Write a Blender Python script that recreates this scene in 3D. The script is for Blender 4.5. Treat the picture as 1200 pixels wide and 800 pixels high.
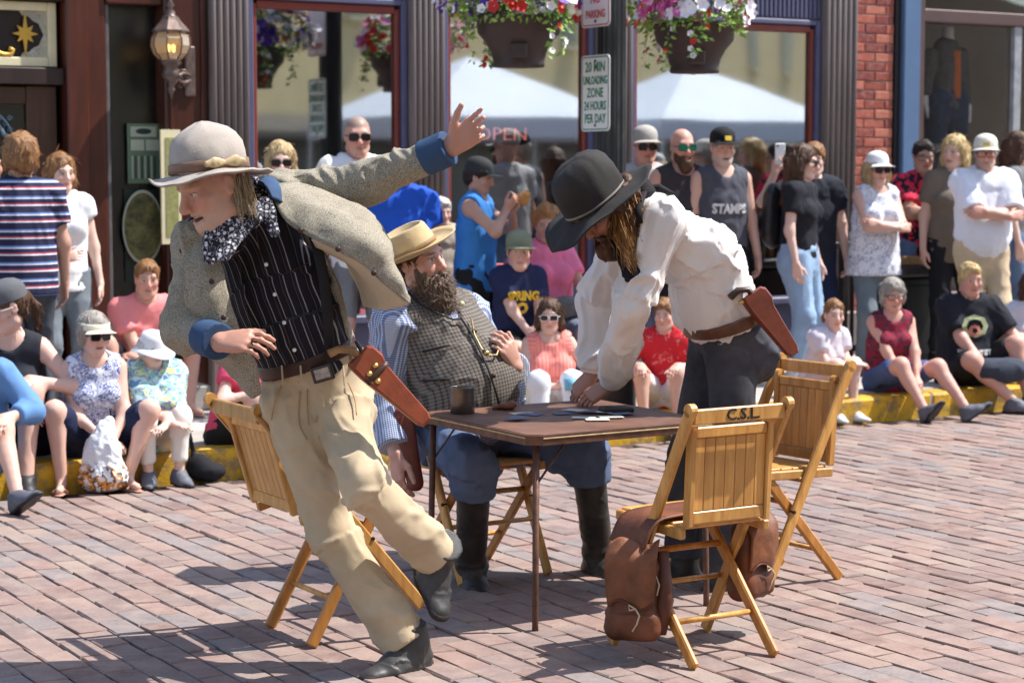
import bpy, math, random
import numpy as np
from mathutils import Vector, Matrix
random.seed(7); np.random.seed(7)
for o in list(bpy.data.objects): bpy.data.objects.remove(o)
SC = bpy.context.scene
COL = SC.collection
rad = math.radians

# ------------------------------------------------------------ camera, sky, sun, exposure
CAM_H = 1.62; FPX = 2333.0; PITCH = math.atan(205.0 / FPX)
cam = bpy.data.cameras.new('camera'); camo = bpy.data.objects.new('camera', cam); COL.objects.link(camo)
cam.lens = 70.0; cam.sensor_width = 36.0; cam.clip_end = 3000; cam.clip_start = 0.05
camo.location = (0, 0, CAM_H); camo.rotation_euler = (math.pi / 2 - PITCH, 0, 0)
cam.dof.use_dof = True; cam.dof.focus_distance = 6.75; cam.dof.aperture_fstop = 4.5
SC.camera = camo
SUN_EL = rad(58); SUN_AZ = rad(80)          # azimuth measured from +Y towards +X
wd = bpy.data.worlds.new('World'); SC.world = wd; wd.use_nodes = True
nt = wd.node_tree; bg = nt.nodes['Background']
sky = nt.nodes.new('ShaderNodeTexSky'); sky.sky_type = 'NISHITA'; sky.sun_disc = False
sky.sun_elevation = SUN_EL; sky.sun_rotation = SUN_AZ
nt.links.new(sky.outputs[0], bg.inputs[0]); bg.inputs[1].default_value = 0.15
sl = bpy.data.lights.new('sun', 'SUN'); sl.energy = 4.5; sl.angle = rad(0.53); sl.color = (1.0, 0.96, 0.90)
so = bpy.data.objects.new('sun', sl); COL.objects.link(so); so.location = (8, 3, 12)
sdir = Vector((math.sin(SUN_AZ) * math.cos(SUN_EL), math.cos(SUN_AZ) * math.cos(SUN_EL), math.sin(SUN_EL)))
so.rotation_euler = sdir.to_track_quat('Z', 'Y').to_euler()
SC.view_settings.view_transform = 'Standard'; SC.view_settings.look = 'None'
SC.view_settings.gamma = 1.0; SC.view_settings.exposure = 0.82
SC.view_settings.use_curve_mapping = False
SC.render.engine = 'CYCLES'
SC.cycles.max_bounces = 8; SC.cycles.transparent_max_bounces = 12

# ------------------------------------------------------------ frames
A3 = lambda *p: np.array(p, float)
EU = A3(0.851, 0.5252, 0); EV = A3(-0.5252, 0.851, 0); EZ = A3(0, 0, 1.0)
def W(u, v, z=0.0): return EU * u + EV * v + EZ * z
CP, SP = math.cos(PITCH), math.sin(PITCH)
def ray(px, py):
    x = (px - 600) / FPX; y = -(py - 400) / FPX
    return A3(x, CP + y * SP, y * CP - SP)
def P(px, py, Y):
    r = ray(px, py); return A3(0, 0, CAM_H) + r * (Y / r[1])
def onz(px, py, z=0.0):
    r = ray(px, py); t = (z - CAM_H) / r[2]; return A3(0, 0, CAM_H) + r * t
def onv(px, py, v):
    r = ray(px, py); t = v / float(r @ EV); return A3(0, 0, CAM_H) + r * t
def Uof(px, v, py=195): return float(onv(px, py, v) @ EU)
def Zof(px, py, v): return float(onv(px, py, v)[2])
def nrm(a):
    a = np.asarray(a, float); n = np.linalg.norm(a); return a / n if n > 1e-9 else a
def proj(p):
    d = np.asarray(p, float) - A3(0, 0, CAM_H); x = d[0]; dep = d[1] * CP - d[2] * SP; y = d[1] * SP + d[2] * CP
    return 600 + FPX * x / dep, 400 - FPX * y / dep, dep

# ------------------------------------------------------------ objects
def mesh(name, V, F, m=None, smooth=False, bone=None, col=None, mi=None):
    me = bpy.data.meshes.new(name)
    V = np.asarray(V, float).reshape(-1, 3)
    if isinstance(F, np.ndarray):
        nf, k = F.shape
        me.vertices.add(len(V)); me.vertices.foreach_set('co', V.ravel())
        me.loops.add(nf * k); me.loops.foreach_set('vertex_index', F.ravel().astype(np.int32))
        me.polygons.add(nf); me.polygons.foreach_set('loop_start', (np.arange(nf) * k).astype(np.int32))
        me.update(calc_edges=True)
    else:
        me.from_pydata([tuple(v) for v in V], [], [tuple(f) for f in F]); me.update()
    for mm in (m if isinstance(m, (list, tuple)) else [m]):
        if mm: me.materials.append(mm)
    if smooth: me.polygons.foreach_set('use_smooth', np.ones(len(me.polygons), bool))
    if mi is not None: me.polygons.foreach_set('material_index', np.asarray(mi, np.int32))
    if bone is not None:
        a = me.attributes.new('bone', 'FLOAT_VECTOR', 'POINT'); a.data.foreach_set('vector', np.asarray(bone, float).ravel())
    if col is not None:
        a = me.attributes.new('tint', 'FLOAT_COLOR', 'POINT')
        c = np.ones((len(V), 4)); c[:, :3] = col; a.data.foreach_set('color', c.ravel())
    return me
def link(name, me, parent=None, loc=(0, 0, 0), rot=None):
    o = bpy.data.objects.new(name, me); COL.objects.link(o); o.location = loc
    if rot is not None: o.rotation_euler = rot
    if parent is not None: o.parent = parent
    return o
def org_of(o):
    p = A3(0, 0, 0)
    while o is not None: p = p + np.array(o.location); o = o.parent
    return p
def obj(name, VF, m, parent=None, org=None, smooth=False, **kw):
    """VF in world coordinates. Top-level: origin at org. Child: relative to its (unrotated) parent."""
    V, F = VF[0], VF[1]
    V = np.asarray(V, float).reshape(-1, 3)
    if parent is not None:
        base = org_of(parent); return link(name, mesh(name, V - base, F, m, smooth, **kw), parent)
    if org is None:
        org = (V.min(0) + V.max(0)) / 2; org[2] = V[:, 2].min()
    org = np.asarray(org, float)
    return link(name, mesh(name, V - org, F, m, smooth, **kw), None, org)
def empty(name, loc):
    o = bpy.data.objects.new(name, None); COL.objects.link(o); o.location = tuple(loc); o.empty_display_size = .1; return o
def tag(o, label=None, cat=None, group=None, kind=None):
    if label: o['label'] = label
    if cat: o['category'] = cat
    if group: o['group'] = group
    if kind: o['kind'] = kind
    return o
def copy_tree(o, parent=None):
    c = o.copy(); COL.objects.link(c); c.parent = parent
    for ch in list(o.children): copy_tree(ch, c)
    return c

# ------------------------------------------------------------ mesh pieces: (verts array, face list)
def join(*parts):
    V = []; F = []; n = 0
    for v, f in parts:
        v = np.asarray(v, float).reshape(-1, 3); V.append(v)
        F += [tuple(int(i) + n for i in ff) for ff in f]; n += len(v)
    return np.concatenate(V), F
BOXF = [(0, 3, 2, 1), (4, 5, 6, 7), (0, 1, 5, 4), (1, 2, 6, 5), (2, 3, 7, 6), (3, 0, 4, 7)]
def hexa(c8): return np.array(c8, float), list(BOXF)
def sbox(u0, u1, v0, v1, z0, z1):
    return hexa([W(u0, v0, z0), W(u1, v0, z0), W(u1, v1, z0), W(u0, v1, z0), W(u0, v0, z1), W(u1, v0, z1), W(u1, v1, z1), W(u0, v1, z1)])
def obox(c, X, Y, Z, hx, hy, hz, bev=0.0):
    """oriented box; bev chamfers the edges"""
    c, X, Y, Z = map(lambda a: np.asarray(a, float), (c, X, Y, Z))
    if bev <= 0:
        S = [(-1, -1, -1), (1, -1, -1), (1, 1, -1), (-1, 1, -1), (-1, -1, 1), (1, -1, 1), (1, 1, 1), (-1, 1, 1)]
        return np.array([c + X * hx * a + Y * hy * b + Z * hz * d for a, b, d in S]), list(BOXF)
    V = []; idx = {}
    for a in (-1, 1):
        for b in (-1, 1):
            for d in (-1, 1):
                for ax in range(3):
                    h = [hx - bev, hy - bev, hz - bev]; h[ax] += bev
                    idx[(a, b, d, ax)] = len(V); V.append(c + X * h[0] * a + Y * h[1] * b + Z * h[2] * d)
    F = []
    for ax in range(3):
        o1, o2 = [i for i in range(3) if i != ax]
        for s in (-1, 1):
            q = []
            for s1, s2 in ((-1, -1), (1, -1), (1, 1), (-1, 1)):
                k = [0, 0, 0]; k[ax] = s; k[o1] = s1; k[o2] = s2; q.append(idx[(k[0], k[1], k[2], ax)])
            F.append(q)
    for ax in range(3):
        o1, o2 = [i for i in range(3) if i != ax]
        for s1 in (-1, 1):
            for s2 in (-1, 1):
                q = []
                for s, face in ((-1, o1), (1, o1), (1, o2), (-1, o2)):
                    k = [0, 0, 0]; k[ax] = s; k[o1] = s1; k[o2] = s2; q.append(idx[(k[0], k[1], k[2], face)])
                F.append(q)
    for a in (-1, 1):
        for b in (-1, 1):
            for d in (-1, 1): F.append([idx[(a, b, d, i)] for i in range(3)])
    V = np.array(V); out = []
    for f in F:
        n = np.cross(V[f[1]] - V[f[0]], V[f[2]] - V[f[0]])
        if n @ (V[f].mean(0) - c) < 0: f = f[::-1]
        out.append(tuple(f))
    return V, out
def sbb(u0, u1, v0, v1, z0, z1, bev=.006):
    return obox(W((u0 + u1) / 2, (v0 + v1) / 2, (z0 + z1) / 2), EU, EV, EZ, (u1 - u0) / 2, (v1 - v0) / 2, (z1 - z0) / 2, bev)
def perp(d):
    d = nrm(d); a = A3(0, 0, 1) if abs(d[2]) < .9 else A3(1, 0, 0)
    x = nrm(np.cross(a, d)); return x, np.cross(d, x)
def tube(pts, r, n=8, cap=True, flat=1.0, side=None):
    pts = [np.asarray(p, float) for p in pts]; m = len(pts)
    r = [r] * m if np.isscalar(r) else r
    V = []; F = []; X = None
    for i, p in enumerate(pts):
        d = nrm(pts[min(i + 1, m - 1)] - pts[max(i - 1, 0)])
        if X is None: X = nrm(np.asarray(side, float) - d * (np.asarray(side, float) @ d)) if side is not None else perp(d)[0]
        else: X = nrm(X - d * (X @ d))
        Y = np.cross(d, X)
        for k in range(n):
            a = 2 * math.pi * k / n; V.append(p + r[i] * (math.cos(a) * X + flat * math.sin(a) * Y))
    for i in range(m - 1):
        for k in range(n):
            F.append((i * n + k, i * n + (k + 1) % n, (i + 1) * n + (k + 1) % n, (i + 1) * n + k))
    if cap:
        F.append(tuple(range(n))[::-1]); F.append(tuple((m - 1) * n + k for k in range(n)))
    return np.array(V), F
def bar(a, b, wx, wy, side, bev=.004):
    """rectangular bar from a to b; side = direction of width wx"""
    a, b = np.asarray(a, float), np.asarray(b, float); d = nrm(b - a)
    X = nrm(np.asarray(side, float) - d * (np.asarray(side, float) @ d)); Y = np.cross(d, X)
    return obox((a + b) / 2, X, Y, d, wx / 2, wy / 2, np.linalg.norm(b - a) / 2, bev)
def lathe(prof, n, c, X=(1, 0, 0), Y=(0, 1, 0), Z=(0, 0, 1), closed=False, fn=None):
    c, X, Y, Z = map(lambda a: np.asarray(a, float), (c, X, Y, Z)); V = []; F = []
    for i, (r, z) in enumerate(prof):
        for k in range(n):
            a = 2 * math.pi * k / n; x, y, zz = r * math.cos(a), r * math.sin(a), z
            if fn: x, y, zz = fn(i, a, x, y, zz)
            V.append(c + X * x + Y * y + Z * zz)
    m = len(prof)
    for i in range(m if closed else m - 1):
        j = (i + 1) % m
        for k in range(n): F.append((i * n + k, i * n + (k + 1) % n, j * n + (k + 1) % n, j * n + k))
    return np.array(V), F
def cr(pts, sub):
    """Catmull-Rom along axis 0"""
    p = np.asarray(pts, float); n = len(p); out = []
    e = np.concatenate([[2 * p[0] - p[1]], p, [2 * p[-1] - p[-2]]])
    for i in range(n - 1):
        for s in range(sub):
            t = s / sub; a, b, c, d = e[i], e[i + 1], e[i + 2], e[i + 3]
            out.append(.5 * (2 * b + (c - a) * t + (2 * a - 5 * b + 4 * c - d) * t * t + (3 * b - a - 3 * c + d) * t ** 3))
    out.append(p[-1]); return np.array(out)
def patch(grid, sub=6, th=.004, wr=0.0, seed=0):
    """smooth cloth sheet with thickness through a grid of points"""
    g = cr(np.asarray(grid, float), sub); g = np.swapaxes(cr(np.swapaxes(g, 0, 1), sub), 0, 1)
    R, C = g.shape[:2]
    du = np.gradient(g, axis=0); dv = np.gradient(g, axis=1); n = np.cross(du, dv)
    n /= np.linalg.norm(n, axis=2, keepdims=True) + 1e-9
    if wr:
        q = g.reshape(-1, 3) * 22 + seed; w = (fbm(q) - .5).reshape(R, C, 1) * wr * 2; g = g + n * w
    a = (g + n * th / 2).reshape(-1, 3); b = (g - n * th / 2).reshape(-1, 3); V = np.concatenate([a, b]); F = []; N = R * C
    for i in range(R - 1):
        for j in range(C - 1):
            p = i * C + j; F.append((p, p + C, p + C + 1, p + 1)); F.append((N + p, N + p + 1, N + p + C + 1, N + p + C))
    rim = [j for j in range(C)] + [i * C + C - 1 for i in range(1, R)] + [(R - 1) * C + j for j in range(C - 2, -1, -1)] + [i * C for i in range(R - 2, 0, -1)]
    for i in range(len(rim)):
        p, q = rim[i], rim[(i + 1) % len(rim)]; F.append((p, q, N + q, N + p))
    return V, F
def extrude(poly, c, X, Y, Z, h):
    """flat polygon (x,y) in frame, thickness h along Z"""
    c, X, Y, Z = map(lambda a: np.asarray(a, float), (c, X, Y, Z)); n = len(poly)
    V = [c + X * x + Y * y for x, y in poly] + [c + X * x + Y * y + Z * h for x, y in poly]
    F = [tuple(range(n))[::-1], tuple(range(n, 2 * n))] + [(i, (i + 1) % n, n + (i + 1) % n, n + i) for i in range(n)]
    return np.array(V), F
def text_vf(s, size, c, X, Y, ext=.0015, align='CENTER', wscale=1.0, bold=0.0, spacing=1.0):
    cu = bpy.data.curves.new('t', 'FONT'); cu.body = s; cu.size = size; cu.align_x = align; cu.align_y = 'CENTER'
    cu.extrude = ext; cu.offset = bold; cu.resolution_u = 2; cu.space_character = spacing
    o = bpy.data.objects.new('t', cu); COL.objects.link(o)
    dg = bpy.context.evaluated_depsgraph_get(); me = o.evaluated_get(dg).to_mesh()
    V = np.array([v.co[:] for v in me.vertices]).reshape(-1, 3); F = [tuple(p.vertices) for p in me.polygons]
    o.evaluated_get(dg).to_mesh_clear(); bpy.data.objects.remove(o); bpy.data.curves.remove(cu)
    X, Y = nrm(X), nrm(Y); Z = np.cross(X, Y)
    return np.asarray(c) + V[:, :1] * X * wscale + V[:, 1:2] * Y + V[:, 2:] * Z, F

# ------------------------------------------------------------ noise
def _h(x, y, z):
    n = (x * 374761393 + y * 668265263 + z * 1274126177) & 0xFFFFFFFF
    n = ((n ^ (n >> 13)) * 1103515245) & 0xFFFFFFFF; n = n ^ (n >> 16)
    return (n & 0xFFFF) / 65535.0
def vnoise(p):
    i = np.floor(p).astype(np.int64); f = p - i; f = f * f * (3 - 2 * f); x, y, z = i[:, 0], i[:, 1], i[:, 2]; r = 0
    for a in (0, 1):
        wx = f[:, 0] if a else 1 - f[:, 0]
        for b in (0, 1):
            wy = f[:, 1] if b else 1 - f[:, 1]
            for c in (0, 1):
                wz = f[:, 2] if c else 1 - f[:, 2]; r = r + wx * wy * wz * _h(x + a, y + b, z + c)
    return r
def fbm(p): return .6 * vnoise(p) + .28 * vnoise(p * 2.1 + 7.3) + .12 * vnoise(p * 4.3 + 3.1)

# ------------------------------------------------------------ signed distance bodies
class Cone:
    def __init__(s, a, b, ra, rb, k=.03, front=None, flat=1.0, cap='', fold=(11, 11, 5), sub=False):
        s.a, s.b = np.asarray(a, float), np.asarray(b, float); s.ra, s.rb, s.k, s.flat, s.cap, s.fold, s.sub = ra, rb, k, flat, cap, fold, sub
        d = s.b - s.a; s.L = np.linalg.norm(d) + 1e-9; s.d = d / s.L
        if front is None: s.Y = perp(s.d)[1]
        else: s.Y = nrm(np.asarray(front, float) - s.d * (np.asarray(front, float) @ s.d))
        s.X = np.cross(s.Y, s.d); m = max(ra, rb) * max(1, flat)
        s.lo = np.minimum(s.a, s.b) - m; s.hi = np.maximum(s.a, s.b) + m
    def local(s, p):
        q = p - s.a; return np.stack([q @ s.X, q @ s.Y, q @ s.d], -1)
    def dist(s, p):
        l = s.local(p); t = np.clip(l[..., 2] / s.L, 0, 1); r = s.ra + (s.rb - s.ra) * t
        z = l[..., 2] - t * s.L
        d = np.sqrt(l[..., 0] ** 2 + (l[..., 1] / s.flat) ** 2 + z ** 2) - r
        if s.flat < 1: d = d * (.5 + .5 * s.flat)
        if 'b' in s.cap: d = np.maximum(d, l[..., 2] - s.L)
        if 'a' in s.cap: d = np.maximum(d, -l[..., 2])
        return d
class Ell:
    def __init__(s, c, r, X=(1, 0, 0), Y=(0, 1, 0), Z=(0, 0, 1), k=.03, fold=(9, 9, 9), sub=False):
        s.c = np.asarray(c, float); s.r = np.asarray(r, float); s.M = np.array([nrm(X), nrm(Y), nrm(Z)]); s.k, s.fold, s.sub = k, fold, sub
        m = np.abs(s.M * s.r[:, None]).sum(0); s.lo = s.c - m; s.hi = s.c + m
    def local(s, p): return (p - s.c) @ s.M.T
    def dist(s, p):
        l = s.local(p) / s.r; k0 = np.linalg.norm(l, axis=-1); k1 = np.linalg.norm(l / s.r, axis=-1) + 1e-9
        return k0 * (k0 - 1) / k1
class RBox:
    def __init__(s, c, b, r, X, Y, Z, k=.02, fold=(9, 9, 9), sub=False):
        s.c = np.asarray(c, float); s.b = np.asarray(b, float) - r; s.rr = r; s.M = np.array([nrm(X), nrm(Y), nrm(Z)]); s.k, s.fold, s.sub = k, fold, sub
        m = np.abs(s.M * np.asarray(b, float)[:, None]).sum(0); s.lo = s.c - m; s.hi = s.c + m
    def local(s, p): return (p - s.c) @ s.M.T
    def dist(s, p): return np.linalg.norm(np.maximum(np.abs(s.local(p)) - s.b, 0), axis=-1) + np.minimum((np.abs(s.local(p)) - s.b).max(-1), 0) - s.rr
def smin(a, b, k):
    h = np.clip(.5 + .5 * (b - a) / k, 0, 1); return b + (a - b) * h - k * h * (1 - h)
def surfnet(F, h, org):
    S = F < 0; nx, ny, nz = F.shape
    c = np.zeros((nx - 1, ny - 1, nz - 1), np.int8)
    for a in (0, 1):
        for b in (0, 1):
            for d in (0, 1): c += S[a:nx - 1 + a, b:ny - 1 + b, d:nz - 1 + d]
    act = (c > 0) & (c < 8); ix = np.argwhere(act)
    ids = np.full(act.shape, -1, np.int64); ids[act] = np.arange(len(ix))
    corners = np.array([(a, b, d) for a in (0, 1) for b in (0, 1) for d in (0, 1)])
    f = np.stack([F[ix[:, 0] + a, ix[:, 1] + b, ix[:, 2] + d] for a, b, d in corners], 1)
    acc = np.zeros((len(ix), 3)); cnt = np.zeros(len(ix))
    for i in range(8):
        for j in range(i + 1, 8):
            if np.abs(corners[i] - corners[j]).sum() != 1: continue
            m = (f[:, i] < 0) != (f[:, j] < 0); t = f[:, i] / np.where(m, f[:, i] - f[:, j], 1)
            pt = corners[i] + (corners[j] - corners[i]) * t[:, None]; acc += np.where(m[:, None], pt, 0); cnt += m
    V = (ix + acc / cnt[:, None]) * h + org
    Q = []
    for ax in range(3):
        sl0 = [slice(1, -1)] * 3; sl0[ax] = slice(0, -1); sl1 = [slice(1, -1)] * 3; sl1[ax] = slice(1, None)
        s0, s1 = S[tuple(sl0)], S[tuple(sl1)]; e = np.argwhere(s0 != s1)
        if not len(e): continue
        up = s0[e[:, 0], e[:, 1], e[:, 2]]
        o1, o2 = [(1, 2), (2, 0), (0, 1)][ax]; b = e.copy()
        def cell(d1, d2):
            q = b.copy(); q[:, o1] += d1; q[:, o2] += d2; return ids[q[:, 0], q[:, 1], q[:, 2]]
        q = np.stack([cell(0, 0), cell(1, 0), cell(1, 1), cell(0, 1)], 1)
        q[~up] = q[~up][:, ::-1]; Q.append(q)
    return V, np.concatenate(Q)
def sdf(prims, h, fold=0.0, seed=0, cuts=(), smooth=1):
    """returns verts, quads(np), bone coords"""
    add = [p for p in prims if not p.sub]
    lo = np.min([p.lo for p in add], 0) - 3 * h; hi = np.max([p.hi for p in add], 0) + 3 * h
    n = np.ceil((hi - lo) / h).astype(int) + 1
    ax = [lo[i] + np.arange(n[i]) * h for i in range(3)]
    F = np.full(n, 1.0)
    for p in prims:
        m = p.k + 2.5 * h
        a = np.clip(np.floor((p.lo - m - lo) / h).astype(int), 0, n - 1); b = np.clip(np.ceil((p.hi + m - lo) / h).astype(int) + 1, 1, n)
        if np.any(b <= a): continue
        g = np.stack(np.meshgrid(ax[0][a[0]:b[0]], ax[1][a[1]:b[1]], ax[2][a[2]:b[2]], indexing='ij'), -1)
        d = p.dist(g); sl = tuple(slice(a[i], b[i]) for i in range(3))
        if p.sub: F[sl] = -smin(-F[sl], d, p.k)
        else: F[sl] = smin(F[sl], d, p.k)
    for c, nn in cuts:
        nn = nrm(nn); pl = ((ax[0] - c[0]) * nn[0])[:, None, None] + ((ax[1] - c[1]) * nn[1])[None, :, None] + ((ax[2] - c[2]) * nn[2])[None, None, :]
        F = np.maximum(F, pl)
    V, Q = surfnet(F, h, lo)
    if not len(V): return V, Q, V
    best = np.full(len(V), 9.0); damp = np.ones(len(V)); bone = np.zeros((len(V), 3)); fr = np.ones((len(V), 3))
    for p in add:
        d = p.dist(V); m = d < best; best = np.where(m, d, best); lc_ = p.local(V); bone[m] = lc_[m]; fr[m] = p.fold; damp[m] = 1
        if getattr(p, 'cap', '') and 'b' in p.cap: damp[m] = np.clip((p.L - lc_[m][:, 2]) / .06, .12, 1)
    if fold:
        N = vnormals(V, Q)
        w = bone * fr; w1 = w.copy(); w1[:, 0] += .35 * w[:, 2]; w1[:, 1] += .2 * w[:, 2]; w2 = w * 1.3; w2[:, 0] -= .45 * w[:, 2]; w2[:, 1] += .35 * w[:, 2]
        wp = np.stack([vnoise(bone * 7 + seed), vnoise(bone * 7 + seed + 31), vnoise(bone * 7 + seed + 57)], 1) * 1.3
        rg = lambda n, k=2.6: np.clip(1 - np.abs(2 * n - 1) * k, 0, 1) ** 1.3
        a = rg(vnoise(w1 + wp + seed)); b = rg(vnoise(w2 + wp + seed + 11)); c = rg(vnoise(w1 * 2.1 + wp * 1.6 + seed + 23), 2.2); m = np.clip(vnoise(bone * 5.5 + seed * 3.3 + 4) * 2.4 - .45, .15, 1); m2 = np.clip(vnoise(bone * 8 + seed * 1.7 + 9) * 2.6 - .7, 0, 1)
        r = (a * 1.0 + b * .7) * m + c * .5 * m2 + (vnoise(w * .6 + seed) - .5) * .5 - .35
        V = V + N * (fold * r * damp)[:, None]
    return V, Q, bone
def vnormals(V, Q):
    n = np.cross(V[Q[:, 2]] - V[Q[:, 0]], V[Q[:, 3]] - V[Q[:, 1]]); N = np.zeros_like(V)
    for i in range(4): np.add.at(N, Q[:, i], n)
    return N / (np.linalg.norm(N, axis=1, keepdims=True) + 1e-12)
def njoin(parts):
    V = []; Q = []; B = []; n = 0
    for v, q, b in parts: V.append(v); Q.append(q + n); B.append(b); n += len(v)
    return np.concatenate(V), np.concatenate(Q), np.concatenate(B)

# ------------------------------------------------------------ materials
def srgb(r, g, b):
    f = lambda c: (c / 255 / 12.92) if c / 255 <= .04045 else ((c / 255 + .055) / 1.055) ** 2.4
    return (f(r), f(g), f(b))
class NT:
    def __init__(s, name):
        s.m = bpy.data.materials.new(name); s.m.use_nodes = True; s.t = s.m.node_tree; s.b = s.t.nodes['Principled BSDF']; s.out = s.t.nodes['Material Output']
    def n(s, t, **kw):
        x = s.t.nodes.new(t)
        for k, v in kw.items(): setattr(x, k, v)
        return x
    def l(s, a, b): s.t.links.new(a, b)
    def coord(s, kind='Object'):
        if kind == 'bone':
            a = s.n('ShaderNodeAttribute'); a.attribute_name = 'bone'; return a.outputs['Vector']
        return s.n('ShaderNodeTexCoord').outputs[kind]
    def noise(s, co, scale, detail=4, rough=.55, stretch=None):
        if stretch is not None:
            mp = s.n('ShaderNodeMapping'); mp.inputs['Scale'].default_value = stretch; s.l(co, mp.inputs[0]); co = mp.outputs[0]
        x = s.n('ShaderNodeTexNoise'); x.inputs['Scale'].default_value = scale; x.inputs['Detail'].default_value = detail; x.inputs['Roughness'].default_value = rough
        s.l(co, x.inputs['Vector']); return x.outputs[0]
    def ramp(s, f, stops, interp='LINEAR'):
        r = s.n('ShaderNodeValToRGB'); e = r.color_ramp; e.interpolation = interp
        while len(e.elements) < len(stops): e.elements.new(.5)
        for el, (p, c) in zip(e.elements, stops):
            el.position = p; el.color = (c[0], c[1], c[2], 1) if not np.isscalar(c) else (c, c, c, 1)
        s.l(f, r.inputs[0]); return r.outputs[0]
    def mix(s, f, a, b, mode='MIX'):
        x = s.n('ShaderNodeMix'); x.data_type = 'RGBA'; x.blend_type = mode
        for v, i in ((f, 0), (a, 6), (b, 7)):
            if isinstance(v, (tuple, list)): x.inputs[i].default_value = (v[0], v[1], v[2], 1)
            elif np.isscalar(v): x.inputs[i].default_value = v
            else: s.l(v, x.inputs[i])
        return x.outputs[2]
    def math(s, op, a, b=None):
        x = s.n('ShaderNodeMath'); x.operation = op
        for i, v in enumerate((a, b)):
            if v is None: continue
            if np.isscalar(v): x.inputs[i].default_value = v
            else: s.l(v, x.inputs[i])
        return x.outputs[0]
    def bump(s, f, strength=.3, dist=.01):
        x = s.n('ShaderNodeBump'); x.inputs['Strength'].default_value = strength; x.inputs['Distance'].default_value = dist
        s.l(f, x.inputs['Height']); s.l(x.outputs[0], s.b.inputs['Normal']); return x
    def base(s, c):
        if isinstance(c, (tuple, list)): s.b.inputs['Base Color'].default_value = (c[0], c[1], c[2], 1)
        else: s.l(c, s.b.inputs['Base Color'])
    def set(s, rough=.6, metal=0.0, spec=.5):
        s.b.inputs['Roughness'].default_value = rough; s.b.inputs['Metallic'].default_value = metal; s.b.inputs['Specular IOR Level'].default_value = spec
        return s.m
_mc = {}
def plain(name, c, rough=.6, var=.25, scale=12, metal=0.0, bump=.15, bscale=60, spec=.4, bd=.004, co='Object', stretch=None):
    if name in _mc: return _mc[name]
    t = NT(name); k = t.coord(co); f = t.noise(k, scale, 4, .6, stretch)
    d = tuple(x * (1 - var) for x in c); e = tuple(min(1, x * (1 + var)) for x in c)
    t.base(t.ramp(f, [(.3, d), (.7, e)]))
    if bump: t.bump(t.noise(k, bscale, 3, .6, stretch), bump, bd)
    _mc[name] = t.set(rough, metal, spec); return _mc[name]
def emis(name, c, s):
    t = NT(name); t.base(c); t.b.inputs['Emission Color'].default_value = (*c, 1); t.b.inputs['Emission Strength'].default_value = s
    return t.set(.4)
def wood(name, c1, c2, rough=.45, axis=(1, 1, .12), scale=28, bump=.12):
    t = NT(name); k = t.coord('Object'); f = t.noise(k, scale, 5, .6, axis); g = t.noise(k, 5, 3, .5)
    a = t.ramp(f, [(.3, c1), (.7, c2)]); oi = t.n('ShaderNodeObjectInfo')
    hs = t.n('ShaderNodeHueSaturation'); t.l(a, hs.inputs['Color'])
    t.l(t.math('ADD', t.math('MULTIPLY', oi.outputs['Random'], .3), .8), hs.inputs['Value'])
    b = t.mix(t.math('MULTIPLY', t.ramp(g, [(.45, 0.0), (.75, 1.0)]), .35), hs.outputs[0], tuple(x * .45 for x in c1))
    t.base(b); t.bump(f, bump, .003); return t.set(rough, 0, .45)
# ============================================================ SETTING
VC = 9.55          # kerb face
VF = 11.9          # shop fronts
KH = 0.15
def fU(px): return Uof(px, VF)
def fZ(px, py): return Zof(px, py, VF)

# ---- materials of the setting
def brick_mat(name, rnd):
    t = NT(name); k = t.coord('Generated' if False else 'Object'); geo = t.n('ShaderNodeNewGeometry')
    r = t.n('ShaderNodeObjectInfo').outputs['Random'] if rnd == 'obj' else geo.outputs['Random Per Island']
    c = t.ramp(r, [(0, srgb(122, 104, 99)), (.16, srgb(136, 110, 102)), (.34, srgb(126, 107, 102)), (.5, srgb(141, 118, 109)), (.64, srgb(124, 115, 114)), (.8, srgb(141, 123, 113)), (.9, srgb(120, 96, 89)), (1, srgb(118, 109, 110))], 'CONSTANT')
    pos = geo.outputs['Position']
    f = t.noise(pos, 9, 5, .65); g = t.noise(pos, 70, 4, .7); d = t.noise(pos, 1.6, 4, .6)
    a = t.mix(t.ramp(f, [(.35, .0), (.75, .55)]), c, srgb(170, 152, 140))
    a = t.mix(t.math('MULTIPLY', t.ramp(d, [(.45, 0.0), (.7, 1.0)]), .4), a, srgb(112, 102, 102))
    a = t.mix(t.math('MULTIPLY', t.ramp(g, [(.56, 0.0), (.72, 1.0)]), .55), a, srgb(80, 66, 64))
    t.base(a); h = t.mix(.45, f, g); t.bump(h, .55, .006); return t.set(.82, 0, .3)
M_BRK_I = brick_mat('paver', 'obj'); M_BRK_S = brick_mat('paver_field', 'isl')
t = NT('joint_dirt'); pos = t.n('ShaderNodeNewGeometry').outputs['Position']
t.base(t.ramp(t.noise(pos, 25, 5, .7), [(.35, srgb(56, 45, 41)), (.55, srgb(86, 71, 65)), (.72, srgb(178, 166, 152))])); t.bump(t.noise(pos, 160, 3), .6, .006); M_DIRT = t.set(.95, 0, .2)
t = NT('pavement_concrete'); pos = t.n('ShaderNodeNewGeometry').outputs['Position']
t.base(t.mix(t.math('MULTIPLY', t.noise(pos, 90, 3, .7), .4), t.ramp(t.noise(pos, 2.2, 6, .6), [(.3, srgb(160, 154, 146)), (.7, srgb(198, 192, 184))]), srgb(120, 114, 108)))
t.bump(t.noise(pos, 120, 3), .3, .004); M_CONC = t.set(.88, 0, .3)
t = NT('kerb_yellow'); pos = t.n('ShaderNodeNewGeometry').outputs['Position']
wear = t.ramp(t.noise(pos, 9, 7, .75), [(.46, 0.0), (.6, .9)])
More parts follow.
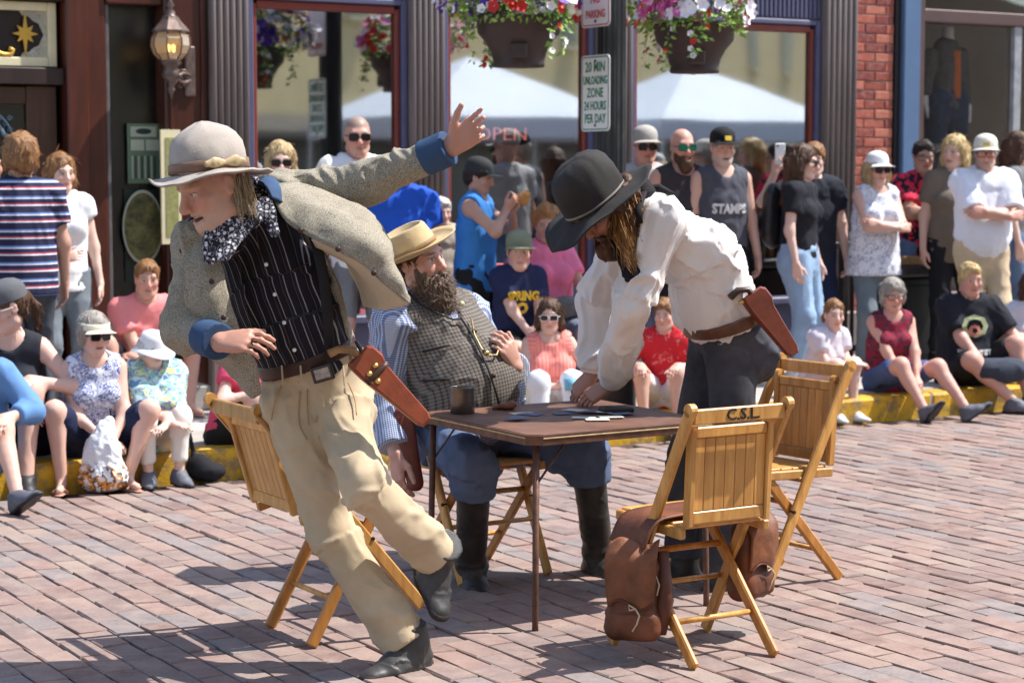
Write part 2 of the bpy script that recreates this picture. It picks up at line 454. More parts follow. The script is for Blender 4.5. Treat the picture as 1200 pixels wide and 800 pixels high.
t.base(t.mix(wear, t.ramp(t.noise(pos, 3.5, 4), [(.3, srgb(190, 144, 26)), (.7, srgb(222, 176, 42))]), srgb(132, 112, 82))); t.bump(t.noise(pos, 60, 4), .5, .006); M_YEL = t.set(.7, 0, .4)
M_WALLBR = None
t = NT('wall_brick'); oi = t.n('ShaderNodeObjectInfo'); pos = t.n('ShaderNodeNewGeometry').outputs['Position']
c = t.ramp(oi.outputs['Random'], [(0, srgb(150, 78, 66)), (.3, srgb(176, 96, 80)), (.55, srgb(136, 70, 64)), (.75, srgb(186, 112, 92)), (.92, srgb(120, 66, 66))], 'CONSTANT')
f = t.noise(pos, 30, 5, .7); t.base(t.mix(t.math('MULTIPLY', t.ramp(f, [(.5, 0.0), (.7, 1.0)]), .4), c, srgb(206, 170, 150))); t.bump(f, .7, .008); M_WALLBR = t.set(.85, 0, .3)
M_MORTAR = plain('mortar', srgb(172, 150, 140), .9, .2, 30, bump=.5, bscale=150)
M_COLM = plain('column_paint', srgb(116, 106, 103), .55, .28, 7, bump=.1, bscale=30, stretch=(1, 1, .15))
M_PURP = plain('purple_paint', srgb(88, 88, 116), .45, .1, 5, bump=.08)
M_REDP = plain('red_paint', srgb(128, 56, 44), .45, .12, 6, bump=.08)
M_BLUE = plain('blue_paint', srgb(86, 112, 146), .45, .08, 4, bump=.05)
M_BRNP = plain('brown_frame_paint', srgb(88, 66, 62), .5, .12, 5, bump=.08)
M_MAHO = wood('mahogany', srgb(66, 30, 22), srgb(90, 44, 32), .35, (1, 1, .1), 18)
M_DOORW = wood('door_wood', srgb(60, 38, 28), srgb(88, 58, 42), .4, (1, 1, .1), 18)
M_DARKW = wood('dark_wood', srgb(40, 28, 26), srgb(56, 38, 34), .45, (1, 1, .1), 14)
M_CREAM = plain('cream_paint', srgb(226, 216, 176), .6, .08, 8, bump=.2, bscale=40)
M_GOLD = plain('gold_leaf', srgb(206, 164, 70), .4, .1, 20, metal=.3, bump=.05)
M_BLACK = plain('black_metal', srgb(28, 27, 30), .45, .3, 20, bump=.1)
M_POST = plain('post_paint', srgb(34, 36, 38), .4, .25, 10, bump=.08)
M_WHITE = plain('white_paint', srgb(226, 228, 228), .5, .05, 8, bump=.05)
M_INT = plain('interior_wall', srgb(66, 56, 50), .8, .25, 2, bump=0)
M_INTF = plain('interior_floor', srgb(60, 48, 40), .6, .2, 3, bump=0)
M_STUCCO = plain('beige_stucco', srgb(226, 204, 152), .85, .08, 1.2, bump=.3, bscale=30)
def glass(name, refl, tint=(.85, .9, .9), rough=0.0):
    m = bpy.data.materials.new(name); m.use_nodes = True; n = m.node_tree; n.nodes.clear()
    o = n.nodes.new('ShaderNodeOutputMaterial'); mx = n.nodes.new('ShaderNodeMixShader'); tr = n.nodes.new('ShaderNodeBsdfTransparent'); gl = n.nodes.new('ShaderNodeBsdfGlossy')
    tr.inputs[0].default_value = (*tint, 1); gl.inputs['Roughness'].default_value = rough; gl.inputs[0].default_value = (.97, .98, 1, 1)
    lw = n.nodes.new('ShaderNodeLayerWeight'); lw.inputs[0].default_value = .25
    mp = n.nodes.new('ShaderNodeMapRange'); mp.inputs[3].default_value = refl; mp.inputs[4].default_value = 1.0
    ns = n.nodes.new('ShaderNodeTexNoise'); ns.inputs['Scale'].default_value = .9; ns.inputs['Detail'].default_value = 1
    bp = n.nodes.new('ShaderNodeBump'); bp.inputs['Strength'].default_value = .05; bp.inputs['Distance'].default_value = .03
    tc = n.nodes.new('ShaderNodeTexCoord'); n.links.new(tc.outputs['Object'], ns.inputs[0]); n.links.new(ns.outputs[0], bp.inputs['Height']); n.links.new(bp.outputs[0], gl.inputs['Normal'])
    n.links.new(lw.outputs['Fresnel'], mp.inputs[0]); n.links.new(mp.outputs[0], mx.inputs[0]); n.links.new(tr.outputs[0], mx.inputs[1]); n.links.new(gl.outputs[0], mx.inputs[2]); n.links.new(mx.outputs[0], o.inputs[0])
    return m
M_GLASS = glass('window_glass', .40, rough=.035); M_GLASS2 = glass('shop_glass', .015, tint=(.96, .96, .95)); M_GLASS3 = glass('doorway_glass', .02, rough=.3)

# ---- road
road = obj('road', (np.array([[-400, -400, -.014], [400, -400, -.014], [400, 400, -.014], [-400, 400, -.014]], float), [(0, 1, 2, 3)]), M_DIRT, org=(0, 0, -.014)); tag(road, kind='structure')
def brick_vf(L, w, h=.05, c=.007, jit=.002):
    rs = np.random.uniform(-jit, jit, (12, 3)); V = []
    for z, i in ((-h, 0), (-c, 0), (0, c)):
        for a, b in ((-1, -1), (1, -1), (1, 1), (-1, 1)): V.append([a * (L / 2 - i), b * (w / 2 - i), z])
    V = np.array(V) + rs; F = [(8, 9, 10, 11)]
    for k in (0, 4):
        for i in range(4): j = (i + 1) % 4; F.append((k + i, k + j, k + 4 + j, k + 4 + i))
    return V, F
BW, BL = .112, .228
variants = [brick_vf(BL - .004, BW - .008, c=.0045, jit=.0025) for _ in range(14)]
vmesh = [mesh('brick', v, f, M_BRK_I) for v, f in variants]
cells = []
rng = random.Random(3)
for i in range(-12, 128):
    for j in range(8, 42):
        u = i * BW + rng.uniform(-.002, .002); v = j * BL + (BL / 2 if i % 2 else 0) + rng.uniform(-.004, .004)
        if v + BL / 2 > VC - .003: continue
        p = W(u, v); x, y, d = proj(p)
        vis = -15 < x < 1215 and 300 < y < 815
        cells.append((d if vis else 999, u, v, rng.randrange(14), rng.uniform(-.003, .002) - (.005 if rng.random() < .06 else 0), rng.uniform(-.016, .016), rng.uniform(-.022, .022), rng.uniform(-.012, .012)))
cells.sort()
yaw0 = math.atan2(EV[1], EV[0])
sv = []; sf = []; nn = 0
for n_, (d, u, v, k, dz, tx, ty, rz) in enumerate(cells):
    M = Matrix.Rotation(yaw0 + rz, 3, 'Z') @ Matrix.Rotation(tx, 3, 'X') @ Matrix.Rotation(ty * .6, 3, 'Y')
    p = W(u, v, dz)
    if n_ < 300:
        o = link('brick', vmesh[k], road, p - A3(0, 0, -.014), M.to_euler())
    else:
        V, F = variants[k]; sv.append(V @ np.array(M).T + p); sf += [tuple(q + nn for q in f) for f in F]; nn += 12
bf = obj('brick_field', (np.concatenate(sv), sf), M_BRK_S, road); tag(bf, kind='stuff')

# ---- kerb and pavement
kerb = obj('kerb', sbox(-8, 30, VC + .012, VC + .19, -.05, KH - .012), M_CONC); tag(kerb, kind='structure')
for i in range(-4, 14):
    u0 = i * 1.52
    obj('kerb_stone', sbb(u0 + .004, u0 + 1.516, VC + random.uniform(-.004, .004), VC + .20, -.04, KH + random.uniform(-.003, .003), .018), M_YEL, kerb)
pave = obj('pavement', sbox(-8, 30, VC + .21, VF + .3, -.05, KH - .014), M_CONC); tag(pave, kind='structure')
for i in range(-5, 18):
    for v0, v1 in ((VC + .21, VC + 1.42), (VC + 1.43, VF - .002)):
        obj('slab', sbb(i * 1.24 + .005, i * 1.24 + 1.235, v0, v1, KH - .03, KH + random.uniform(-.002, .002), .006), M_CONC, pave)

# ---- saloon building with columns and red trimmed windows
bld = empty('shop_building', W(fU(500), VF, KH)); tag(bld, 'saloon front with grey fluted columns, red trimmed windows and mahogany doorway', 'building')
def bp(name, m, *vf, parent=None, smooth=False): return obj(name, join(*vf), m, parent or bld, smooth=smooth)
ZT = 4.6
ztop = fZ(500, 12)                       # window head
U = {p: fU(p) for p in (-260, -150, -10, 0, 75, 80, 105, 130, 195, 245, 292, 300, 462, 470, 478, 520, 526, 680, 690, 697, 738, 745, 940, 950, 958, 962, 1000, 1046, 1052, 1072, 1082, 1200, 1420)}
ZS = .62
def column(p0, p1):
    u0, u1 = fU(p0), fU(p1); n = 6; w = (u1 - u0) / n
    c = bp('column', M_COLM, sbb(u0, u1, VF - .03, VF + .2, KH, ZT, .01))
    for i in range(n):
        V, F = tube([W(u0 + (i + .5) * w, VF - .03, KH + .35), W(u0 + (i + .5) * w, VF - .03, ZT)], w * .44, 10)
        obj('flute', (V, F), M_COLM, c, smooth=True)
    obj('base', sbb(u0 - .03, u1 + .03, VF - .075, VF + .15, KH, KH + .34, .012), M_COLM, c)
for a, b in ((246, 291), (479, 519), (697, 738), (961, 999)): column(a, b)
def window(p0, p1, side=1):
    u0, u1 = fU(p0), fU(p1); zt = ztop
    w = obj('window', sbox(u0 + .07, u1 - .07, VF + .062, VF + .068, ZS + .0, zt + .0), M_GLASS, bld)
    fw = .045
    def fr(nm, m, a, b, v0, v1, z0, z1): obj(nm, sbb(a, b, v0, v1, z0, z1, .006), m, w)
    fr('frame', M_PURP, u0, u0 + fw, VF + .0, VF + .2, ZS, zt + .06); fr('frame', M_PURP, u1 - fw, u1, VF + .0, VF + .2, ZS, zt + .06)
    fr('frame', M_PURP, u0 + fw + .001, u1 - fw - .001, VF + .001, VF + .2, zt + .02, zt + .058); fr('sill', M_PURP, u0 + fw + .001, u1 - fw - .001, VF - .03, VF + .2, ZS - .05, ZS)
    fr('trim', M_REDP, u0 + fw + .001, u0 + fw + .035, VF + .028, VF + .061, ZS + .002, zt - .002); fr('trim', M_REDP, u1 - fw - .035, u1 - fw - .001, VF + .028, VF + .061, ZS + .002, zt - .002)
    fr('trim', M_REDP, u0 + fw + .036, u1 - fw - .036, VF + .029, VF + .061, zt - .035, zt + .018)
    # stall riser and ribbed fascia
    bp('riser_panel', M_PURP, sbb(u0, u1, VF + .02, VF + .2, KH, ZS - .052, .006))
    n = int((u1 - u0) / .042); f = bp('fascia', M_PURP, sbb(u0, u1, VF + .02, VF + .2, zt + .062, zt + .5, .004))
    rb = [sbb(u0 + (i + .2) * (u1 - u0) / n, u0 + (i + .8) * (u1 - u0) / n, VF + .004, VF + .03, zt + .075, zt + .3, .004) for i in range(n)]
    tag(obj('rib_strip', join(*rb), M_PURP, f), kind='stuff')
    bp('upper_trim', M_REDP, sbb(u0, u1, VF + .0, VF + .2, zt + .502, zt + .53, .004))
    bp('upper_fascia', M_PURP, sbb(u0, u1, VF + .02, VF + .2, zt + .532, ZT, .006))
for a, b in ((291.5, 478.5), (519.5, 696.5), (738.5, 960.5)): window(a, b)
# doorway bay on the left
bp('door_post', M_MAHO, sbb(U[80], U[105], VF - .02, VF + .2, KH, ZT, .01), sbb(U[105] + .002, U[130], VF + .05, VF + .2, KH, ZT, .01))
bp('lamp_panel', M_MAHO, sbb(U[195], U[245], VF + .0, VF + .2, KH, ZT, .01))
bp('panel_trim', M_MAHO, sbb(U[195] + .03, U[195] + .05, VF - .015, VF + .01, KH + .3, ZT, .004), sbb(U[245] - .05, U[245] - .03, VF - .015, VF + .01, KH + .3, ZT, .004))
wn = obj('window', sbox(U[130], U[195], VF + .155, VF + .162, .5, fZ(160, 4)), M_GLASS3, bld)
obj('frame', sbb(U[130], U[130] + .025, VF + .06, VF + .15, .5, fZ(160, 6), .004), plain('grey_trim', srgb(96, 92, 92), .5), wn)
bp('riser_panel', M_MAHO, sbb(U[130], U[195], VF + .04, VF + .2, KH, .5, .008))
bp('head_beam', M_MAHO, sbb(U[130], U[195], VF + .03, VF + .2, fZ(160, 5), ZT, .008))
door = bp('door', M_DOORW, sbb(U[0] - .75, U[0] - .62, VF + .08, VF + .14, KH + .02, fZ(40, 100), .006), sbb(U[75] - .2, U[75] - .01, VF + .08, VF + .14, KH + .02, fZ(40, 100), .006),
          sbb(U[0] - .619, U[75] - .201, VF + .081, VF + .139, fZ(40, 122), fZ(40, 101), .006), sbb(U[0] - .619, U[75] - .201, VF + .081, VF + .139, KH + .02, KH + .75, .006))
obj('pane', sbox(U[0] - .61, U[75] - .205, VF + .11, VF + .116, KH + .76, fZ(40, 122)), M_GLASS3, door)
etch = plain('etched_glass', srgb(112, 136, 150), .5, .2, 30)
# etched corner scroll on the pane: an arc and curls
cz = fZ(40, 135); cu_ = U[75] - .25
sc = [tube([W(cu_ - .30 + .22 * math.cos(a), VF + .104, cz - .16 + .17 * math.sin(a)) for a in np.linspace(.2, 2.6, 14)], .012, 6),
      tube([W(cu_ - .30 + .27 * math.cos(a), VF + .104, cz - .16 + .22 * math.sin(a)) for a in np.linspace(.2, 2.6, 14)], .007, 6)]
for k in range(9):
    c0 = (cu_ - .05 - .03 * (k % 3), cz - .02 - .035 * (k // 3 + k % 2))
    sc.append(tube([W(c0[0] + .018 * math.cos(a) * (1 - a / 9), VF + .104, c0[1] + .018 * math.sin(a) * (1 - a / 9)) for a in np.linspace(0, 7, 12)], .004, 5))
obj('etched_scroll', join(*sc), etch, door, smooth=True)
bp('transom_bar', M_DARKW, sbb(U[0] - .8, U[80] - .001, VF + .03, VF + .2, fZ(40, 99), fZ(40, 79), .006))
bp('transom_bar', M_DARKW, sbb(U[0] - .8, U[80] - .001, VF + .03, VF + .2, fZ(40, 0), ZT, .006))
tz0, tz1 = fZ(40, 77.5), fZ(40, 1)
tr = bp('transom', plain('transom_panel', srgb(38, 30, 34), .3, .15, 6), sbox(U[0] - .78, U[75], VF + .12, VF + .15, tz0, tz1))
fw = .055
obj('border', join(sbb(U[75] - fw, U[75], VF + .085, VF + .118, tz0, tz1, .005), sbb(U[0] - .78, U[75] - fw - .001, VF + .086, VF + .118, tz0, tz0 + fw, .005), sbb(U[0] - .78, U[75] - fw - .001, VF + .086, VF + .118, tz1 - fw, tz1, .005)), M_CREAM, tr)
for sz in (1, -1):
    cc = (U[75] - fw, (tz1 - fw) if sz > 0 else (tz0 + fw)); pcs = []
    pol = [(0, 0), (-.17, 0), (-.15, -.03), (-.11, -.035), (-.085, -.06), (-.05, -.075), (-.035, -.11), (-.02, -.14), (0, -.15)]
    pcs.append(extrude([(a, b * sz) for a, b in pol][::(1 if sz > 0 else -1)], W(cc[0], VF + .118, cc[1]), EU, EZ, -EV, .012))
    for k in range(7):
        a, b = [(-.03, -.03), (-.06, -.02), (-.02, -.065), (-.09, -.02), (-.02, -.1), (-.055, -.05), (-.12, -.015)][k]
        pcs.append(tube([W(cc[0] + a + .012 * math.cos(q), VF + .103, cc[1] + b * sz + .012 * math.sin(q)) for q in np.linspace(0, 5, 9)], .005, 5))
    obj('corner_scroll', join(*pcs), plain('plaster_scroll', srgb(188, 184, 166), .7), tr)
stc = onv(29, 40, VF + .1); pol = []
for k in range(16):
    a = math.pi * k / 8 + math.pi / 2; r = (.135 if k % 8 == 0 else .082 if k % 4 == 0 else .07 if k % 2 == 0 else .036)
    pol.append((r * math.cos(a), r * math.sin(a)))
obj('gold_star', extrude(pol, stc, EU, EZ, -EV, .014), M_GOLD, tr)
obj('gold_scroll', tube([stc + EU * a + EZ * b for a, b in ((-.3, -.16), (-.24, -.1), (-.18, -.115), (-.13, -.13), (-.085, -.125), (-.075, -.1), (-.1, -.092))], .016, 8), M_GOLD, tr, smooth=True)
bp('left_bay', M_MAHO, sbb(U[-260], U[0] - .8, VF, VF + .2, KH, ZT, .01))
# rooms behind the glass
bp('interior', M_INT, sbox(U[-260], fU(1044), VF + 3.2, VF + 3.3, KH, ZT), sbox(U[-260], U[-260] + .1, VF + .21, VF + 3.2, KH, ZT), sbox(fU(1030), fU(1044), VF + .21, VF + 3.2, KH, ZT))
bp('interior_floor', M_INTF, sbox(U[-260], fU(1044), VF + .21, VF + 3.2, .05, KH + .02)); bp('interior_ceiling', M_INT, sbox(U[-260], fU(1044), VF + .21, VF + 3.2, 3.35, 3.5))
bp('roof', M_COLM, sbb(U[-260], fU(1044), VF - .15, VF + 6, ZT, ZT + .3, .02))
# brick pier, each brick laid
ub0, ub1 = fU(999.5), fU(1045)
pier = bp('brick_pier', M_MORTAR, sbox(ub0, ub1, VF + .012, VF + .2, KH, ZT))
BHh, BLl = .0735, .213; row = 0; z = KH + .003
bm_ = {}
def wbrick(L):
    k = round(L, 3)
    if k not in bm_:
        V, F = brick_vf(L, BHh - .011, .02, .004, .0015); bm_[k] = mesh('brick', V @ np.array([EU, EZ, -EV]), F, M_WALLBR)
    return bm_[k]
while z < 4.2:
    off = 0 if row % 2 else -BLl / 2; x = ub0 + off
    while x < ub1 - .01:
        a, b = max(x + .005, ub0 + .003), min(x + BLl - .005, ub1 - .003)
        if b - a > .02: link('brick', wbrick(b - a), pier, W((a + b) / 2, VF + random.uniform(-.004, .003), z + BHh / 2) - org_of(pier))
        x += BLl
    z += BHh; row += 1

# ---- clothes shop on the right
shop = empty('shop_building', W(fU(1200), VF, KH)); tag(shop, 'clothing shop with blue pilaster, brown window frames and mannequin display', 'building')
def sp(name, m, *vf): return obj(name, join(*vf), m, shop)
sp('edge_board', plain('near_black', srgb(30, 26, 26), .5), sbb(U[1046], U[1052], VF - .01, VF + .2, KH, ZT, .004))
sp('pilaster', M_BLUE, sbb(U[1052] + .002, U[1072], VF - .05, VF + .2, KH, ZT, .01))
sp('frame', M_BRNP, sbb(U[1072] + .002, U[1082], VF - .0, VF + .2, KH, ZT, .01))
zr0, zr1 = fZ(1140, 28), fZ(1140, 13)
wn = obj('window', sbox(U[1082], U[1420], VF + .10, VF + .107, .6, zr0), M_GLASS2, shop)
obj('rail', sbb(U[1082], U[1420], VF + .03, VF + .2, zr0, zr1, .008), M_BRNP, wn)
obj('transom_pane', sbox(U[1082], U[1420], VF + .10, VF + .107, zr1, 3.6), M_GLASS2, wn)
obj('mullion', sbb(fU(1191), fU(1200), VF + .05, VF + .098, .6, zr0 - .001, .006), plain('grey_mullion', srgb(150, 152, 156), .4), wn)
sp('riser_panel', M_BRNP, sbb(U[1082], U[1420], VF + .02, VF + .2, KH, .6, .008)); sp('head_beam', M_BRNP, sbb(U[1082], U[1420], VF + .02, VF + .2, 3.6, ZT, .008))
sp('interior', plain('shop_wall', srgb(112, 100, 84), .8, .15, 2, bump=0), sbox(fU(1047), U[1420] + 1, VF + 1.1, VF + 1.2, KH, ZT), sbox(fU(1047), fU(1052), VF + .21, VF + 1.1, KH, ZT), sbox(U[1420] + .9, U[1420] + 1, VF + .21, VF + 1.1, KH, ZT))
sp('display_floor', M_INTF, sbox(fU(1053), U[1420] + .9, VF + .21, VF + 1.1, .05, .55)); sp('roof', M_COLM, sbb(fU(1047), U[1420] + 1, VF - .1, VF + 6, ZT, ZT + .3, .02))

# ---- buildings, tents across the street (seen in the glass)
opp = empty('facing_building', W(22, -8, 0)); tag(opp, 'long beige stucco building facing the shops across the street', 'building')
ODU = nrm(EU * math.cos(rad(33)) - EV * math.sin(rad(33))); ODV = nrm(EV * math.cos(rad(33)) + EU * math.sin(rad(33))); OO = W(2, -5)  # unseen facade turned to catch the sun, so its reflection comes out bright
def ob(a0, a1, b0, b1, z0, z1, z1b=None):
    q = lambda a, b, z: OO + ODU * a + ODV * b + EZ * z
    return hexa([q(a0, b0, z0), q(a1, b0, z0), q(a1, b1, z0), q(a0, b1, z0), q(a0, b0, z1), q(a1, b0, z1), q(a1, b1, z1b or z1), q(a0, b1, z1b or z1)])
obj('wall', ob(-6, 66, -6, 0, 2.75, 11), M_STUCCO, opp); obj('added_far_wall', ob(66.01, 130, -6, .1, 2.75, 11), plain('dimmed_stucco', srgb(74, 64, 54), .85, .1, 1.2, bump=.3, bscale=30), opp)  # far stretch added, its colour darkened to dim the reflection in the shop glass
obj('shopfront', ob(-6, 130, -6, .1, 0, 2.2), plain('dark_shopfront', srgb(44, 44, 46), .4, .3, 1), opp)
obj('awning', ob(-6, 130, 0, 1.4, 2.2, 2.75, 2.35), plain('dark_awning', srgb(70, 66, 58), .8, .2, 1), opp)
for i in range(17):
    u0 = -2 + i * 4.1
    wd_ = obj('window', ob(u0, u0 + 1.1, .002, .05, 5.1, 7.4), plain('dark_glazing', srgb(40, 46, 52), .2, .2, 2), opp)
    obj('sill', ob(u0 - .1, u0 + 1.2, .05, .2, 4.98, 5.09), M_CREAM, wd_)
tent_m = plain('tent_fabric', srgb(206, 212, 220), .7, .04, 2, bump=.2, bscale=6)
for k, (uc, vc) in enumerate(((12.7, 2.3), (16.1, 2.3))):
    te = empty('canopy_tent', W(uc, vc)); tag(te, ['white pop-up canopy tent standing nearer the performers, reflected in the middle window', 'white pop-up canopy tent farther along, reflected in the right window'][k], 'tent', 'white canopy tents in the street')
    c4 = [(-1.5, -1.5), (1.5, -1.5), (1.5, 1.5), (-1.5, 1.5)]
    V = [W(uc + a, vc + b, 2.2) for a, b in c4] + [W(uc, vc, 2.98)] + [W(uc + a, vc + b, 1.95) for a, b in c4]
    obj('canopy', (np.array(V), [(0, 1, 4), (1, 2, 4), (2, 3, 4), (3, 0, 4), (0, 5, 6, 1), (1, 6, 7, 2), (2, 7, 8, 3), (3, 8, 5, 0)]), tent_m, te)
    for a, b in c4: obj('leg', tube([W(uc + a * .98, vc + b * .98, 0), W(uc + a * .98, vc + b * .98, 2.2)], .02, 8), M_WHITE, te)
# ============================================================ STREET FURNITURE AND PROPS
# ---- fluted post with flower baskets and signs
PU, PV = 6.92, 10.06
post = empty('lamp_post', W(PU, PV, KH)); tag(post, 'dark fluted street post carrying two parking signs and basket arms', 'post')
V, F = lathe([(.16, .15), (.16, .35), (.13, .4), (.12, .7), (.092, .78), (.085, 4.6), (.05, 4.7)], 48, W(PU, PV, 0), fn=lambda i, a, x, y, z: (x * (1 - .06 * (i >= 3) * (math.cos(12 * a) > 0)), y * (1 - .06 * (i >= 3) * (math.cos(12 * a) > 0)), z))
obj('shaft', (V, F), M_POST, post)
for s in (-1, 1):
    obj('arm', tube([W(PU + s * a, PV, z) for a, z in ((.05, 3.3), (.3, 3.42), (.55, 3.4), (.64, 3.3), (.64, 3.22))], .018, 8), M_POST, post, smooth=True)
M_SIGN = plain('sign_face', srgb(232, 236, 234), .35, .03, 6, bump=.02)
M_SGRN = plain('sign_green', srgb(46, 128, 96), .4, .05); M_SRED = plain('sign_red', srgb(190, 60, 66), .4, .05)
def sign(name, lab, zc, hh, col, lines, hw=.1525):
    c = W(PU - .115, PV - .0, zc); X = -EV; n = -EU
    def rr(w, h, r, k=5):
        pts = []
        for cx, cy, a0 in ((w - r, h - r, 0), (-w + r, h - r, 90), (-w + r, -h + r, 180), (w - r, -h + r, 270)):
            for i in range(k): a = rad(a0 + 90 * i / (k - 1)); pts.append((cx + r * math.cos(a), cy + r * math.sin(a)))
        return pts
    s = empty(name, c); tag(s, lab, 'sign')
    obj('plate', extrude(rr(hw, hh, .03), c - n * .0, X, EZ, n, .004), M_SIGN, s)
    o, i = rr(hw - .008, hh - .008, .026), rr(hw - .015, hh - .015, .02); k = len(o)
    VV = [c + n * .0056 + X * a + EZ * b for a, b in o + i]
    obj('border', (np.array(VV), [(j, (j + 1) % k, k + (j + 1) % k, k + j) for j in range(k)]), col, s)
    for tx, sz, dz, ws in lines: obj('lettering', text_vf(tx, sz, c + n * .0062 + EZ * dz, X, EZ, .0006, wscale=ws, bold=.0012), col, s)
    for dz in (hh - .035, -hh + .035): obj('bolt', lathe([(.009, 0), (.008, .005), (0.0001, .006)], 8, c + n * .004 + EZ * dz, X, EZ, n), M_BLACK, s)
    obj('bracket', tube([W(PU - .114, PV, zc), W(PU - .03, PV, zc)], .03, 6), M_POST, s)
zl = Zof(722, 110, PV); zu = Zof(722, -6, PV)
sign('parking_sign', 'white sign with green lettering about unloading zone on dark post', zl, .2285, M_SGRN, [('20 MIN', .085, .155, .82), ('UNLOADING', .07, .075, .62), ('ZONE', .08, 0, .8), ('24 HOURS', .075, -.078, .68), ('PER DAY', .078, -.155, .74)])
sign('parking_sign', 'white no parking sign with red lettering at top of dark post', zu, .2, M_SRED, [('NO', .075, -.035, .9), ('PARKING', .068, -.125, .74)])
# ---- hanging baskets
M_POT = plain('pot_plastic', srgb(62, 50, 48), .55, .12, 8, bump=.1)
def leafmat(name, a, b):
    t = NT(name); g = t.n('ShaderNodeNewGeometry'); t.base(t.ramp(g.outputs['Random Per Island'], [(0, a), (1, b)])); t.b.inputs['Subsurface Weight'].default_value = 0
    return t.set(.55, 0, .4)
M_LEAF = leafmat('basket_leaf', srgb(82, 126, 48), srgb(164, 196, 92))
PET = {'white': plain('petal_white', srgb(240, 236, 240), .6, .04), 'purple': plain('petal_purple', srgb(96, 52, 158), .6, .1), 'red': plain('petal_red', srgb(206, 44, 36), .6, .1), 'pink': plain('petal_pink', srgb(226, 108, 176), .6, .1)}
def leaf(p, d, n, L, w):
    s = nrm(np.cross(d, n)); return np.array([p, p + d * L * .45 + s * w, p + d * L + n * -L * .15, p + d * L * .45 - s * w]), [(0, 1, 2, 3)]
def flower(p, n, r):
    X, Y = perp(n); V = [p - n * r * .35]; F = []; k = 10
    for i in range(k): a = 2 * math.pi * i / k; q = r * (1.0 if i % 2 == 0 else .8); V.append(p + X * q * math.cos(a) + Y * q * math.sin(a) + n * (.12 * r if i % 2 == 0 else -.05 * r))
    for i in range(k): F.append((0, 1 + i, 1 + (i + 1) % k))
    return np.array(V), F
def basket(uc, lab, mix, seed, zbot):
    R = random.Random(seed); c = W(uc, PV, zbot); b = empty('flower_basket', c); tag(b, lab, 'flower basket', 'flower baskets hanging from the post')
    prof = [(0.001, 0), (.15, 0), (.155, .015), (.15, .03), (.165, .09), (.20, .15), (.243, .20), (.248, .27), (.262, .275), (.262, .30), (.24, .30), (.22, .26), (.001, .25)]
    obj('pot', lathe(prof, 40, c), M_POT, b, smooth=True)
    obj('rib_tab', obox(c + A3(0, -.185, .09), (1, 0, 0), (0, 1, 0), (0, 0, 1), .05, .02, .045, .01), M_POT, b)
    for a in (0, 2.09, 4.18): obj('chain', tube([c + A3(.25 * math.cos(a), .25 * math.sin(a), .29), W(uc, PV, 3.22)], .004, 5), M_BLACK, b)
    lv = []; fl = {k: [] for k in PET}
    top = c + A3(0, 0, .36)
    for i in range(1500):
        th = R.uniform(0, 2 * math.pi); ph = math.acos(R.uniform(-.45, 1)); rr = R.uniform(.55, 1.0) ** .6
        d = A3(math.sin(ph) * math.cos(th), math.sin(ph) * math.sin(th), math.cos(ph)); lump = .82 + .3 * math.sin(3 * th + seed) * math.sin(2.3 * ph + seed)
        p = top + d * A3(.42, .42, .30) * rr * lump
        if p[2] < c[2] + .22 and np.linalg.norm((p - c)[:2]) < .25: continue
        dd = nrm(d + A3(R.gauss(0, .5), R.gauss(0, .5), R.gauss(-.1, .5))); nn_ = nrm(d + A3(R.gauss(0, .6), R.gauss(0, .6), R.gauss(.3, .6)))
        lv.append(leaf(p, dd, nn_, R.uniform(.03, .055), R.uniform(.008, .015)))
    for th in [R.uniform(0, 6.28) for _ in range(9)]:
        p = c + A3(.27 * math.cos(th), .27 * math.sin(th), .3); L = R.uniform(.1, .3)
        for q in np.linspace(0, 1, 16):
            pp = p + A3(math.cos(th) * .06 * math.sin(q * 2.5), math.sin(th) * .06 * math.sin(q * 2.5), -L * q) + A3(*[R.gauss(0, .012) for _ in range(3)])
            lv.append(leaf(pp, nrm(A3(R.gauss(0, 1), R.gauss(0, 1), -.4)), nrm(A3(math.cos(th), math.sin(th), .5)), .045, .012))
            if R.random() < .16: fl[R.choice(mix)].append(flower(pp, nrm(A3(math.cos(th), math.sin(th), .2)), .022))
    for i in range(300):
        th = R.uniform(0, 2 * math.pi); ph = math.acos(R.uniform(-.15, 1)); d = A3(math.sin(ph) * math.cos(th), math.sin(ph) * math.sin(th), math.cos(ph))
        lump = .82 + .3 * math.sin(3 * th + seed) * math.sin(2.3 * ph + seed)
        p = top + d * A3(.43, .43, .31) * lump * R.uniform(1.0, 1.12)
        side = 0 if math.sin(th * 1.5 + seed) > 0 else 1
        col = R.choice(mix) if R.random() < .45 else mix[(int(th * 1.2 + seed) + (1 if ph > 1 else 0)) % len(mix)]
        fl[col].append(flower(p, nrm(d + A3(R.gauss(0, .35), R.gauss(0, .35), .2)), R.uniform(.028, .044)))
    tag(obj('leaves', join(*lv), M_LEAF, b), kind='stuff')
    for k, v in fl.items():
        if v: tag(obj('petunia_blooms', join(*v), PET[k], b), 'cluster of %s petunia blooms' % k, kind='stuff')
basket(PU - .665, 'hanging basket of purple, red and white petunias left of the post', ['purple', 'red', 'white', 'purple', 'white'], 5, Zof(605, 79, PV))
basket(PU + .625, 'hanging basket of white and pink petunias right of the post', ['white', 'white', 'white', 'pink', 'white', 'red', 'pink'], 8, Zof(812, 86, PV))

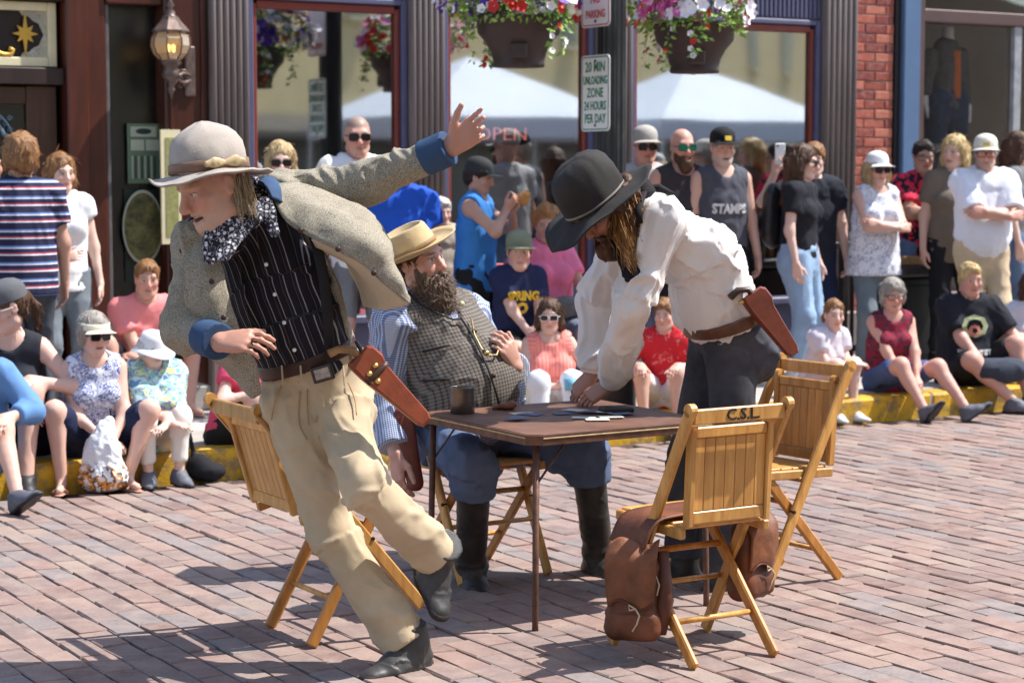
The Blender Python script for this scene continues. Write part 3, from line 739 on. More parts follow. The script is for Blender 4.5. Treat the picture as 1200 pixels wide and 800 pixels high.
# ---- wall lantern
lc = onv(200, 60, VF - .16); lan = empty('wall_lantern', lc); tag(lan, 'ornate bronze wall lantern with amber glass on mahogany panel', 'lantern')
M_BRONZE = plain('aged_bronze', srgb(112, 96, 90), .45, .35, 25, metal=.55, bump=.25, bscale=40)
zs = lambda py: Zof(200, py, VF - .16)
def lz(prof, n=24): return lathe([(r, zs(py)) for r, py in prof], n, A3(lc[0], lc[1], 0))
obj('finial', lz([(.001, -14), (.012, -10), (.022, -4), (.012, 2), (.03, 6), (.012, 10), (.034, 15), (.03, 18), (.05, 20)]), M_BRONZE, lan, smooth=True)
obj('lantern_roof', lz([(.05, 20), (.062, 24), (.1, 32), (.118, 36), (.118, 38), (.1, 39)], 8), M_BRONZE, lan)
t = NT('amber_glass'); t.base((.5, .34, .16)); t.b.inputs['Transmission Weight'].default_value = .55; t.b.inputs['Emission Color'].default_value = (1, .6, .2, 1); t.b.inputs['Emission Strength'].default_value = .05
obj('globe', lz([(.1, 39), (.118, 46), (.122, 54), (.105, 63), (.08, 68), (.06, 71)], 8), t.set(.25, 0, .5), lan)
rb = [tube([A3(lc[0], lc[1], 0) + A3(r * math.cos(a), r * math.sin(a), zs(py)) for r, py in ((.102, 39), (.12, 46), (.124, 54), (.107, 63), (.07, 70))], .005, 5) for a in [2 * math.pi * k / 8 for k in range(8)]]
obj('rib', join(*rb), M_BRONZE, lan, smooth=True)
obj('base_cup', lz([(.06, 71), (.07, 74), (.045, 78), (.05, 84), (.06, 90), (.03, 95), (.014, 101), (.026, 105), (.012, 110), (.001, 116)]), M_BRONZE, lan, smooth=True)
bulb = emis('bulb_glow', (1.0, .62, .25), 6)
for dx in (-.03, .0, .03): obj('bulb', tube([A3(lc[0] + dx, lc[1], zs(64)), A3(lc[0] + dx, lc[1], zs(58)), A3(lc[0] + dx, lc[1], zs(50))], [.006, .010, .001], 8), bulb, lan, smooth=True)
wp = onv(222, 90, VF - .0)
obj('back_plate', sbb(float(wp @ EU) - .035, float(wp @ EU) + .035, VF - .022, VF - .001, zs(112), zs(52), .008), M_BRONZE, lan)
uu = float(wp @ EU); l0 = float(lc @ EU)
for k, (za, zb) in enumerate(((80, 92), (104, 88))):
    obj('bracket', tube([W(l0 + (uu - l0) * q, VF - .16 + .15 * q, zs(za + (zb - za) * q) + .05 * math.sin(q * 3.1) * (1 if k else -1)) for q in np.linspace(0, 1, 8)], .013, 7), M_BRONZE, lan, smooth=True)
for k in range(6):
    cc = W(l0 + (uu - l0) * (.3 + .12 * k), VF - .11 + .02 * k, zs(84 + 8 * (k % 3)))
    obj('scroll', tube([cc + EZ * .022 * math.sin(a) * (1 - a / 8) + EU * .022 * math.cos(a) * (1 - a / 8) for a in np.linspace(0, 6, 12)], .007, 6), M_BRONZE, lan, smooth=True)

# ---- posters and signs in the doorway window
def panel(name, lab, cat, p0, y0, p1, y1, v, m, th=.01):
    u0, u1 = Uof(p0, v), Uof(p1, v); px = (p0 + p1) / 2; z1, z0 = Zof(px, y0, v), Zof(px, y1, v)
    e = empty(name, W((u0 + u1) / 2, v, z0)); tag(e, lab, cat); obj('sheet', sbox(u0, u1, v, v + th, z0, z1), m, e); return e, u0, u1, z0, z1
M_PG = plain('poster_green', srgb(96, 120, 96), .5, .1, 10, bump=0); M_PD = plain('poster_dark', srgb(40, 52, 48), .5, .1); M_PW = plain('poster_pale', srgb(170, 180, 160), .5, .1, bump=0)
pv = VF + .12
e, u0, u1, z0, z1 = panel('poster', 'pale green notice with table of small print in dark window', 'poster', 150, 145, 187, 215, pv, M_PG)
hh = z1 - z0; wI = u1 - u0
obj('heading', sbox(u0 + .02, u1 - .02, pv - .004, pv - .001, z1 - hh * .22, z1 - hh * .05), M_PW, e); obj('emblem', extrude([(wI * .25 * math.cos(a), hh * .05 * math.sin(a)) for a in np.linspace(0, 2 * math.pi, 14, endpoint=False)], W((u0 + u1) / 2, pv - .005, z1 - hh * .13), EU, EZ, -EV, .002), M_PD, e)
for k in range(2): obj('block', sbox(u0 + .02 + wI * .48 * k, u0 + .02 + wI * (.48 * k + .42), pv - .004, pv - .001, z0 + hh * .55, z0 + hh * .73), M_PW, e)
for k in range(8):
    obj('print_line', sbox(u0 + wI * (.12 + .1 * k), u0 + wI * (.16 + .1 * k), pv - .004, pv - .001, z0 + hh * .08, z0 + hh * .46), M_PD if k % 2 else M_PW, e)
ec = onv(167, 266, pv); ew, eh = .135, .235
e = empty('oval_sign', ec); tag(e, 'green oval sign with dark picture in doorway window', 'sign')
ov = lambda s: [(ew * s * math.cos(a), eh * s * math.sin(a)) for a in np.linspace(0, 2 * math.pi, 36, endpoint=False)]
obj('board', sbox(Uof(145, pv + .02), Uof(192, pv + .02), pv + .02, pv + .03, Zof(167, 330, pv), Zof(167, 222, pv)), plain('dark_green', srgb(30, 46, 42), .5), e)
obj('rim', extrude(ov(1), ec, EU, EZ, -EV, .01), M_PW, e); t = NT('oval_picture'); k = t.coord('Object'); t.base(t.ramp(t.noise(k, 9, 5, .7), [(.35, srgb(44, 52, 40)), (.5, srgb(96, 96, 56)), (.65, srgb(126, 128, 84))])); obj('picture', extrude(ov(.92), ec - EV * .0105, EU, EZ, -EV, .003), t.set(.5), e)
e, u0, u1, z0, z1 = panel('menu_board', 'tall cream menu board on mahogany panel beside lantern', 'menu board', 189, 152, 212, 286, VF - .03, M_CREAM, .02)
obj('sheet_inset', sbox(u0 + .03, u1 - .02, VF - .034, VF - .031, z0 + .05, z1 - .05), plain('menu_sheet', srgb(150, 150, 96), .5, .3, 40, bump=0), e)
# ---- neon sign
nv = VF + .24; e = empty('neon_sign', onv(588, 158, nv)); tag(e, 'red neon open sign glowing faintly inside the middle window', 'sign')
obj('lettering', text_vf('OPEN', .135, onv(588, 158, nv), EU, EZ, .004, wscale=1.25, bold=-.002), emis('neon_red', (1.0, .25, .2), .8), e)
# ---- mannequin in the shop window
mv = VF + .36
def mp_(px, py, dv=0): return onv(px, py, mv + dv)
man = empty('mannequin', mp_(1108, 330)); tag(man, 'white headless mannequin in grey cardigan, orange top and jeans behind shop glass', 'mannequin')
MF = nrm(A3(.525, -.851, 0))
N_, S1, S2, HP = mp_(1111, 36), mp_(1089, 64), mp_(1127, 64), mp_(1108, 122)
def smesh(name, pr, m, par, h=.012, fold=0, seed=0, cuts=()):
    V, Q, B = sdf(pr, h, fold, seed, cuts); return obj(name, (V, Q), m, par, smooth=True, bone=B)
M_MANQ = plain('mannequin_white', srgb(226, 228, 232), .35, .03)
smesh('torso', [Cone(mp_(1108, 95), mp_(1109, 62), .11, .115, .05, MF, .7), Cone(N_ - EZ * .1, N_ + EZ * .03, .05, .048, .04, cap='b'), Cone(S1, mp_(1083, 118), .035, .03, .02), Cone(S2, mp_(1134, 128), .035, .03, .02), Cone(mp_(1083, 118), mp_(1088, 138), .028, .018, .02), Cone(mp_(1134, 128), mp_(1136, 142), .028, .018, .02)], M_MANQ, man)
smesh('cardigan', [Cone(mp_(1108, 128), mp_(1109, 62), .14, .135, .05, MF, .72, cap='a'), Cone(S1, mp_(1084, 112), .055, .05, .04, cap='b'), Cone(S2, mp_(1132, 122), .055, .05, .04, cap='b')], plain('cardigan_grey', srgb(92, 88, 84), .9, .2, 30, bump=.3, co='bone'), man, fold=.008)
smesh('orange_top', [Cone(mp_(1112, 116) + MF * .075, mp_(1112, 60) + MF * .075, .05, .05, .05, MF, .7, cap='ab')], plain('orange_top', srgb(206, 108, 48), .9, .1, 20), man)
smesh('jeans', [Cone(mp_(1097, 118), mp_(1097, 235), .1, .085, .04), Cone(mp_(1121, 118), mp_(1121, 235), .1, .085, .04), Cone(mp_(1108, 112), mp_(1108, 124), .135, .14, .04, MF, .72)], plain('manq_jeans', srgb(52, 62, 88), .9, .2, 30), man, fold=.006)

# ---- railing and litter bin
rv = 11.25
ra = empty('railing', W(Uof(955, rv), rv, KH)); tag(ra, 'black metal railing standing before brick pier behind the crowd', 'railing')
r0, r1 = Uof(948, rv), Uof(1062, rv); zt_ = Zof(1000, 287, rv)
for z in (zt_, KH + .12): obj('rail', bar(W(r0, rv, z), W(r1, rv, z), .045, .03, EZ), M_BLACK, ra)
n = 11
for i in range(n + 1):
    uu = r0 + (r1 - r0) * i / n
    big = i % 4 == 0
    obj('baluster', bar(W(uu, rv, KH), W(uu, rv, zt_ - .024), .05 if big else .024, .05 if big else .024, EU, .003), M_BLACK, ra)
bv = 10.95; b0, b1 = Uof(1056, bv), Uof(1108, bv); zb = Zof(1080, 312, bv)
bi = empty('litter_bin', W((b0 + b1) / 2, bv, KH)); tag(bi, 'square black litter bin standing behind the seated spectators', 'litter bin')
obj('bin_body', sbb(b0 + .02, b1 - .02, bv, bv + .42, KH, zb - .08, .02), M_BLACK, bi); obj('lid', sbb(b0, b1, bv - .02, bv + .44, zb - .079, zb, .02), plain('bin_lid', srgb(58, 56, 58), .4), bi)
obj('panel', sbb(b0 + .06, b1 - .06, bv - .012, bv - .001, KH + .08, zb - .14, .005), M_BLACK, bi)
e = obj('cardboard_tray', sbb(Uof(1076, bv), Uof(1097, bv), bv + .1, bv + .3, zb + .002, zb + .07, .008), plain('cardboard', srgb(176, 140, 96), .8)); tag(e, 'small cardboard food tray left on top of black litter bin', 'tray')

# ---- card table
M_TWOOD = plain('table_vinyl', srgb(112, 80, 65), .42, .3, 7, bump=.2, bscale=22)
M_RUST = plain('rusty_metal', srgb(96, 66, 52), .5, .45, 18, metal=.35, bump=.35, bscale=40)
TU0, TU1, TV0, TV1, TZ = 3.64, 4.46, 5.765, 6.585, .692
tb = empty('card_table', W(4.05, 6.175, 0)); tag(tb, 'worn brown folding card table with thin metal legs', 'table')
c_ = .045
def octo(u0, u1, v0, v1, c): return [(u0 + c, v0), (u1 - c, v0), (u1, v0 + c), (u1, v1 - c), (u1 - c, v1), (u0 + c, v1), (u0, v1 - c), (u0, v0 + c)]
obj('table_top', extrude(octo(TU0 + .012, TU1 - .012, TV0 + .012, TV1 - .012, c_), A3(0, 0, TZ - .014), EU, EV, EZ, .014), M_TWOOD, tb)
o, i = octo(TU0, TU1, TV0, TV1, c_), octo(TU0 + .011, TU1 - .011, TV0 + .011, TV1 - .011, c_)
V = [W(a, b, z) for z in (TZ - .036, TZ - .002) for a, b in o] + [W(a, b, z) for z in (TZ - .002, TZ - .036) for a, b in i]; F = []
for r in range(4):
    for k in range(8): F.append((r * 8 + k, r * 8 + (k + 1) % 8, ((r + 1) % 4) * 8 + (k + 1) % 8, ((r + 1) % 4) * 8 + k))
obj('apron', (np.array(V), F), M_RUST, tb)
M_GILT = plain('worn_gilt', srgb(186, 164, 120), .5, .35, 40, bump=.1)
for (ua, va, ub, vb) in ((TU0 + c_, TV0, TU1 - c_, TV0), (TU0, TV0 + c_, TU0, TV1 - c_)):
    dv = A3(0, 0, 0); off = -EV * .0015 if va == vb else -EU * .0015
    obj('edge_stripe', bar(W(ua, va, TZ - .011) + off, W(ub, vb, TZ - .011) + off, .004, .003, EZ, .0005), M_GILT, tb)
for a in (0, 1):
    for b in (0, 1):
        ul, vl = (TU0 + .045, TU1 - .045)[a], (TV0 + .045, TV1 - .045)[b]
        lg = obj('leg', tube([W(ul, vl, TZ - .037), W(ul + (a - .5) * .02, vl + (b - .5) * .02, .02), W(ul + (a - .5) * .02, vl + (b - .5) * .02, 0)], [.013, .0115, .012], 10), M_RUST, tb, smooth=True)
        obj('brace', bar(W(ul, vl, TZ - .18), W(ul + (.12 if a == 0 else -.12), vl, TZ - .038), .012, .004, EV, .001), M_RUST, lg)
# cup
M_TIN = plain('pewter', srgb(112, 104, 100), .32, .2, 14, metal=.9, bump=.15, bscale=30)
cc = onz(542, 484, TZ); cp = empty('tin_cup', cc); tag(cp, 'dull pewter cup standing near left corner of card table', 'cup')
obj('cup_body', lathe([(.001, .004), (.04, .004), (.044, 0), (.046, .002), (.0475, .05), (.048, .096), (.049, .1), (.047, .101), (.0455, .097), (.044, .01), (.001, .01)], 32, cc), M_TIN, cp, smooth=True)
# cards, purse, pouch on the table
M_CARD = plain('card_face', srgb(196, 190, 180), .6, .12, 30, bump=0); M_CARDB = plain('card_back', srgb(96, 104, 128), .6, .2, 90, bump=0)
R = random.Random(4)
spots = [(612, 484, 20, 0), (622, 485, -35, 1), (662, 484, 15, 1), (684, 489, -10, 0), (700, 491, 4, 0), (716, 488, 12, 0), (728, 484, 30, 1), (706, 482, -20, 0), (690, 481, 75, 1), (606, 489, 50, 1), (674, 480, -40, 0)]
names = ['near the leather pouch', 'left of the leaning man', 'beside the leaning man\'s fingers', 'just below his fingertips', 'nearest the right edge strip', 'under the black wallet edge', 'far right of the scatter', 'under his palm', 'under his thumb', 'leftmost of the scatter', 'behind his knuckles']
for k, (px, py, a, bk) in enumerate(spots):
    c = onz(px, py, TZ + .0015 + .0009 * k); X = A3(math.cos(rad(a)), math.sin(rad(a)), .0); Y = A3(-X[1], X[0], 0)
    o = obj('playing_card', obox(c, X, Y, EZ, .044, .0315, .0004), M_CARDB if bk else M_CARD); tag(o, 'worn %s playing card on table, %s' % (('blue backed' if bk else 'pale'), names[k]), 'playing card', 'playing cards on the table')
c = onz(722, 480, TZ + .012); o = obj('wallet', obox(c, (.95, .3, 0), (-.3, .95, 0), EZ, .06, .04, .011, .006), plain('black_leather', srgb(26, 26, 30), .4, .2, 20)); tag(o, 'black wallet lying among cards by the leaning man', 'wallet')
pc = onz(594, 480, TZ)
V, Q, B = sdf([Ell(pc + A3(0, 0, .012), (.034, .024, .013), k=.015), Ell(pc + A3(.02, .006, .02), (.016, .02, .013), k=.012), Cone(pc + A3(-.03, 0, .01), pc + A3(-.05, -.006, .006), .009, .006, .01)], .004, .003)
o = obj('pouch', (V, Q), plain('pouch_leather', srgb(112, 58, 36), .5, .25, 30, bump=.3), smooth=True); tag(o, 'small crumpled brown leather pouch on the card table', 'pouch')

# ---- folding wooden chairs
M_OAK = wood('chair_oak', srgb(176, 122, 60), srgb(220, 168, 94), .38, (1, 1, .14), 34, .2)
M_OAK2 = wood('chair_oak_dark', srgb(158, 102, 44), srgb(198, 138, 66), .45, (1, 1, .1), 40, .25)
M_OAK3 = wood('chair_slat', srgb(184, 128, 64), srgb(216, 162, 90), .4, (1, 1, .1), 40, .2)
def stile(a, b, wx, wy, side, m_=0):
    """bar with rounded top end at a"""
    return bar(a, b, wx, wy, side, .006)
def chair(u, v, face, lab, tilt=0.0, text=None):
    """u,v: middle of rear feet; face: unit dir in the ground plane"""
    f = nrm(face); r = A3(f[1], -f[0], 0); o0 = W(u, v, 0)
    ct_, st_ = math.cos(tilt), math.sin(tilt)
    def L(x, y, z): return o0 + r * x + f * (y * ct_ - z * st_) + EZ * (y * st_ + z * ct_)
    e = empty('folding_chair', L(0, .21, 0)); tag(e, lab, 'chair', 'folding chairs round the card table')
    w = .198
    for s in (-1, 1):
        top, foot = L(s * w, -.01, .845), L(s * w, .425, .003)
        po = obj('post', bar(foot, top, .024, .044, r, .006), M_OAK, e)
        obj('post_tip', lathe([(.022, -.012), (.022, .012), (.001, .0121)], 14, top, f, EZ, r) if 0 else tube([top - r * .012, top + r * .012], .0225, 14), M_OAK, po, smooth=False)
        obj('rear_leg', bar(L(s * .166, 0, .003), L(s * .166, .385, .425), .022, .042, r, .006), M_OAK2, e)
        st0, st1 = L(s * .158, .055, .455), L(s * .158, .035, .79)
        b = obj('back_stile', bar(st0, st1, .024, .034, r, .005), M_OAK, e); obj('stile_tip', tube([st1 - r * .012, st1 + r * .012], .018, 12), M_OAK, b)
        obj('seat_rail', bar(L(s * .172, .06, .432), L(s * .172, .43, .445), .024, .034, r, .004), M_OAK, e)
        obj('bolt', tube([L(s * .19, .29, .3), L(s * .214, .29, .3)], .007, 8), M_BLACK, e)
    tr_ = obj('top_rail', bar(L(-w + .012, -.006, .822), L(w - .012, -.006, .822), .018, .05, f, .004), M_OAK, e)
    if text: obj('stencil_lettering', text_vf(text, .052, L(.01, -.006, .822) - f * .0105 + EZ * 0, r, nrm(EZ + f * (-.0)), .0012, wscale=1.15, bold=.0006), M_BLACK, tr_)
    obj('back_rail', bar(L(-.146, .037, .765), L(.146, .037, .765), .02, .036, f, .004), M_OAK, e); obj('back_rail', bar(L(-.146, .053, .485), L(.146, .053, .485), .02, .042, f, .004), M_OAK, e)
    for k in range(7):
        x0 = -.146 + .292 * (k + .5) / 7; obj('slat', bar(L(x0, .051, .507), L(x0, .039, .746), .0402, .011, r, .0022), M_OAK3, e)
    for k in range(6):
        y0 = .075 + k * .06; obj('seat_slat', bar(L(-.159, y0 + .028, .452 + .012 * k / 6), L(.159, y0 + .028, .452 + .012 * k / 6), .056, .013, f, .003), M_OAK3, e)
    obj('stretcher', tube([L(-.16, .12, .13), L(.16, .12, .13)], .0095, 10), M_OAK, e, smooth=True)
    obj('stretcher', tube([L(-.188, .33, .215), L(.188, .33, .215)], .0095, 10), M_OAK, e, smooth=True)
    obj('stretcher', tube([L(-.16, .30, .335), L(.16, .30, .335)], .011, 10), M_OAK2, e, smooth=True)
    obj('stretcher', tube([L(-.188, .235, .418), L(.188, .235, .418)], .010, 10), M_OAK2, e, smooth=True)
    return e, L
ch3, L3 = chair(3.99, 5.07, EV, 'wooden folding chair nearest the camera with stencilled letters and saddlebags', 0, 'C.S.L.')
ch4, L4 = chair(5.16, 6.08, nrm(-EU - EV * .06), 'empty wooden folding chair at right, behind the leaning man', 0)
ch1, L1 = chair(2.90, 6.16, EU, 'wooden folding chair tipping back behind the staggering man in grey jacket', rad(13))
ch2, L2 = chair(4.03, 7.0, -EV, 'wooden folding chair under the seated bearded man', 0)

# ---- saddlebags hanging on the near chair (one pair joined by a strap over the seat)
M_SADL = plain('saddle_leather', srgb(98, 56, 35), .6, .6, 7, bump=.45, bscale=28, bd=.006)
M_SADD = plain('saddle_leather_dark', srgb(84, 46, 30), .55, .35, 10, bump=.4, bscale=28)
M_SADF = plain('saddle_flap', srgb(114, 69, 43), .6, .5, 8, bump=.45, bscale=28, bd=.006)
sb_ = empty('saddlebag', L3(0, .3, .2)); tag(sb_, 'pair of worn brown leather saddlebags slung over near folding chair', 'saddlebag')
def bag(c, X, Yn, w, h, d, seed):
    """X width dir, Yn outward"""
    Z = EZ
    pr = [RBox(c - Z * h * .15, (w, .042, h * .85), .03, X, Yn, Z, .02), RBox(c - Z * h * .72 + Yn * .008, (w * 1.04, .046, h * .27), .03, X, Yn, Z, .04), RBox(c + Z * h * .45, (w * .86, .034, h * .5), .025, X, Yn, Z, .04)]
    V, Q, B = sdf(pr, .006, .006, seed); b = obj('bag', (V, Q), M_SADL, sb_, smooth=True)
    g = []
    for q in np.linspace(0, 1, 5):
        z = h * 1.0 - q * h * 1.25; y = .05 + .012 * math.sin(q * 3) + (.006 if q > .1 else -.03)
        g.append([c + X * (x * (w + .004) * (1 - .25 * max(0, q - .6) * abs(x))) + Z * (z + .015 * math.sin(x * 4 + seed)) + Yn * (y - .012 * abs(x) ** 3) for x in (-1, -.5, 0, .5, 1)])
    obj('flap', patch(g, 5, .006, .004, seed), M_SADF, b, smooth=True); obj('flap_edge', tube([p + Yn * .004 for p in cr(g[-1], 4)], .0035, 5), M_SADD, b, smooth=True)
    obj('gusset', tube([c + X * (w + .012) + Z * h * .8 + Yn * .0, c + X * (w + .02) - Z * h * .2, c + X * (w + .006) - Z * h * .9], [.02, .03, .02], 8), M_SADD, b, smooth=True)
    M_TH = plain('lace_thong', srgb(198, 176, 146), .7)
    for x in (0.25,):
        p = c + X * w * x - Z * h * .32 + Yn * .07; obj('thong', tube([p, p + X * .015 - Z * .02 + Yn * .006, p + X * .005 - Z * .05, p - X * .01 - Z * .075], .0028, 6), M_TH, b, smooth=True); obj('thong', tube([p, p - X * .02 - Z * .006, p - X * .022 + Z * .012, p], .0028, 6), M_TH, b, smooth=True)
    p = c + X * w * .98 + Z * h * .35 + Yn * .04; obj('thong', tube([p, p - Z * .03 + X * .012, p - Z * .065 + X * .004], .0028, 6), M_TH, b, smooth=True)
r3 = A3(EV[1], -EV[0], 0)
cL = L3(-.265, .2, .24); cR = L3(.275, .27, .29)
bag(cL, nrm(-EV * .75 + EU * .65), nrm(-EV * .65 - EU * .75), .082, .16, .05, 3)
bag(cR, nrm(EV * .3 + EU * .95), nrm(-EV * .95 + EU * .3), .078, .145, .05, 9)
g = [[L3(x, y, z) for y in (.14, .24, .34)] for x, z in ((-.27, .38), (-.22, .46), (-.12, .478), (.12, .478), (.2, .462), (.245, .40))]
obj('yoke', patch(g, 5, .006, .003), M_SADL, sb_, smooth=True)
# ============================================================ PEOPLE
t = NT('skin'); a = t.n('ShaderNodeAttribute'); a.attribute_name = 'tint'; k = t.coord('Object')
f = t.noise(k, 45, 4, .6); t.base(t.mix(t.math('MULTIPLY', f, .12), a.outputs['Color'], t.mix(1.0, a.outputs['Color'], (.9, .5, .42), 'MULTIPLY')))
t.b.inputs['Subsurface Weight'].default_value = .12; t.b.inputs['Subsurface Radius'].default_value = (.012, .005, .003); t.b.inputs['Subsurface Scale'].default_value = .6
t.bump(t.mix(.5, t.noise(k, 220, 3), t.noise(k, 55, 3, .6, (1, 1, 2.2))), .3, .004); M_SKIN = t.set(.5, 0, .4)
def hairmat(name, c1, c2):
    if name in _mc: return _mc[name]
    t = NT(name); k = t.coord('Object'); f = t.noise(k, 60, 4, .7, (1, 1, .12)); g = t.noise(k, 9, 3, .6)
    t.base(t.mix(t.math('MULTIPLY', g, .5), t.ramp(f, [(.3, c1), (.7, c2)]), c1)); t.bump(f, .8, .006); _mc[name] = t.set(.55, 0, .35); return _mc[name]
def locks(roots, dirs, L, r, seed, per=22, n=10, wave=.012, spread=.012, grav=.5, sides=4):
    R = random.Random(seed); out = []
    for p0, d0 in zip(roots, dirs):
        l = L * R.uniform(.7, 1.15); ph, fq = R.uniform(0, 6.28), R.uniform(.7, 1.2); X, Y = perp(d0)
        for k in range(per):
            o1 = X * R.gauss(0, spread) + Y * R.gauss(0, spread); ll = l * R.uniform(.8, 1.1); ph2 = ph + R.gauss(0, .35); d = np.array(d0, float); p = np.array(p0, float); pts = []
            for i in range(n):
                q = i / (n - 1); pts.append(p + o1 * (.35 + .9 * q - .7 * q ** 3) + (X * math.sin(ph2 + fq * i) + Y * math.cos(ph2 * 1.3 + fq * i)) * wave * q); d = nrm(d + A3(0, 0, -grav / n)); p = p + d * ll / n
            out.append(tube(pts, [r * (1 - .75 * (i / (n - 1)) ** 2) for i in range(n)], sides, False))
    return join(*out)
HAIR = {'brown': hairmat('hair_brown', srgb(52, 34, 24), srgb(104, 72, 48)), 'ltbrown': hairmat('hair_light_brown', srgb(104, 70, 42), srgb(168, 124, 80)), 'blond': hairmat('hair_blond', srgb(146, 120, 84), srgb(212, 188, 144)),
        'grey': hairmat('hair_grey', srgb(118, 110, 102), srgb(184, 178, 170)), 'white': hairmat('hair_white', srgb(180, 178, 172), srgb(226, 224, 220)), 'dark': hairmat('hair_dark', srgb(24, 18, 16), srgb(54, 42, 36)), 'orange': hairmat('hair_ginger', srgb(140, 92, 52), srgb(196, 148, 96)), 'yellow': hairmat('hair_yellow', srgb(160, 130, 80), srgb(222, 198, 146))}
HCOL = {'brown': srgb(70, 48, 34), 'ltbrown': srgb(120, 86, 56), 'blond': srgb(150, 120, 80), 'grey': srgb(130, 122, 114), 'white': srgb(180, 176, 170), 'dark': srgb(34, 26, 24), 'orange': srgb(150, 100, 56), 'yellow': srgb(170, 140, 84)}
M_LENS = plain('sunglass_lens', srgb(20, 18, 20), .12, .1, 5, bump=0, spec=.6); M_FRAME = plain('glasses_frame', srgb(40, 32, 32), .35, .1, bump=0)
def cloth_bump(t, weave=.25, wr=.35):
    k = t.coord('Object'); n1 = t.math('ABSOLUTE', t.math('SUBTRACT', t.noise(k, 9, 1.5, .5), .5)); n2 = t.noise(k, 420, 2)
    b1 = t.n('ShaderNodeBump'); b1.inputs['Strength'].default_value = wr; b1.inputs['Distance'].default_value = .02; b1.invert = True; t.l(n1, b1.inputs['Height'])
    b2 = t.n('ShaderNodeBump'); b2.inputs['Strength'].default_value = weave; b2.inputs['Distance'].default_value = .002; t.l(n2, b2.inputs['Height']); t.l(b1.outputs[0], b2.inputs['Normal']); t.l(b2.outputs[0], t.b.inputs['Normal'])
def fold_cloth(name, c, var=.14, rough=.85, weave=.25, stretch=None, scale=6):
    if name in _mc: return _mc[name]
    t = NT(name); k = t.coord('Object'); f = t.noise(k, scale, 5, .6); t.base(t.ramp(f, [(.3, tuple(x * (1 - var) for x in c)), (.7, tuple(min(1, x * (1 + var)) for x in c))]))
    cloth_bump(t, weave); _mc[name] = t.set(rough, 0, .25); return _mc[name]
def pat_cloth(name, fn, rough=.85, co='bone'):
    if name in _mc: return _mc[name]
    t = NT(name); k = t.coord(co); t.base(fn(t, k)); cloth_bump(t); _mc[name] = t.set(rough, 0, .25); return _mc[name]
def sep(t, k):
    s = t.n('ShaderNodeSeparateXYZ'); t.l(k, s.inputs[0]); return s.outputs
def stripes(t, x, period, stops, off=0.0):
    return t.ramp(t.math('FRACT', t.math('ADD', t.math('MULTIPLY', x, 1 / period), 50 + off)), stops, 'CONSTANT')
def blotch(stops, scale, warp=0, interp='CONSTANT'):
    return lambda t, k: t.ramp(t.noise(k, scale, 2, .6), stops, interp)

def ik(a, tg, l1, l2, pole):
    a, tg = np.asarray(a, float), np.asarray(tg, float); d = tg - a; L = np.linalg.norm(d); mx = (l1 + l2) * .995
    if L > mx: tg = a + d / L * mx; L = mx; d = tg - a
    u = d / L; x = (l1 * l1 - l2 * l2 + L * L) / (2 * L); h = math.sqrt(max(1e-6, l1 * l1 - x * x))
    p = np.asarray(pole, float); p = nrm(p - u * (p @ u)); return a + u * x + p * h, tg
def rotv(v, ax, a):
    ax = nrm(ax); return v * math.cos(a) + np.cross(ax, v) * math.sin(a) + ax * (ax @ v) * (1 - math.cos(a))

def hand_prims(w, d, n, side, s=1.0, curl=(.35, .35, .4, .45), thumb=.3, spread=.12, slim=1.0):
    d = nrm(d); n = nrm(n - d * (n @ d)); tdir = np.cross(n, d) if side == 'R' else np.cross(d, n)
    pr = []; q = s
    for off, adv, L, c, rr in ((.031, .090, .078, curl[0], .0080), (.0105, .094, .086, curl[1], .0082), (-.0105, .090, .080, curl[2], .0079), (-.030, .083, .062, curl[3], .0070)):
        kn = w + d * adv * q + tdir * off * q; pr.append(Cone(w + tdir * off * .55 * q, kn, .0155 * q, .0118 * q, .012 * q))
        dd = rotv(d, n, 0); dd = nrm(d + tdir * off * spread * 8); ax = np.cross(dd, -n) ; p = kn; rr *= slim * q
        for f_, cc in ((.44, c), (.32, c * 1.15), (.24, c * .8)):
            dd = rotv(dd, ax, cc); e = p + dd * L * f_ * q; pr.append(Cone(p, e, rr, rr * .9, .003 * q)); pr.append(Ell(p, (rr * 1.12,) * 3, k=.003 * q)); p = e; rr *= .93
    b = w + d * .022 * q + tdir * .018 * q - n * .006 * q
    d1 = nrm(tdir * .75 + d * .7 - n * .25 * (1 + thumb)); p1 = b + d1 * .046 * q; d2 = nrm(tdir * (.45 - .4 * thumb) + d * .9 - n * .35 * thumb); p2 = p1 + d2 * .034 * q; p3 = p2 + nrm(d2 + d * .2 - n * .2 * thumb) * .026 * q
    pr += [Cone(b, p1, .0165 * q, .0125 * q, .014 * q), Cone(p1, p2, .0115 * q, .0105 * q, .005), Cone(p2, p3, .0105 * q, .0085 * q, .004)]
    pr.append(Ell(w + d * .05 * q, (.034 * q, .045 * q, .0145 * q), tdir, d, n, .014 * q))
    return pr

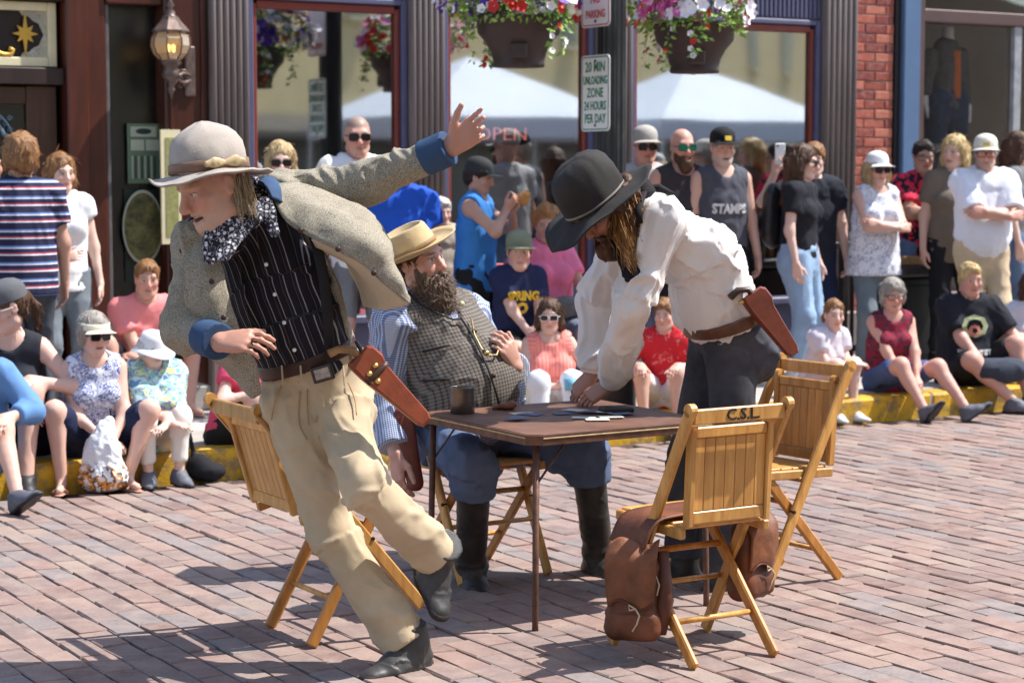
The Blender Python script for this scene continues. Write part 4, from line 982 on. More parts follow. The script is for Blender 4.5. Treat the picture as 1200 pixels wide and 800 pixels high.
def head_prims(c, X, Y, Z, s, fem=False, mouth=0.0, chin=1.0, nose=1.0, fat=1.0, lines=0.0):
    def q(x, y, z): return c + (X * x + Y * y + Z * z) * s
    def E(x, y, z, a, b, d, k=.02, sub=False): return Ell(q(x, y, z), (a * s, b * s, d * s), X, Y, Z, k * s, sub=sub)
    def C(p, r, a, b, k=.012, sub=False): return Cone(q(*p), q(*r), a * s, b * s, k * s, sub=sub)
    j = .93 if fem else 1.0
    pr = [E(0, -.012, .035, .0745, .094, .086), E(0, .022, -.035, .062 * j * fat, .068, .078, .03), E(0, .048, -.095, .03 * j * fat, .03, .022 * chin, .035),
          C((-.052 * fat, -.005, -.068), (-.018, .055, -.098), .022 * j, .02, .03), C((.052 * fat, -.005, -.068), (.018, .055, -.098), .022 * j, .02, .03),
          C((-.036, .074, .026), (.036, .074, .026), .0155 if not fem else .012, .0155 if not fem else .012, .022), E(.04, .058, -.022, .026 * fat, .024, .024, .02), E(-.04, .058, -.022, .026 * fat, .024, .024, .02),
          E(.031, .092, .004, .0165, .013, .0105, .012, True), E(-.031, .092, .004, .0165, .013, .0105, .012, True),
          E(.0305, .0735, .004, .0145, .0125, .0125, .004), E(-.0305, .0735, .004, .0145, .0125, .0125, .004),
          C((0, .084, .018), (0, .108 * (.97 + .03 * nose), -.03), .0085, .0125 * nose, .012), E(.011, .096, -.036, .0085 * nose, .010, .008, .008), E(-.011, .096, -.036, .0085 * nose, .010, .008, .008), E(0, .103, -.034, .0105 * nose, .0115 * nose, .0095, .008)]
    if mouth > 0:
        pr += [C((-.022, .078, -.056), (.022, .078, -.056), .0075, .0075, .008), C((-.018, .076, -.066 - .022 * mouth), (.018, .076, -.066 - .022 * mouth), .0085, .0085, .008),
               E(0, .088, -.063 - .010 * mouth, .028, .03, .0045 + .011 * mouth, .004, True), C((-.021, .062, -.0595), (0, .079, -.0595), .0055, .0055, .003), C((.021, .062, -.0595), (0, .079, -.0595), .0055, .0055, .003)]
    else:
        pr += [C((-.020, .080, -.058), (.020, .080, -.058), .007, .007, .008), C((-.017, .079, -.069), (.017, .079, -.069), .0085, .0085, .008), C((-.023, .093, -.0635), (.023, .093, -.0635), .0022, .0022, .003, True)]
    for sx in (-1, 1):
        if lines: pr += [C((sx * .018, .092, -.034), (sx * .034, .074, -.07), .0022 * lines, .0026 * lines, .007, True), C((sx * .018, .088, -.011), (sx * .045, .072, -.015), .002 * lines, .0015 * lines, .006, True)]
        pr += [E(sx * .074, -.012, -.002, .008, .019, .031, .008), E(sx * .081, -.008, .0, .006, .010, .019, .005, True)]
    return pr
def mixc(A, m, c): return A * (1 - m[:, None]) + np.asarray(c) * m[:, None]
def head_tint(V, c, X, Y, Z, s, skin, hair, brow=.8, stubble=0.0, scol=None, lips=None, eyes=True, mouth=0.0, fem=False, scalp=0.0, squint=1.0):
    l = np.stack([(V - c) @ X, (V - c) @ Y, (V - c) @ Z], 1) / s; x, y, z = l[:, 0], l[:, 1], l[:, 2]
    col = np.tile(np.asarray(skin), (len(V), 1)) * (.86 + .28 * fbm(l * 38))[:, None]; front = np.clip((y - .045) / .02, 0, 1)
    red = np.array([min(1, skin[0] * 1.08), skin[1] * .66, skin[2] * .62])
    col = mixc(col, .55 * front * np.exp(-((np.abs(x) - .042) ** 2 / .0005 + (z + .028) ** 2 / .0006)), red)
    col = mixc(col, .5 * front * np.exp(-(x ** 2 / .0003 + (z + .032) ** 2 / .0003)), red)
    if stubble: col = mixc(col, stubble * np.clip((-.03 - z) / .02, 0, 1) * np.clip((y - .0) / .03, 0, 1) * (.6 + .8 * vnoise(l * 160)), scol if scol is not None else hair)
    lp = lips if lips is not None else np.array([skin[0] * .82, skin[1] * .5, skin[2] * .5])
    col = mixc(col, front * np.clip(1.4 - (np.abs(x) / .025) ** 2 - ((z + .064 + .01 * mouth) / (.011 + .012 * mouth)) ** 2, 0, 1) * (1.0 if fem else .7), lp)
    if mouth > 0:
        m = ((np.abs(x) / .026) ** 2 + ((z + .063 + .010 * mouth) / (.0055 + .010 * mouth)) ** 2 < 1) & (y > .03) & (y < .088 - 18 * x * x); col[m] = (.2, .07, .06)
        m = (np.abs(x) < .0235) & (np.abs(z + .0605) < .0062) & (y > .055) & (y < .0865 - 18 * x * x); col[m] = (.62, .55, .42)
    else:
        col = mixc(col, .75 * front * (np.abs(x) < .024) * np.exp(-((z + .0635) / .0028) ** 2), np.array(lp) * .35)
    if eyes:
        ax = np.abs(x); e = (ax - .031) / .0145; ez = (z - .004) / (.0062 * squint)
        m = (e ** 2 + ez ** 2 < 1) & (y > .06); col[m] = (.62, .58, .54); m = ((ax - .031) ** 2 + (z - .004) ** 2 < .0058 ** 2) & (np.abs(z - .004) < .0062 * squint) & (y > .06); col[m] = (.03, .02, .015)
        m = (np.abs(e) < 1.1) & (z > .004 + .0035 * squint) & (z < .004 + .0085 * squint) & (y > .06); col[m] = col[m] * .35
    if scalp: col = mixc(col, scalp * np.clip((z - .055 + .5 * np.clip(.02 - y, 0, .1)) / .012, 0, 1) * (.7 + .5 * vnoise(l * 200)), hair)
    b = front * np.clip(1.5 - ((np.abs(x) - .033) / .021) ** 2 - ((z - .0275 + .12 * (np.abs(x) - .03) ** 2 / .03) / .0055) ** 2, 0, 1)
    col = mixc(col, np.clip(b, 0, 1) * brow, hair); return col

def hair_mesh(style, c, X, Y, Z, s, seed, h, cuts=()):
    def q(x, y, z): return c + (X * x + Y * y + Z * z) * s
    def E(x, y, z, a, b, d, k=.02, sub=False): return Ell(q(x, y, z), (a * s, b * s, d * s), X, Y, Z, k * s, fold=(30, 30, 8), sub=sub)
    R = random.Random(seed); pr = []
    face = lambda zt: [E(0, .115, zt - .1, .068, .075, .105, .012, True), E(0, .07, -.14, .085, .09, .09, .015, True)]
    if style == 'buzz': pr = [E(0, -.016, .042, .079, .097, .086), E(0, .1, -.05, .074, .07, .112, .01, True), E(0, .02, -.13, .09, .12, .11, .015, True)]
    elif style in ('short', 'crop'):
        pr = [E(0, -.016, .045, .084, .103, .092), E(0, -.055, -.01, .068, .058, .07, .03), E(0, .045, .085, .05, .05, .035, .03)] + [E(0, .115, -.02, .074, .072, .104, .01, True), E(0, .045, -.10, .1, .10, .095, .012, True)]
    elif style in ('bob', 'long', 'longer'):
        L = {'bob': -.13, 'long': -.24, 'longer': -.3}[style]
        pr = [E(0, -.02, .045, .088, .105, .094), E(0, -.06, -.02, .078, .06, .09, .04)]
        for sx in (-1, 1):
            pr += [Cone(q(sx * .07, .0, .03), q(sx * .082, -.005 + R.uniform(-.01, .02), -.06), .03 * s, .03 * s, .02 * s, fold=(40, 40, 6)), Cone(q(sx * .082, -.01, -.06), q(sx * (.07 + .02 * R.random()), -.02 + R.uniform(-.01, .05), L), .03 * s, .018 * s, .02 * s, fold=(40, 40, 6))]
        pr += [Cone(q(0, -.085, 0), q(0, -.095, L), .055 * s, .045 * s, .04 * s, fold=(40, 40, 6)), Cone(q(.045, -.07, 0), q(.05, -.075, L), .045 * s, .03 * s, .04 * s, fold=(40, 40, 6)), Cone(q(-.045, -.07, 0), q(-.05, -.075, L), .045 * s, .03 * s, .04 * s, fold=(40, 40, 6))]
        pr += [E(0, .118, -.03, .066, .075, .11, .012, True)]
    elif style == 'pony':
        pr = [E(0, -.016, .042, .08, .1, .09), E(0, -.05, -.01, .068, .055, .07, .03), Cone(q(0, -.1, .04), q(.02, -.14, -.05), .03 * s, .03 * s, .02 * s, fold=(40, 40, 6)), Cone(q(.02, -.14, -.05), q(.04, -.11, -.2), .028 * s, .012 * s, .02 * s, fold=(40, 40, 6)), E(0, .115, -.02, .074, .075, .098, .01, True), E(0, .045, -.10, .1, .10, .095, .012, True)]
    elif style == 'curly':
        pr = [E(0, -.02, .055, .092, .1, .1)]
        for i in range(60):
            th = R.uniform(0, 6.28); ph = math.acos(R.uniform(-.4, 1)); d = (math.sin(ph) * math.cos(th), math.sin(ph) * math.sin(th), math.cos(ph))
            if d[1] > .55 and d[2] < .45: continue
            pr.append(Ell(q(.088 * d[0], -.018 + .1 * d[1], .05 + .1 * d[2]), (.022 * s,) * 3, X, Y, Z, .008 * s))
        pr += [E(0, .12, -.03, .066, .075, .088, .01, True)]
    elif style == 'puffy':
        pr = [E(0, -.02, .055, .098, .112, .1), E(0, -.06, -.01, .085, .07, .085, .04), Cone(q(-.08, .0, .03), q(-.085, -.01, -.05), .03 * s, .02 * s, .02 * s), Cone(q(.08, .0, .03), q(.085, -.01, -.05), .03 * s, .02 * s, .02 * s), E(0, .118, -.03, .066, .075, .106, .012, True), E(0, .045, -.125, .09, .10, .08, .012, True)]
    V, Q, B = sdf(pr, h, .009 * s, seed, cuts); return V, Q, B
def beard_prims(c, X, Y, Z, s, L=.1, w=1.0):
    def q(x, y, z): return c + (X * x + Y * y + Z * z) * s
    E = lambda x, y, z, a, b, d, k=.02, sub=False: Ell(q(x, y, z), (a * s, b * s, d * s), X, Y, Z, k * s, fold=(40, 40, 12), sub=sub)
    return [E(0, .06, -.095, .055 * w, .05, .045), E(0, .075, -.10 - L * .5, .05 * w, .042, .03 + L * .55), E(.052, .03, -.06, .022 * w, .04, .05), E(-.052, .03, -.06, .022 * w, .04, .05), Cone(q(-.03, .085, -.062), q(.03, .085, -.062), .012 * s, .012 * s, .01 * s), E(0, .1, -.070, .02, .035, .011, .006, True), E(0, .13, -.03, .06, .04, .028, .006, True)]
def strands(starts, dirs, L, r, curl, seed, n=7, grav=.6, sides=4):
    R = random.Random(seed); out = []
    for p, d in zip(starts, dirs):
        p = np.array(p, float); d = np.array(d, float); l = L * R.uniform(.6, 1.15); pts = [p]; ph = R.uniform(0, 6.28); X, Y = perp(d)
        for i in range(1, n):
            d = nrm(d + A3(0, 0, -grav / n) + A3(*[R.gauss(0, curl) for _ in range(3)])); pts.append(pts[-1] + d * l / n)
        out.append(tube(pts, [r * (1 - .8 * (i / (n - 1)) ** 2) for i in range(n)], sides, False))
    return join(*out)

def lens_poly(w, h, r=.35, k=5):
    pts = []
    for cx, cy, a0 in ((w * (1 - r), h * (1 - r), 0), (-w * (1 - r), h * (1 - r), 90), (-w * (1 - r), -h * (1 - r), 180), (w * (1 - r), -h * (1 - r), 270)):
        for i in range(k): a = rad(a0 + 90 * i / (k - 1)); pts.append((cx + w * r * math.cos(a), cy + h * r * math.sin(a)))
    return pts
def glasses(par, c, X, Y, Z, s, lens=None, frame=None, clear=False):
    q = lambda x, y, z: c + (X * x + Y * y + Z * z) * s
    fr = []
    for sx in (-1, 1):
        Xl = nrm(X - Y * .22 * sx); Yl = np.cross(Xl, -Z) * -1; Yl = nrm(np.cross(Z, Xl))
        o = q(sx * .034, .097, .002)
        if not clear: obj('lens', extrude([(a * s, b * s) for a, b in lens_poly(.0285, .0205)], o, Xl, Z, -Yl, .003 * s), lens or M_LENS, par)
        pts = [o + Xl * a * s + Z * b * s for a, b in lens_poly(.0285, .0205, .4, 4)]
        fr.append(tube(pts + [pts[0]], .0024 * s, 5, False)); fr.append(tube([q(sx * .06, .088, .008), q(sx * .077, .05, .008), q(sx * .08, -.01, .006)], .0026 * s, 5))
    fr.append(tube([q(-.008, .103, .008), q(.008, .103, .008)], .003 * s, 5))
    obj('glasses', join(*fr), frame or M_FRAME, par)
def cap_vf(c, X, Y, Z, s, bill=1.0, back=False, h0=.03, hgt=.098, dome=True):
    q = lambda x, y, z: c + (X * x + Y * y + Z * z) * s
    out = []
    if dome:
        pr = [(.081, h0 - .016), (.0825, h0), (.0815, h0 + .028), (.073, h0 + .055), (.052, h0 + .075), (.025, h0 + .085), (.001, h0 + .088)]
        out.append(lathe([(r * s, z * s) for r, z in pr], 28, c, X, Y, Z, fn=lambda i, a, x, y, z: (x, y * 1.18 - .014 * s, z)))
    else:
        out.append(lathe([(.087 * s, (h0 - .012) * s), (.09 * s, (h0 - .01) * s), (.09 * s, (h0 + .03) * s), (.086 * s, (h0 + .03) * s)], 28, c, X, Y, Z, fn=lambda i, a, x, y, z: (x, y * 1.18 - .014 * s, z)))
    g = []
    for r in (1.0, 1.28, 1.6, 1.82):
        rowp = []
        for a in np.linspace(-50, 50, 7):
            aa = rad(a); rr = .083 * (1 + (r - 1) * (math.cos(aa) ** .8) * bill)
            rowp.append(q(rr * math.sin(aa), rr * 1.18 * math.cos(aa) - .014, h0 - .004 - .008 * (r - 1) - .022 * (math.sin(aa) ** 2) * min(1, (r - 1) * 2)))
        g.append(rowp)
    return out, patch(g, 3, .003 * s)
def brim_hat(c, X, Y, Z, crown, brim, nb=56, nfun=None, ecc=1.12, cfun=None, th=.004):
    """crown: [(r,z)] from the brim up; brim: [(r,z)] outward; nfun(a, t) -> extra z for brim (t 0..1)"""
    pr = list(crown)
    def fc(i, a, x, y, z):
        if cfun: x, y, z = cfun(i, a, x, y, z)
        return x, y * ecc, z
    cv = lathe(pr, nb, c, X, Y, Z, fn=fc)
    m = len(brim); r0 = brim[0][0]; r1 = brim[-1][0]
    def fb(i, a, x, y, z):
        k = i if i < m else 2 * m - 1 - i
        tt = (brim[k][0] - r0) / (r1 - r0); return x, y * ecc * (1 - .04 * tt), z + (nfun(a, tt) if nfun else 0)
    bv = lathe(brim + [(r, z - th) for r, z in brim[::-1]], nb, c, X, Y, Z, fn=fb)
    return cv, bv

def fig(J, s, spec):
    """build one person from joints J (world)"""
    sp_ = dict(skin=srgb(206, 150, 122), girth=1.0, belly=0.0, fem=False, h=.019, hh=.0078, hn=.0074, hair='brown', style='short', seed=1); sp_.update(spec); S = sp_; S['skin'] = tuple(np.asarray(S['skin']) * .86 + .14 * float(np.mean(S['skin']))); Rf = random.Random(S['seed'] * 7 + 1)
    for k_, a_, b_ in (('nose', .88, 1.22), ('chin', .85, 1.2), ('fat', .94, 1.08)): S.setdefault(k_, Rf.uniform(a_, b_))
    g = S['girth']; fem = S['fem']; up = nrm(J['N'] - J['P']); fP, fC = J['fP'], J['fC']; upC = nrm(J['N'] - J['C'])
    side = nrm(J['SR'] - J['SL']); hs = s * S.get('hscale', 1.0); Cs = (J['SL'] + J['SR']) / 2 - upC * .055 * s
    sh = .058 if not fem else .05
    def torso(i=0.0, cloth=False, kk=.06):
        """i: inflation; cloth: open below, for shirts"""
        w = 1.0 if not fem else .93; cp_ = 'a' if cloth else ''
        pr = [Cone(J['P'] - up * .05 * s, J['P'] + up * .05 * s, .158 * g * s + i, .15 * g * s + i, kk, fP, .74, fold=(10, 10, 3.5)), Cone(J['P'] + up * .03 * s, J['C'], .142 * g * w * s + i, .152 * g * w * s + i, kk, fP + fC, .74, cap=cp_, fold=(10, 10, 3.5)),
              Cone(J['C'], Cs, .152 * g * w * s + i, .135 * w * s * (.6 + .4 * g) + i, kk, fC, .68, fold=(10, 10, 3.5)), Cone(J['SL'] + side * .03 * s, J['SR'] - side * .03 * s, sh * s + i, sh * s + i, kk, fC, .95, fold=(5, 9, 9)),
              Cone(J['N'] - upC * .01 * s, J['SL'] + side * .04 * s, .048 * s + i * .6, .045 * s + i, .05, fC, .9, fold=(9, 9, 9)), Cone(J['N'] - upC * .01 * s, J['SR'] - side * .04 * s, .048 * s + i * .6, .045 * s + i, .05, fC, .9, fold=(9, 9, 9))]
        if S['belly']: pr.append(Ell(J['P'] + (J['C'] - J['P']) * .35 + nrm(fP + fC) * (.05 + .05 * S['belly']) * s, ((.13 + .04 * S['belly']) * s + i, (.08 + .07 * S['belly']) * s + i, .15 * s + i), side, nrm(fP + fC), up, .07, fold=(10, 10, 3.5)))
        if fem:
            for q in (-1, 1): pr.append(Ell(J['C'] + (Cs - J['C']) * .25 + side * q * .07 * s * g + fC * .085 * s * g, (.062 * s * g + i, .055 * s * g + i, .06 * s * g + i), side, fC, upC, .04, fold=(9, 9, 9)))
        return pr[1:] if cloth else pr
    J['_torso'] = torso
    am = .9 if fem else 1.0; ag = .75 + .25 * g
    def arm(q, i=0.0, f0=0.0, f1=2.0, k=.03, cap='', r=None):
        S_, E_, W_ = J['S' + q], J['E' + q], J['W' + q]; a0, a1, a2, a3 = .05 * am * ag * s, .041 * am * ag * s, .042 * am * ag * s, .0285 * am * ag * s
        out = []
        if f0 < 1: e = min(1, f1); out.append(Cone(S_ + (E_ - S_) * f0, S_ + (E_ - S_) * e, a0 + (a1 - a0) * f0 + i, a0 + (a1 - a0) * e + i * (1.15 if f1 < 1 else 1), k, cap=cap if f1 <= 1 else '', fold=S.get('afold', (12, 12, 6))))
        if f1 > 1: e = f1 - 1; out.append(Cone(E_, E_ + (W_ - E_) * e, a2 + i, a2 + (a3 - a2) * e + i, k, cap=cap, fold=S.get('afold', (12, 12, 7))))
        return out
    lg = .95 + .0 * g if not fem else 1.0; gg = .55 + .45 * g
    def leg(q, i=0.0, f1=2.0, k=.04, cap='', flare=0.0):
        H_, K_, A_ = J['H' + q], J['K' + q], J['A' + q]; b0, b1, b2, b3 = .088 * lg * gg * s, .058 * gg * s, .056 * gg * s, .038 * s
        out = []; e = min(1, f1); out.append(Cone(H_, H_ + (K_ - H_) * e, b0 + i, b0 + (b1 - b0) * e + i + (flare if f1 <= 1 else 0), k, cap=cap if f1 <= 1 else '', fold=S.get('lfold', (11, 11, 5))))
        if f1 > 1: e = f1 - 1; out.append(Cone(K_, K_ + (A_ - K_) * e, b2 + i, b2 + (b3 - b2) * e + i + flare, k, cap=cap, fold=S.get('lfold', (11, 11, 7))))
        return out
    J['_arm'], J['_leg'] = arm, leg
    # ---------------- body
    X, Y, Z, hc = J['hX'], J['hY'], J['hZ'], J['Hd']
    sk = -.010 if S.get('slim') else 0.0
    main = torso(sk) + [Cone(J['N'] - upC * .03 * s, hc - Z * .05 * s, .058 * s * (am), .045 * s, .03)]
    for q in 'LR':
        main += arm(q); l = leg(q, sk); main += l
        K_, A_ = J['K' + q], J['A' + q]; d = nrm(A_ - K_); bk = nrm(-(J['T' + q])); main.append(Ell(K_ + (A_ - K_) * .3 + nrm(bk - d * (bk @ d)) * .018 * s, (.042 * gg * s, .042 * gg * s, .1 * s), *[*perp(d), d], .03))
        fu = J['F' + q]; T = J['T' + q]; sd_ = (S.get('shoes') or {}).get('style') == 'sandal'; main += [Cone(A_ - fu * .04 * s - T * .015 * s, A_ + T * (.135 if sd_ else .09) * s - fu * (.052 if sd_ else .045) * s, (.034 if sd_ else .027) * s, (.026 if sd_ else .018) * s, .02)]
    mv, mq, mb = sdf(main, S['h'])
    tints = [np.tile(np.asarray(S['skin']), (len(mv), 1))]; parts = [(mv, mq, mb)]
    hp = head_prims(hc, X, Y, Z, hs, fem, S.get('mouth', 0), S.get('chin', 1), S.get('nose', 1), S.get('fat', 1.0), S.get('lines', .8)) + [Cone(J['N'] - upC * .01 * s, hc - Z * .045 * hs - Y * .012 * hs, .049 * s * am, .053 * hs * am, .03)]
    v_, q_, b_ = sdf(hp, S['hh']); parts.append((v_, q_, b_)); hcol = HCOL[S['hair']]
    tints.append(head_tint(v_, hc, X, Y, Z, hs, S['skin'], S.get('brow', hcol), S.get('browa', .75), S.get('stubble', 0), S.get('scol'), S.get('lips'), not S.get('noeyes'), S.get('mouth', 0), fem, .75 if S['style'] == 'buzz' else 0.0, S.get('squint', 1.0)))
    for q in 'LR':
        if S.get('nohand') == q: continue
        E_, W_ = J['E' + q], J['W' + q]; h = J['hand' + q]
        pr = hand_prims(W_, h['d'], h['n'], q, s * (.93 if fem else 1.0), h.get('curl', (.3, .35, .4, .45)), h.get('thumb', .3), h.get('spread', .12)) + [Cone(E_ + (W_ - E_) * .2, W_, .033 * am * ag * s, .027 * am * ag * s, .012)]
        v_, q_, b_ = sdf(pr, S['hn']); parts.append((v_, q_, b_))
        hcx = np.tile(np.asarray(S['skin']) * np.array([1.0, .93, .92]), (len(v_), 1)); tints.append(hcx)
    V, Q, B = njoin(parts)
    base = np.array(J['base'], float)
    body = obj('person', (V, Q), M_SKIN, None, org=base, smooth=True, bone=B, col=np.concatenate(tints))
    tag(body, S['label'], 'person', S.get('group', 'spectators along the pavement'))
    ch = S.get('hc', .0142); fo = S.get('fold', .0095)
    # ---------------- clothes
    tp = S.get('top')
    if tp:
        i = tp.get('i', .014); hem = tp.get('hem', -.06)
        pr = torso(i, True); lo = J['P'] + up * hem * s
        pr.append(Cone(J['P'] + up * max(.08, hem + .07) * s, lo, .15 * g * s + i + .004, .158 * g * s + i + tp.get('flare', .008), .05, fP, .76, cap='b', fold=(10, 10, 4)))
        if S['belly']: pr.append(Ell(J['P'] + (J['C'] - J['P']) * .15 + fP * (.04 + .045 * S['belly']) * s, ((.13 + .035 * S['belly']) * s + i, (.08 + .06 * S['belly']) * s + i, .13 * s + i), side, fP, up, .06))
        sl = tp.get('sleeve', .6); ncut = []
        if sl > 0:
            for q in 'LR': pr += arm(q, i + tp.get('loose', .008), 0, sl, .035, 'b')
            pr.append(Ell(J['N'] + upC * .035 * s + fC * .02 * s, (.066 * s, .072 * s, .05 * s), side, fC, upC, .012, sub=True))
            if tp.get('vneck'): pr.append(Cone(J['N'] + fC * .08 * s, J['N'] - upC * tp['vneck'] * s + fC * .15 * s, .05 * s, .012 * s, .01, sub=True))
        else:
            for q in 'LR':
                so_ = side * (1 if q == 'R' else -1); pr.append(Ell(J['S' + q] + so_ * .055 * s - upC * .01 * s, (.062 * s, .12 * s, .10 * s), so_, fC, upC, .01, sub=True))
            pr.append(Ell(J['N'] + upC * .02 * s + fC * .05 * s, (.078 * s, .1 * s, .075 * s), side, fC, upC, .012, sub=True))
        cuts = ()
        v_, q_, b_ = sdf(pr, tp.get('h', ch), fo * tp.get('fold', 1), S['seed'], cuts)
        o = obj(tp.get('name', 'shirt'), (v_, q_), tp['m'], body, smooth=True, bone=b_)
        if tp.get('label'): o['label'] = tp['label']
    bt = S.get('bottom')
    if bt:
        i = bt.get('i', .013); f1 = bt.get('leg', 1.93); wz = bt.get('waist', .09)
        pr = [Cone(J['P'] - up * .05 * s, J['P'] + up * wz * s, .158 * g * s + i, .153 * g * s + i, .05, fP, .74, cap='b', fold=(9, 9, 9))]
        if S['belly'] and bt.get('belly', True): pr.append(Ell(J['P'] + up * .02 * s + fP * (.03 + .03 * S['belly']) * s, ((.12 + .03 * S['belly']) * s, (.08 + .04 * S['belly']) * s, .07 * s), side, fP, up, .05))
        for q in 'LR': pr += leg(q, i, f1, .045, 'b', bt.get('flare', .0))
        v_, q_, b_ = sdf(pr, bt.get('h', ch), fo * bt.get('fold', 1.1), S['seed'] + 5)
        obj(bt.get('name', 'trousers'), (v_, q_), bt['m'], body, smooth=True, bone=b_)
    shx = S.get('shoes')
    if shx:
        for q in 'LR':
            if S.get('noshoe') == q: continue
            A_, T, fu = J['A' + q], J['T' + q], J['F' + q]; xs = np.cross(T, fu); st = shx.get('style', 'shoe')
            pr = [Cone(A_ - T * .045 * s - fu * .052 * s, A_ + T * .06 * s - fu * .055 * s, .041 * s, .046 * s, .03, fu, .8), Cone(A_ + T * .05 * s - fu * .06 * s, A_ + T * .15 * s - fu * .064 * s, .046 * s, .034 * s, .03, fu, .62)]
            if st != 'sandal': pr += [Cone(A_ - T * .02 * s - fu * .03 * s, A_ + fu * shx.get('up', .02) * s, .05 * s, .048 * s + shx.get('inf', 0), .03, cap='b'), Cone(A_ - fu * .01 * s, A_ + T * .07 * s - fu * .05 * s, .045 * s, .038 * s, .03)]
            if shx.get('shaft'): K_ = J['K' + q]; pr.append(Cone(A_, A_ + (K_ - A_) * shx['shaft'], .053 * s, .066 * s, .03, cap='b', fold=(6, 6, 14)))
            sole = A_ - fu * .078 * s
            if st == 'sandal':
                v_, q_, b_ = sdf(pr, shx.get('h', .0095), 0, 0, [(A_ - fu * .066 * s, fu), (sole, -fu)]); so2 = obj('sandal', (v_, q_), shx['m'], body, smooth=True, bone=b_)
                obj('strap', tube([A_ + T * .085 * s - fu * .066 * s - xs * .045 * s, A_ + T * .08 * s - fu * .025 * s, A_ + T * .085 * s - fu * .066 * s + xs * .045 * s], .008 * s, 6), shx['m'], so2)
            else:
                v_, q_, b_ = sdf(pr, shx.get('h', .0095), shx.get('fold', .002), S['seed'], [(sole, -fu)]); so2 = obj(shx.get('name', 'shoe'), (v_, q_), shx['m'], body, smooth=True, bone=b_)
                if shx.get('sole'):
                    P2 = [(A_ - T * .05 * s, .039), (A_ + T * .05 * s, .046), (A_ + T * .155 * s, .036)]
                    pr2 = [Cone(P2[0][0] - fu * .072 * s, P2[1][0] - fu * .072 * s, .046 * s, .05 * s, .02, fu, .5), Cone(P2[1][0] - fu * .072 * s, P2[2][0] - fu * .072 * s, .05 * s, .039 * s, .02, fu, .5)]
                    v_, q_, b_ = sdf(pr2, .006, 0, 0, [(sole + fu * .02 * s, fu), (sole - fu * .006 * s, -fu)]); obj('sole', (v_, q_), shx['sole'], so2, smooth=True)
                if shx.get('heel'): obj('heel', obox(A_ - T * .05 * s - fu * .07 * s, xs, T, fu, .032 * s, .03 * s, .022 * s, .006), shx['heel'], so2)
    # ---------------- head gear
    if S['style'] not in ('bald', 'buzz'):
        v_, q_, b_ = hair_mesh(S['style'], hc, X, Y, Z, hs, S['seed'], S.get('hhair', .0105), [(hc + Z * .055 * hs, Z)] if ((S.get('hat') or {}).get('k') in ('cap', 'bucket') or S.get('hcut')) else ()); ho = obj('hair', (v_, q_), HAIR[S['hair']], body, smooth=True)
        nv = vnormals(v_, q_); R = random.Random(S['seed']); pool = [i_ for i_ in range(len(v_)) if not ((S.get('hat') or {}).get('k') in ('cap', 'bucket') or S.get('hcut')) or (v_[i_] - hc) @ Z < .03 * hs]; ids = R.sample(pool, min(S.get('nstr', 220), len(pool))); L_ = {'short': .045, 'curly': .04, 'puffy': .06, 'pony': .06}.get(S['style'], .1) * hs
        dr = []
        for i_ in ids:
            n_ = nv[i_]; d_ = -Z * .9 + Y * (.5 if S['style'] == 'short' else .1) + A3(*[R.gauss(0, .35 if S['style'] != 'curly' else 1.2) for _ in range(3)]); d_ = d_ - n_ * (d_ @ n_); dr.append(nrm(nrm(d_) + n_ * .22))
        obj('hair_strands', strands([v_[i_] - nv[i_] * .003 for i_ in ids], dr, L_, .0032 * hs, .12 if S['style'] != 'curly' else .5, S['seed'], 4, .5, 3), HAIR[S['hair']], ho)
    if S.get('beard'):
        b = S['beard']; v_, q_, b_ = sdf(beard_prims(hc, X, Y, Z, hs, b.get('L', .08), b.get('w', 1)), S.get('hhair', .0105), .008 * s, S['seed']); obj('beard', (v_, q_), HAIR[b.get('c', S['hair'])], body, smooth=True)
    gl = S.get('glasses')
    if gl is not None: glasses(body, hc, X, Y, Z, hs * 1.02, gl.get('lens'), gl.get('frame'), gl.get('clear', False))
    ht = S.get('hat')
    if ht:
        k = ht['k']; hsz = hs * ht.get('s', 1.06)
        if k in ('cap', 'visor'):
            d, bl = cap_vf(hc, X, Y, Z, hsz, ht.get('bill', 1.0), dome=(k == 'cap'), h0=ht.get('h0', .05))
            if ht.get('rev'): d, bl = cap_vf(hc, -X, -Y, Z, hsz, 1.0)
            o = obj('cap' if k == 'cap' else 'visor', join(*d), ht['m'], body, smooth=True); obj('peak', bl, ht.get('m2', ht['m']), o, smooth=True)
            if ht.get('badge'): obj('badge', obox(hc + (Y * .105 + Z * .07) * hsz, X, nrm(Y + Z * .4), nrm(Z - Y * .4), .022 * hsz, .004, .016 * hsz, .002), ht['badge'], o)
        elif k == 'bucket':
            cv, bv = brim_hat(hc + Z * .02 * hsz, X, Y, Z, [(.092 * hsz, 0), (.09 * hsz, .05 * hsz), (.078 * hsz, .09 * hsz), (.045 * hsz, .105 * hsz), (.001, .108 * hsz)], [(.092 * hsz, 0), (.12 * hsz, -.018 * hsz), (.15 * hsz, -.04 * hsz)], 32, nfun=lambda a, tt: .012 * tt * math.sin(2 * a + 1))
            o = obj('sun_hat', cv, ht['m'], body, smooth=True); obj('brim', bv, ht['m'], o, smooth=True)
    return body

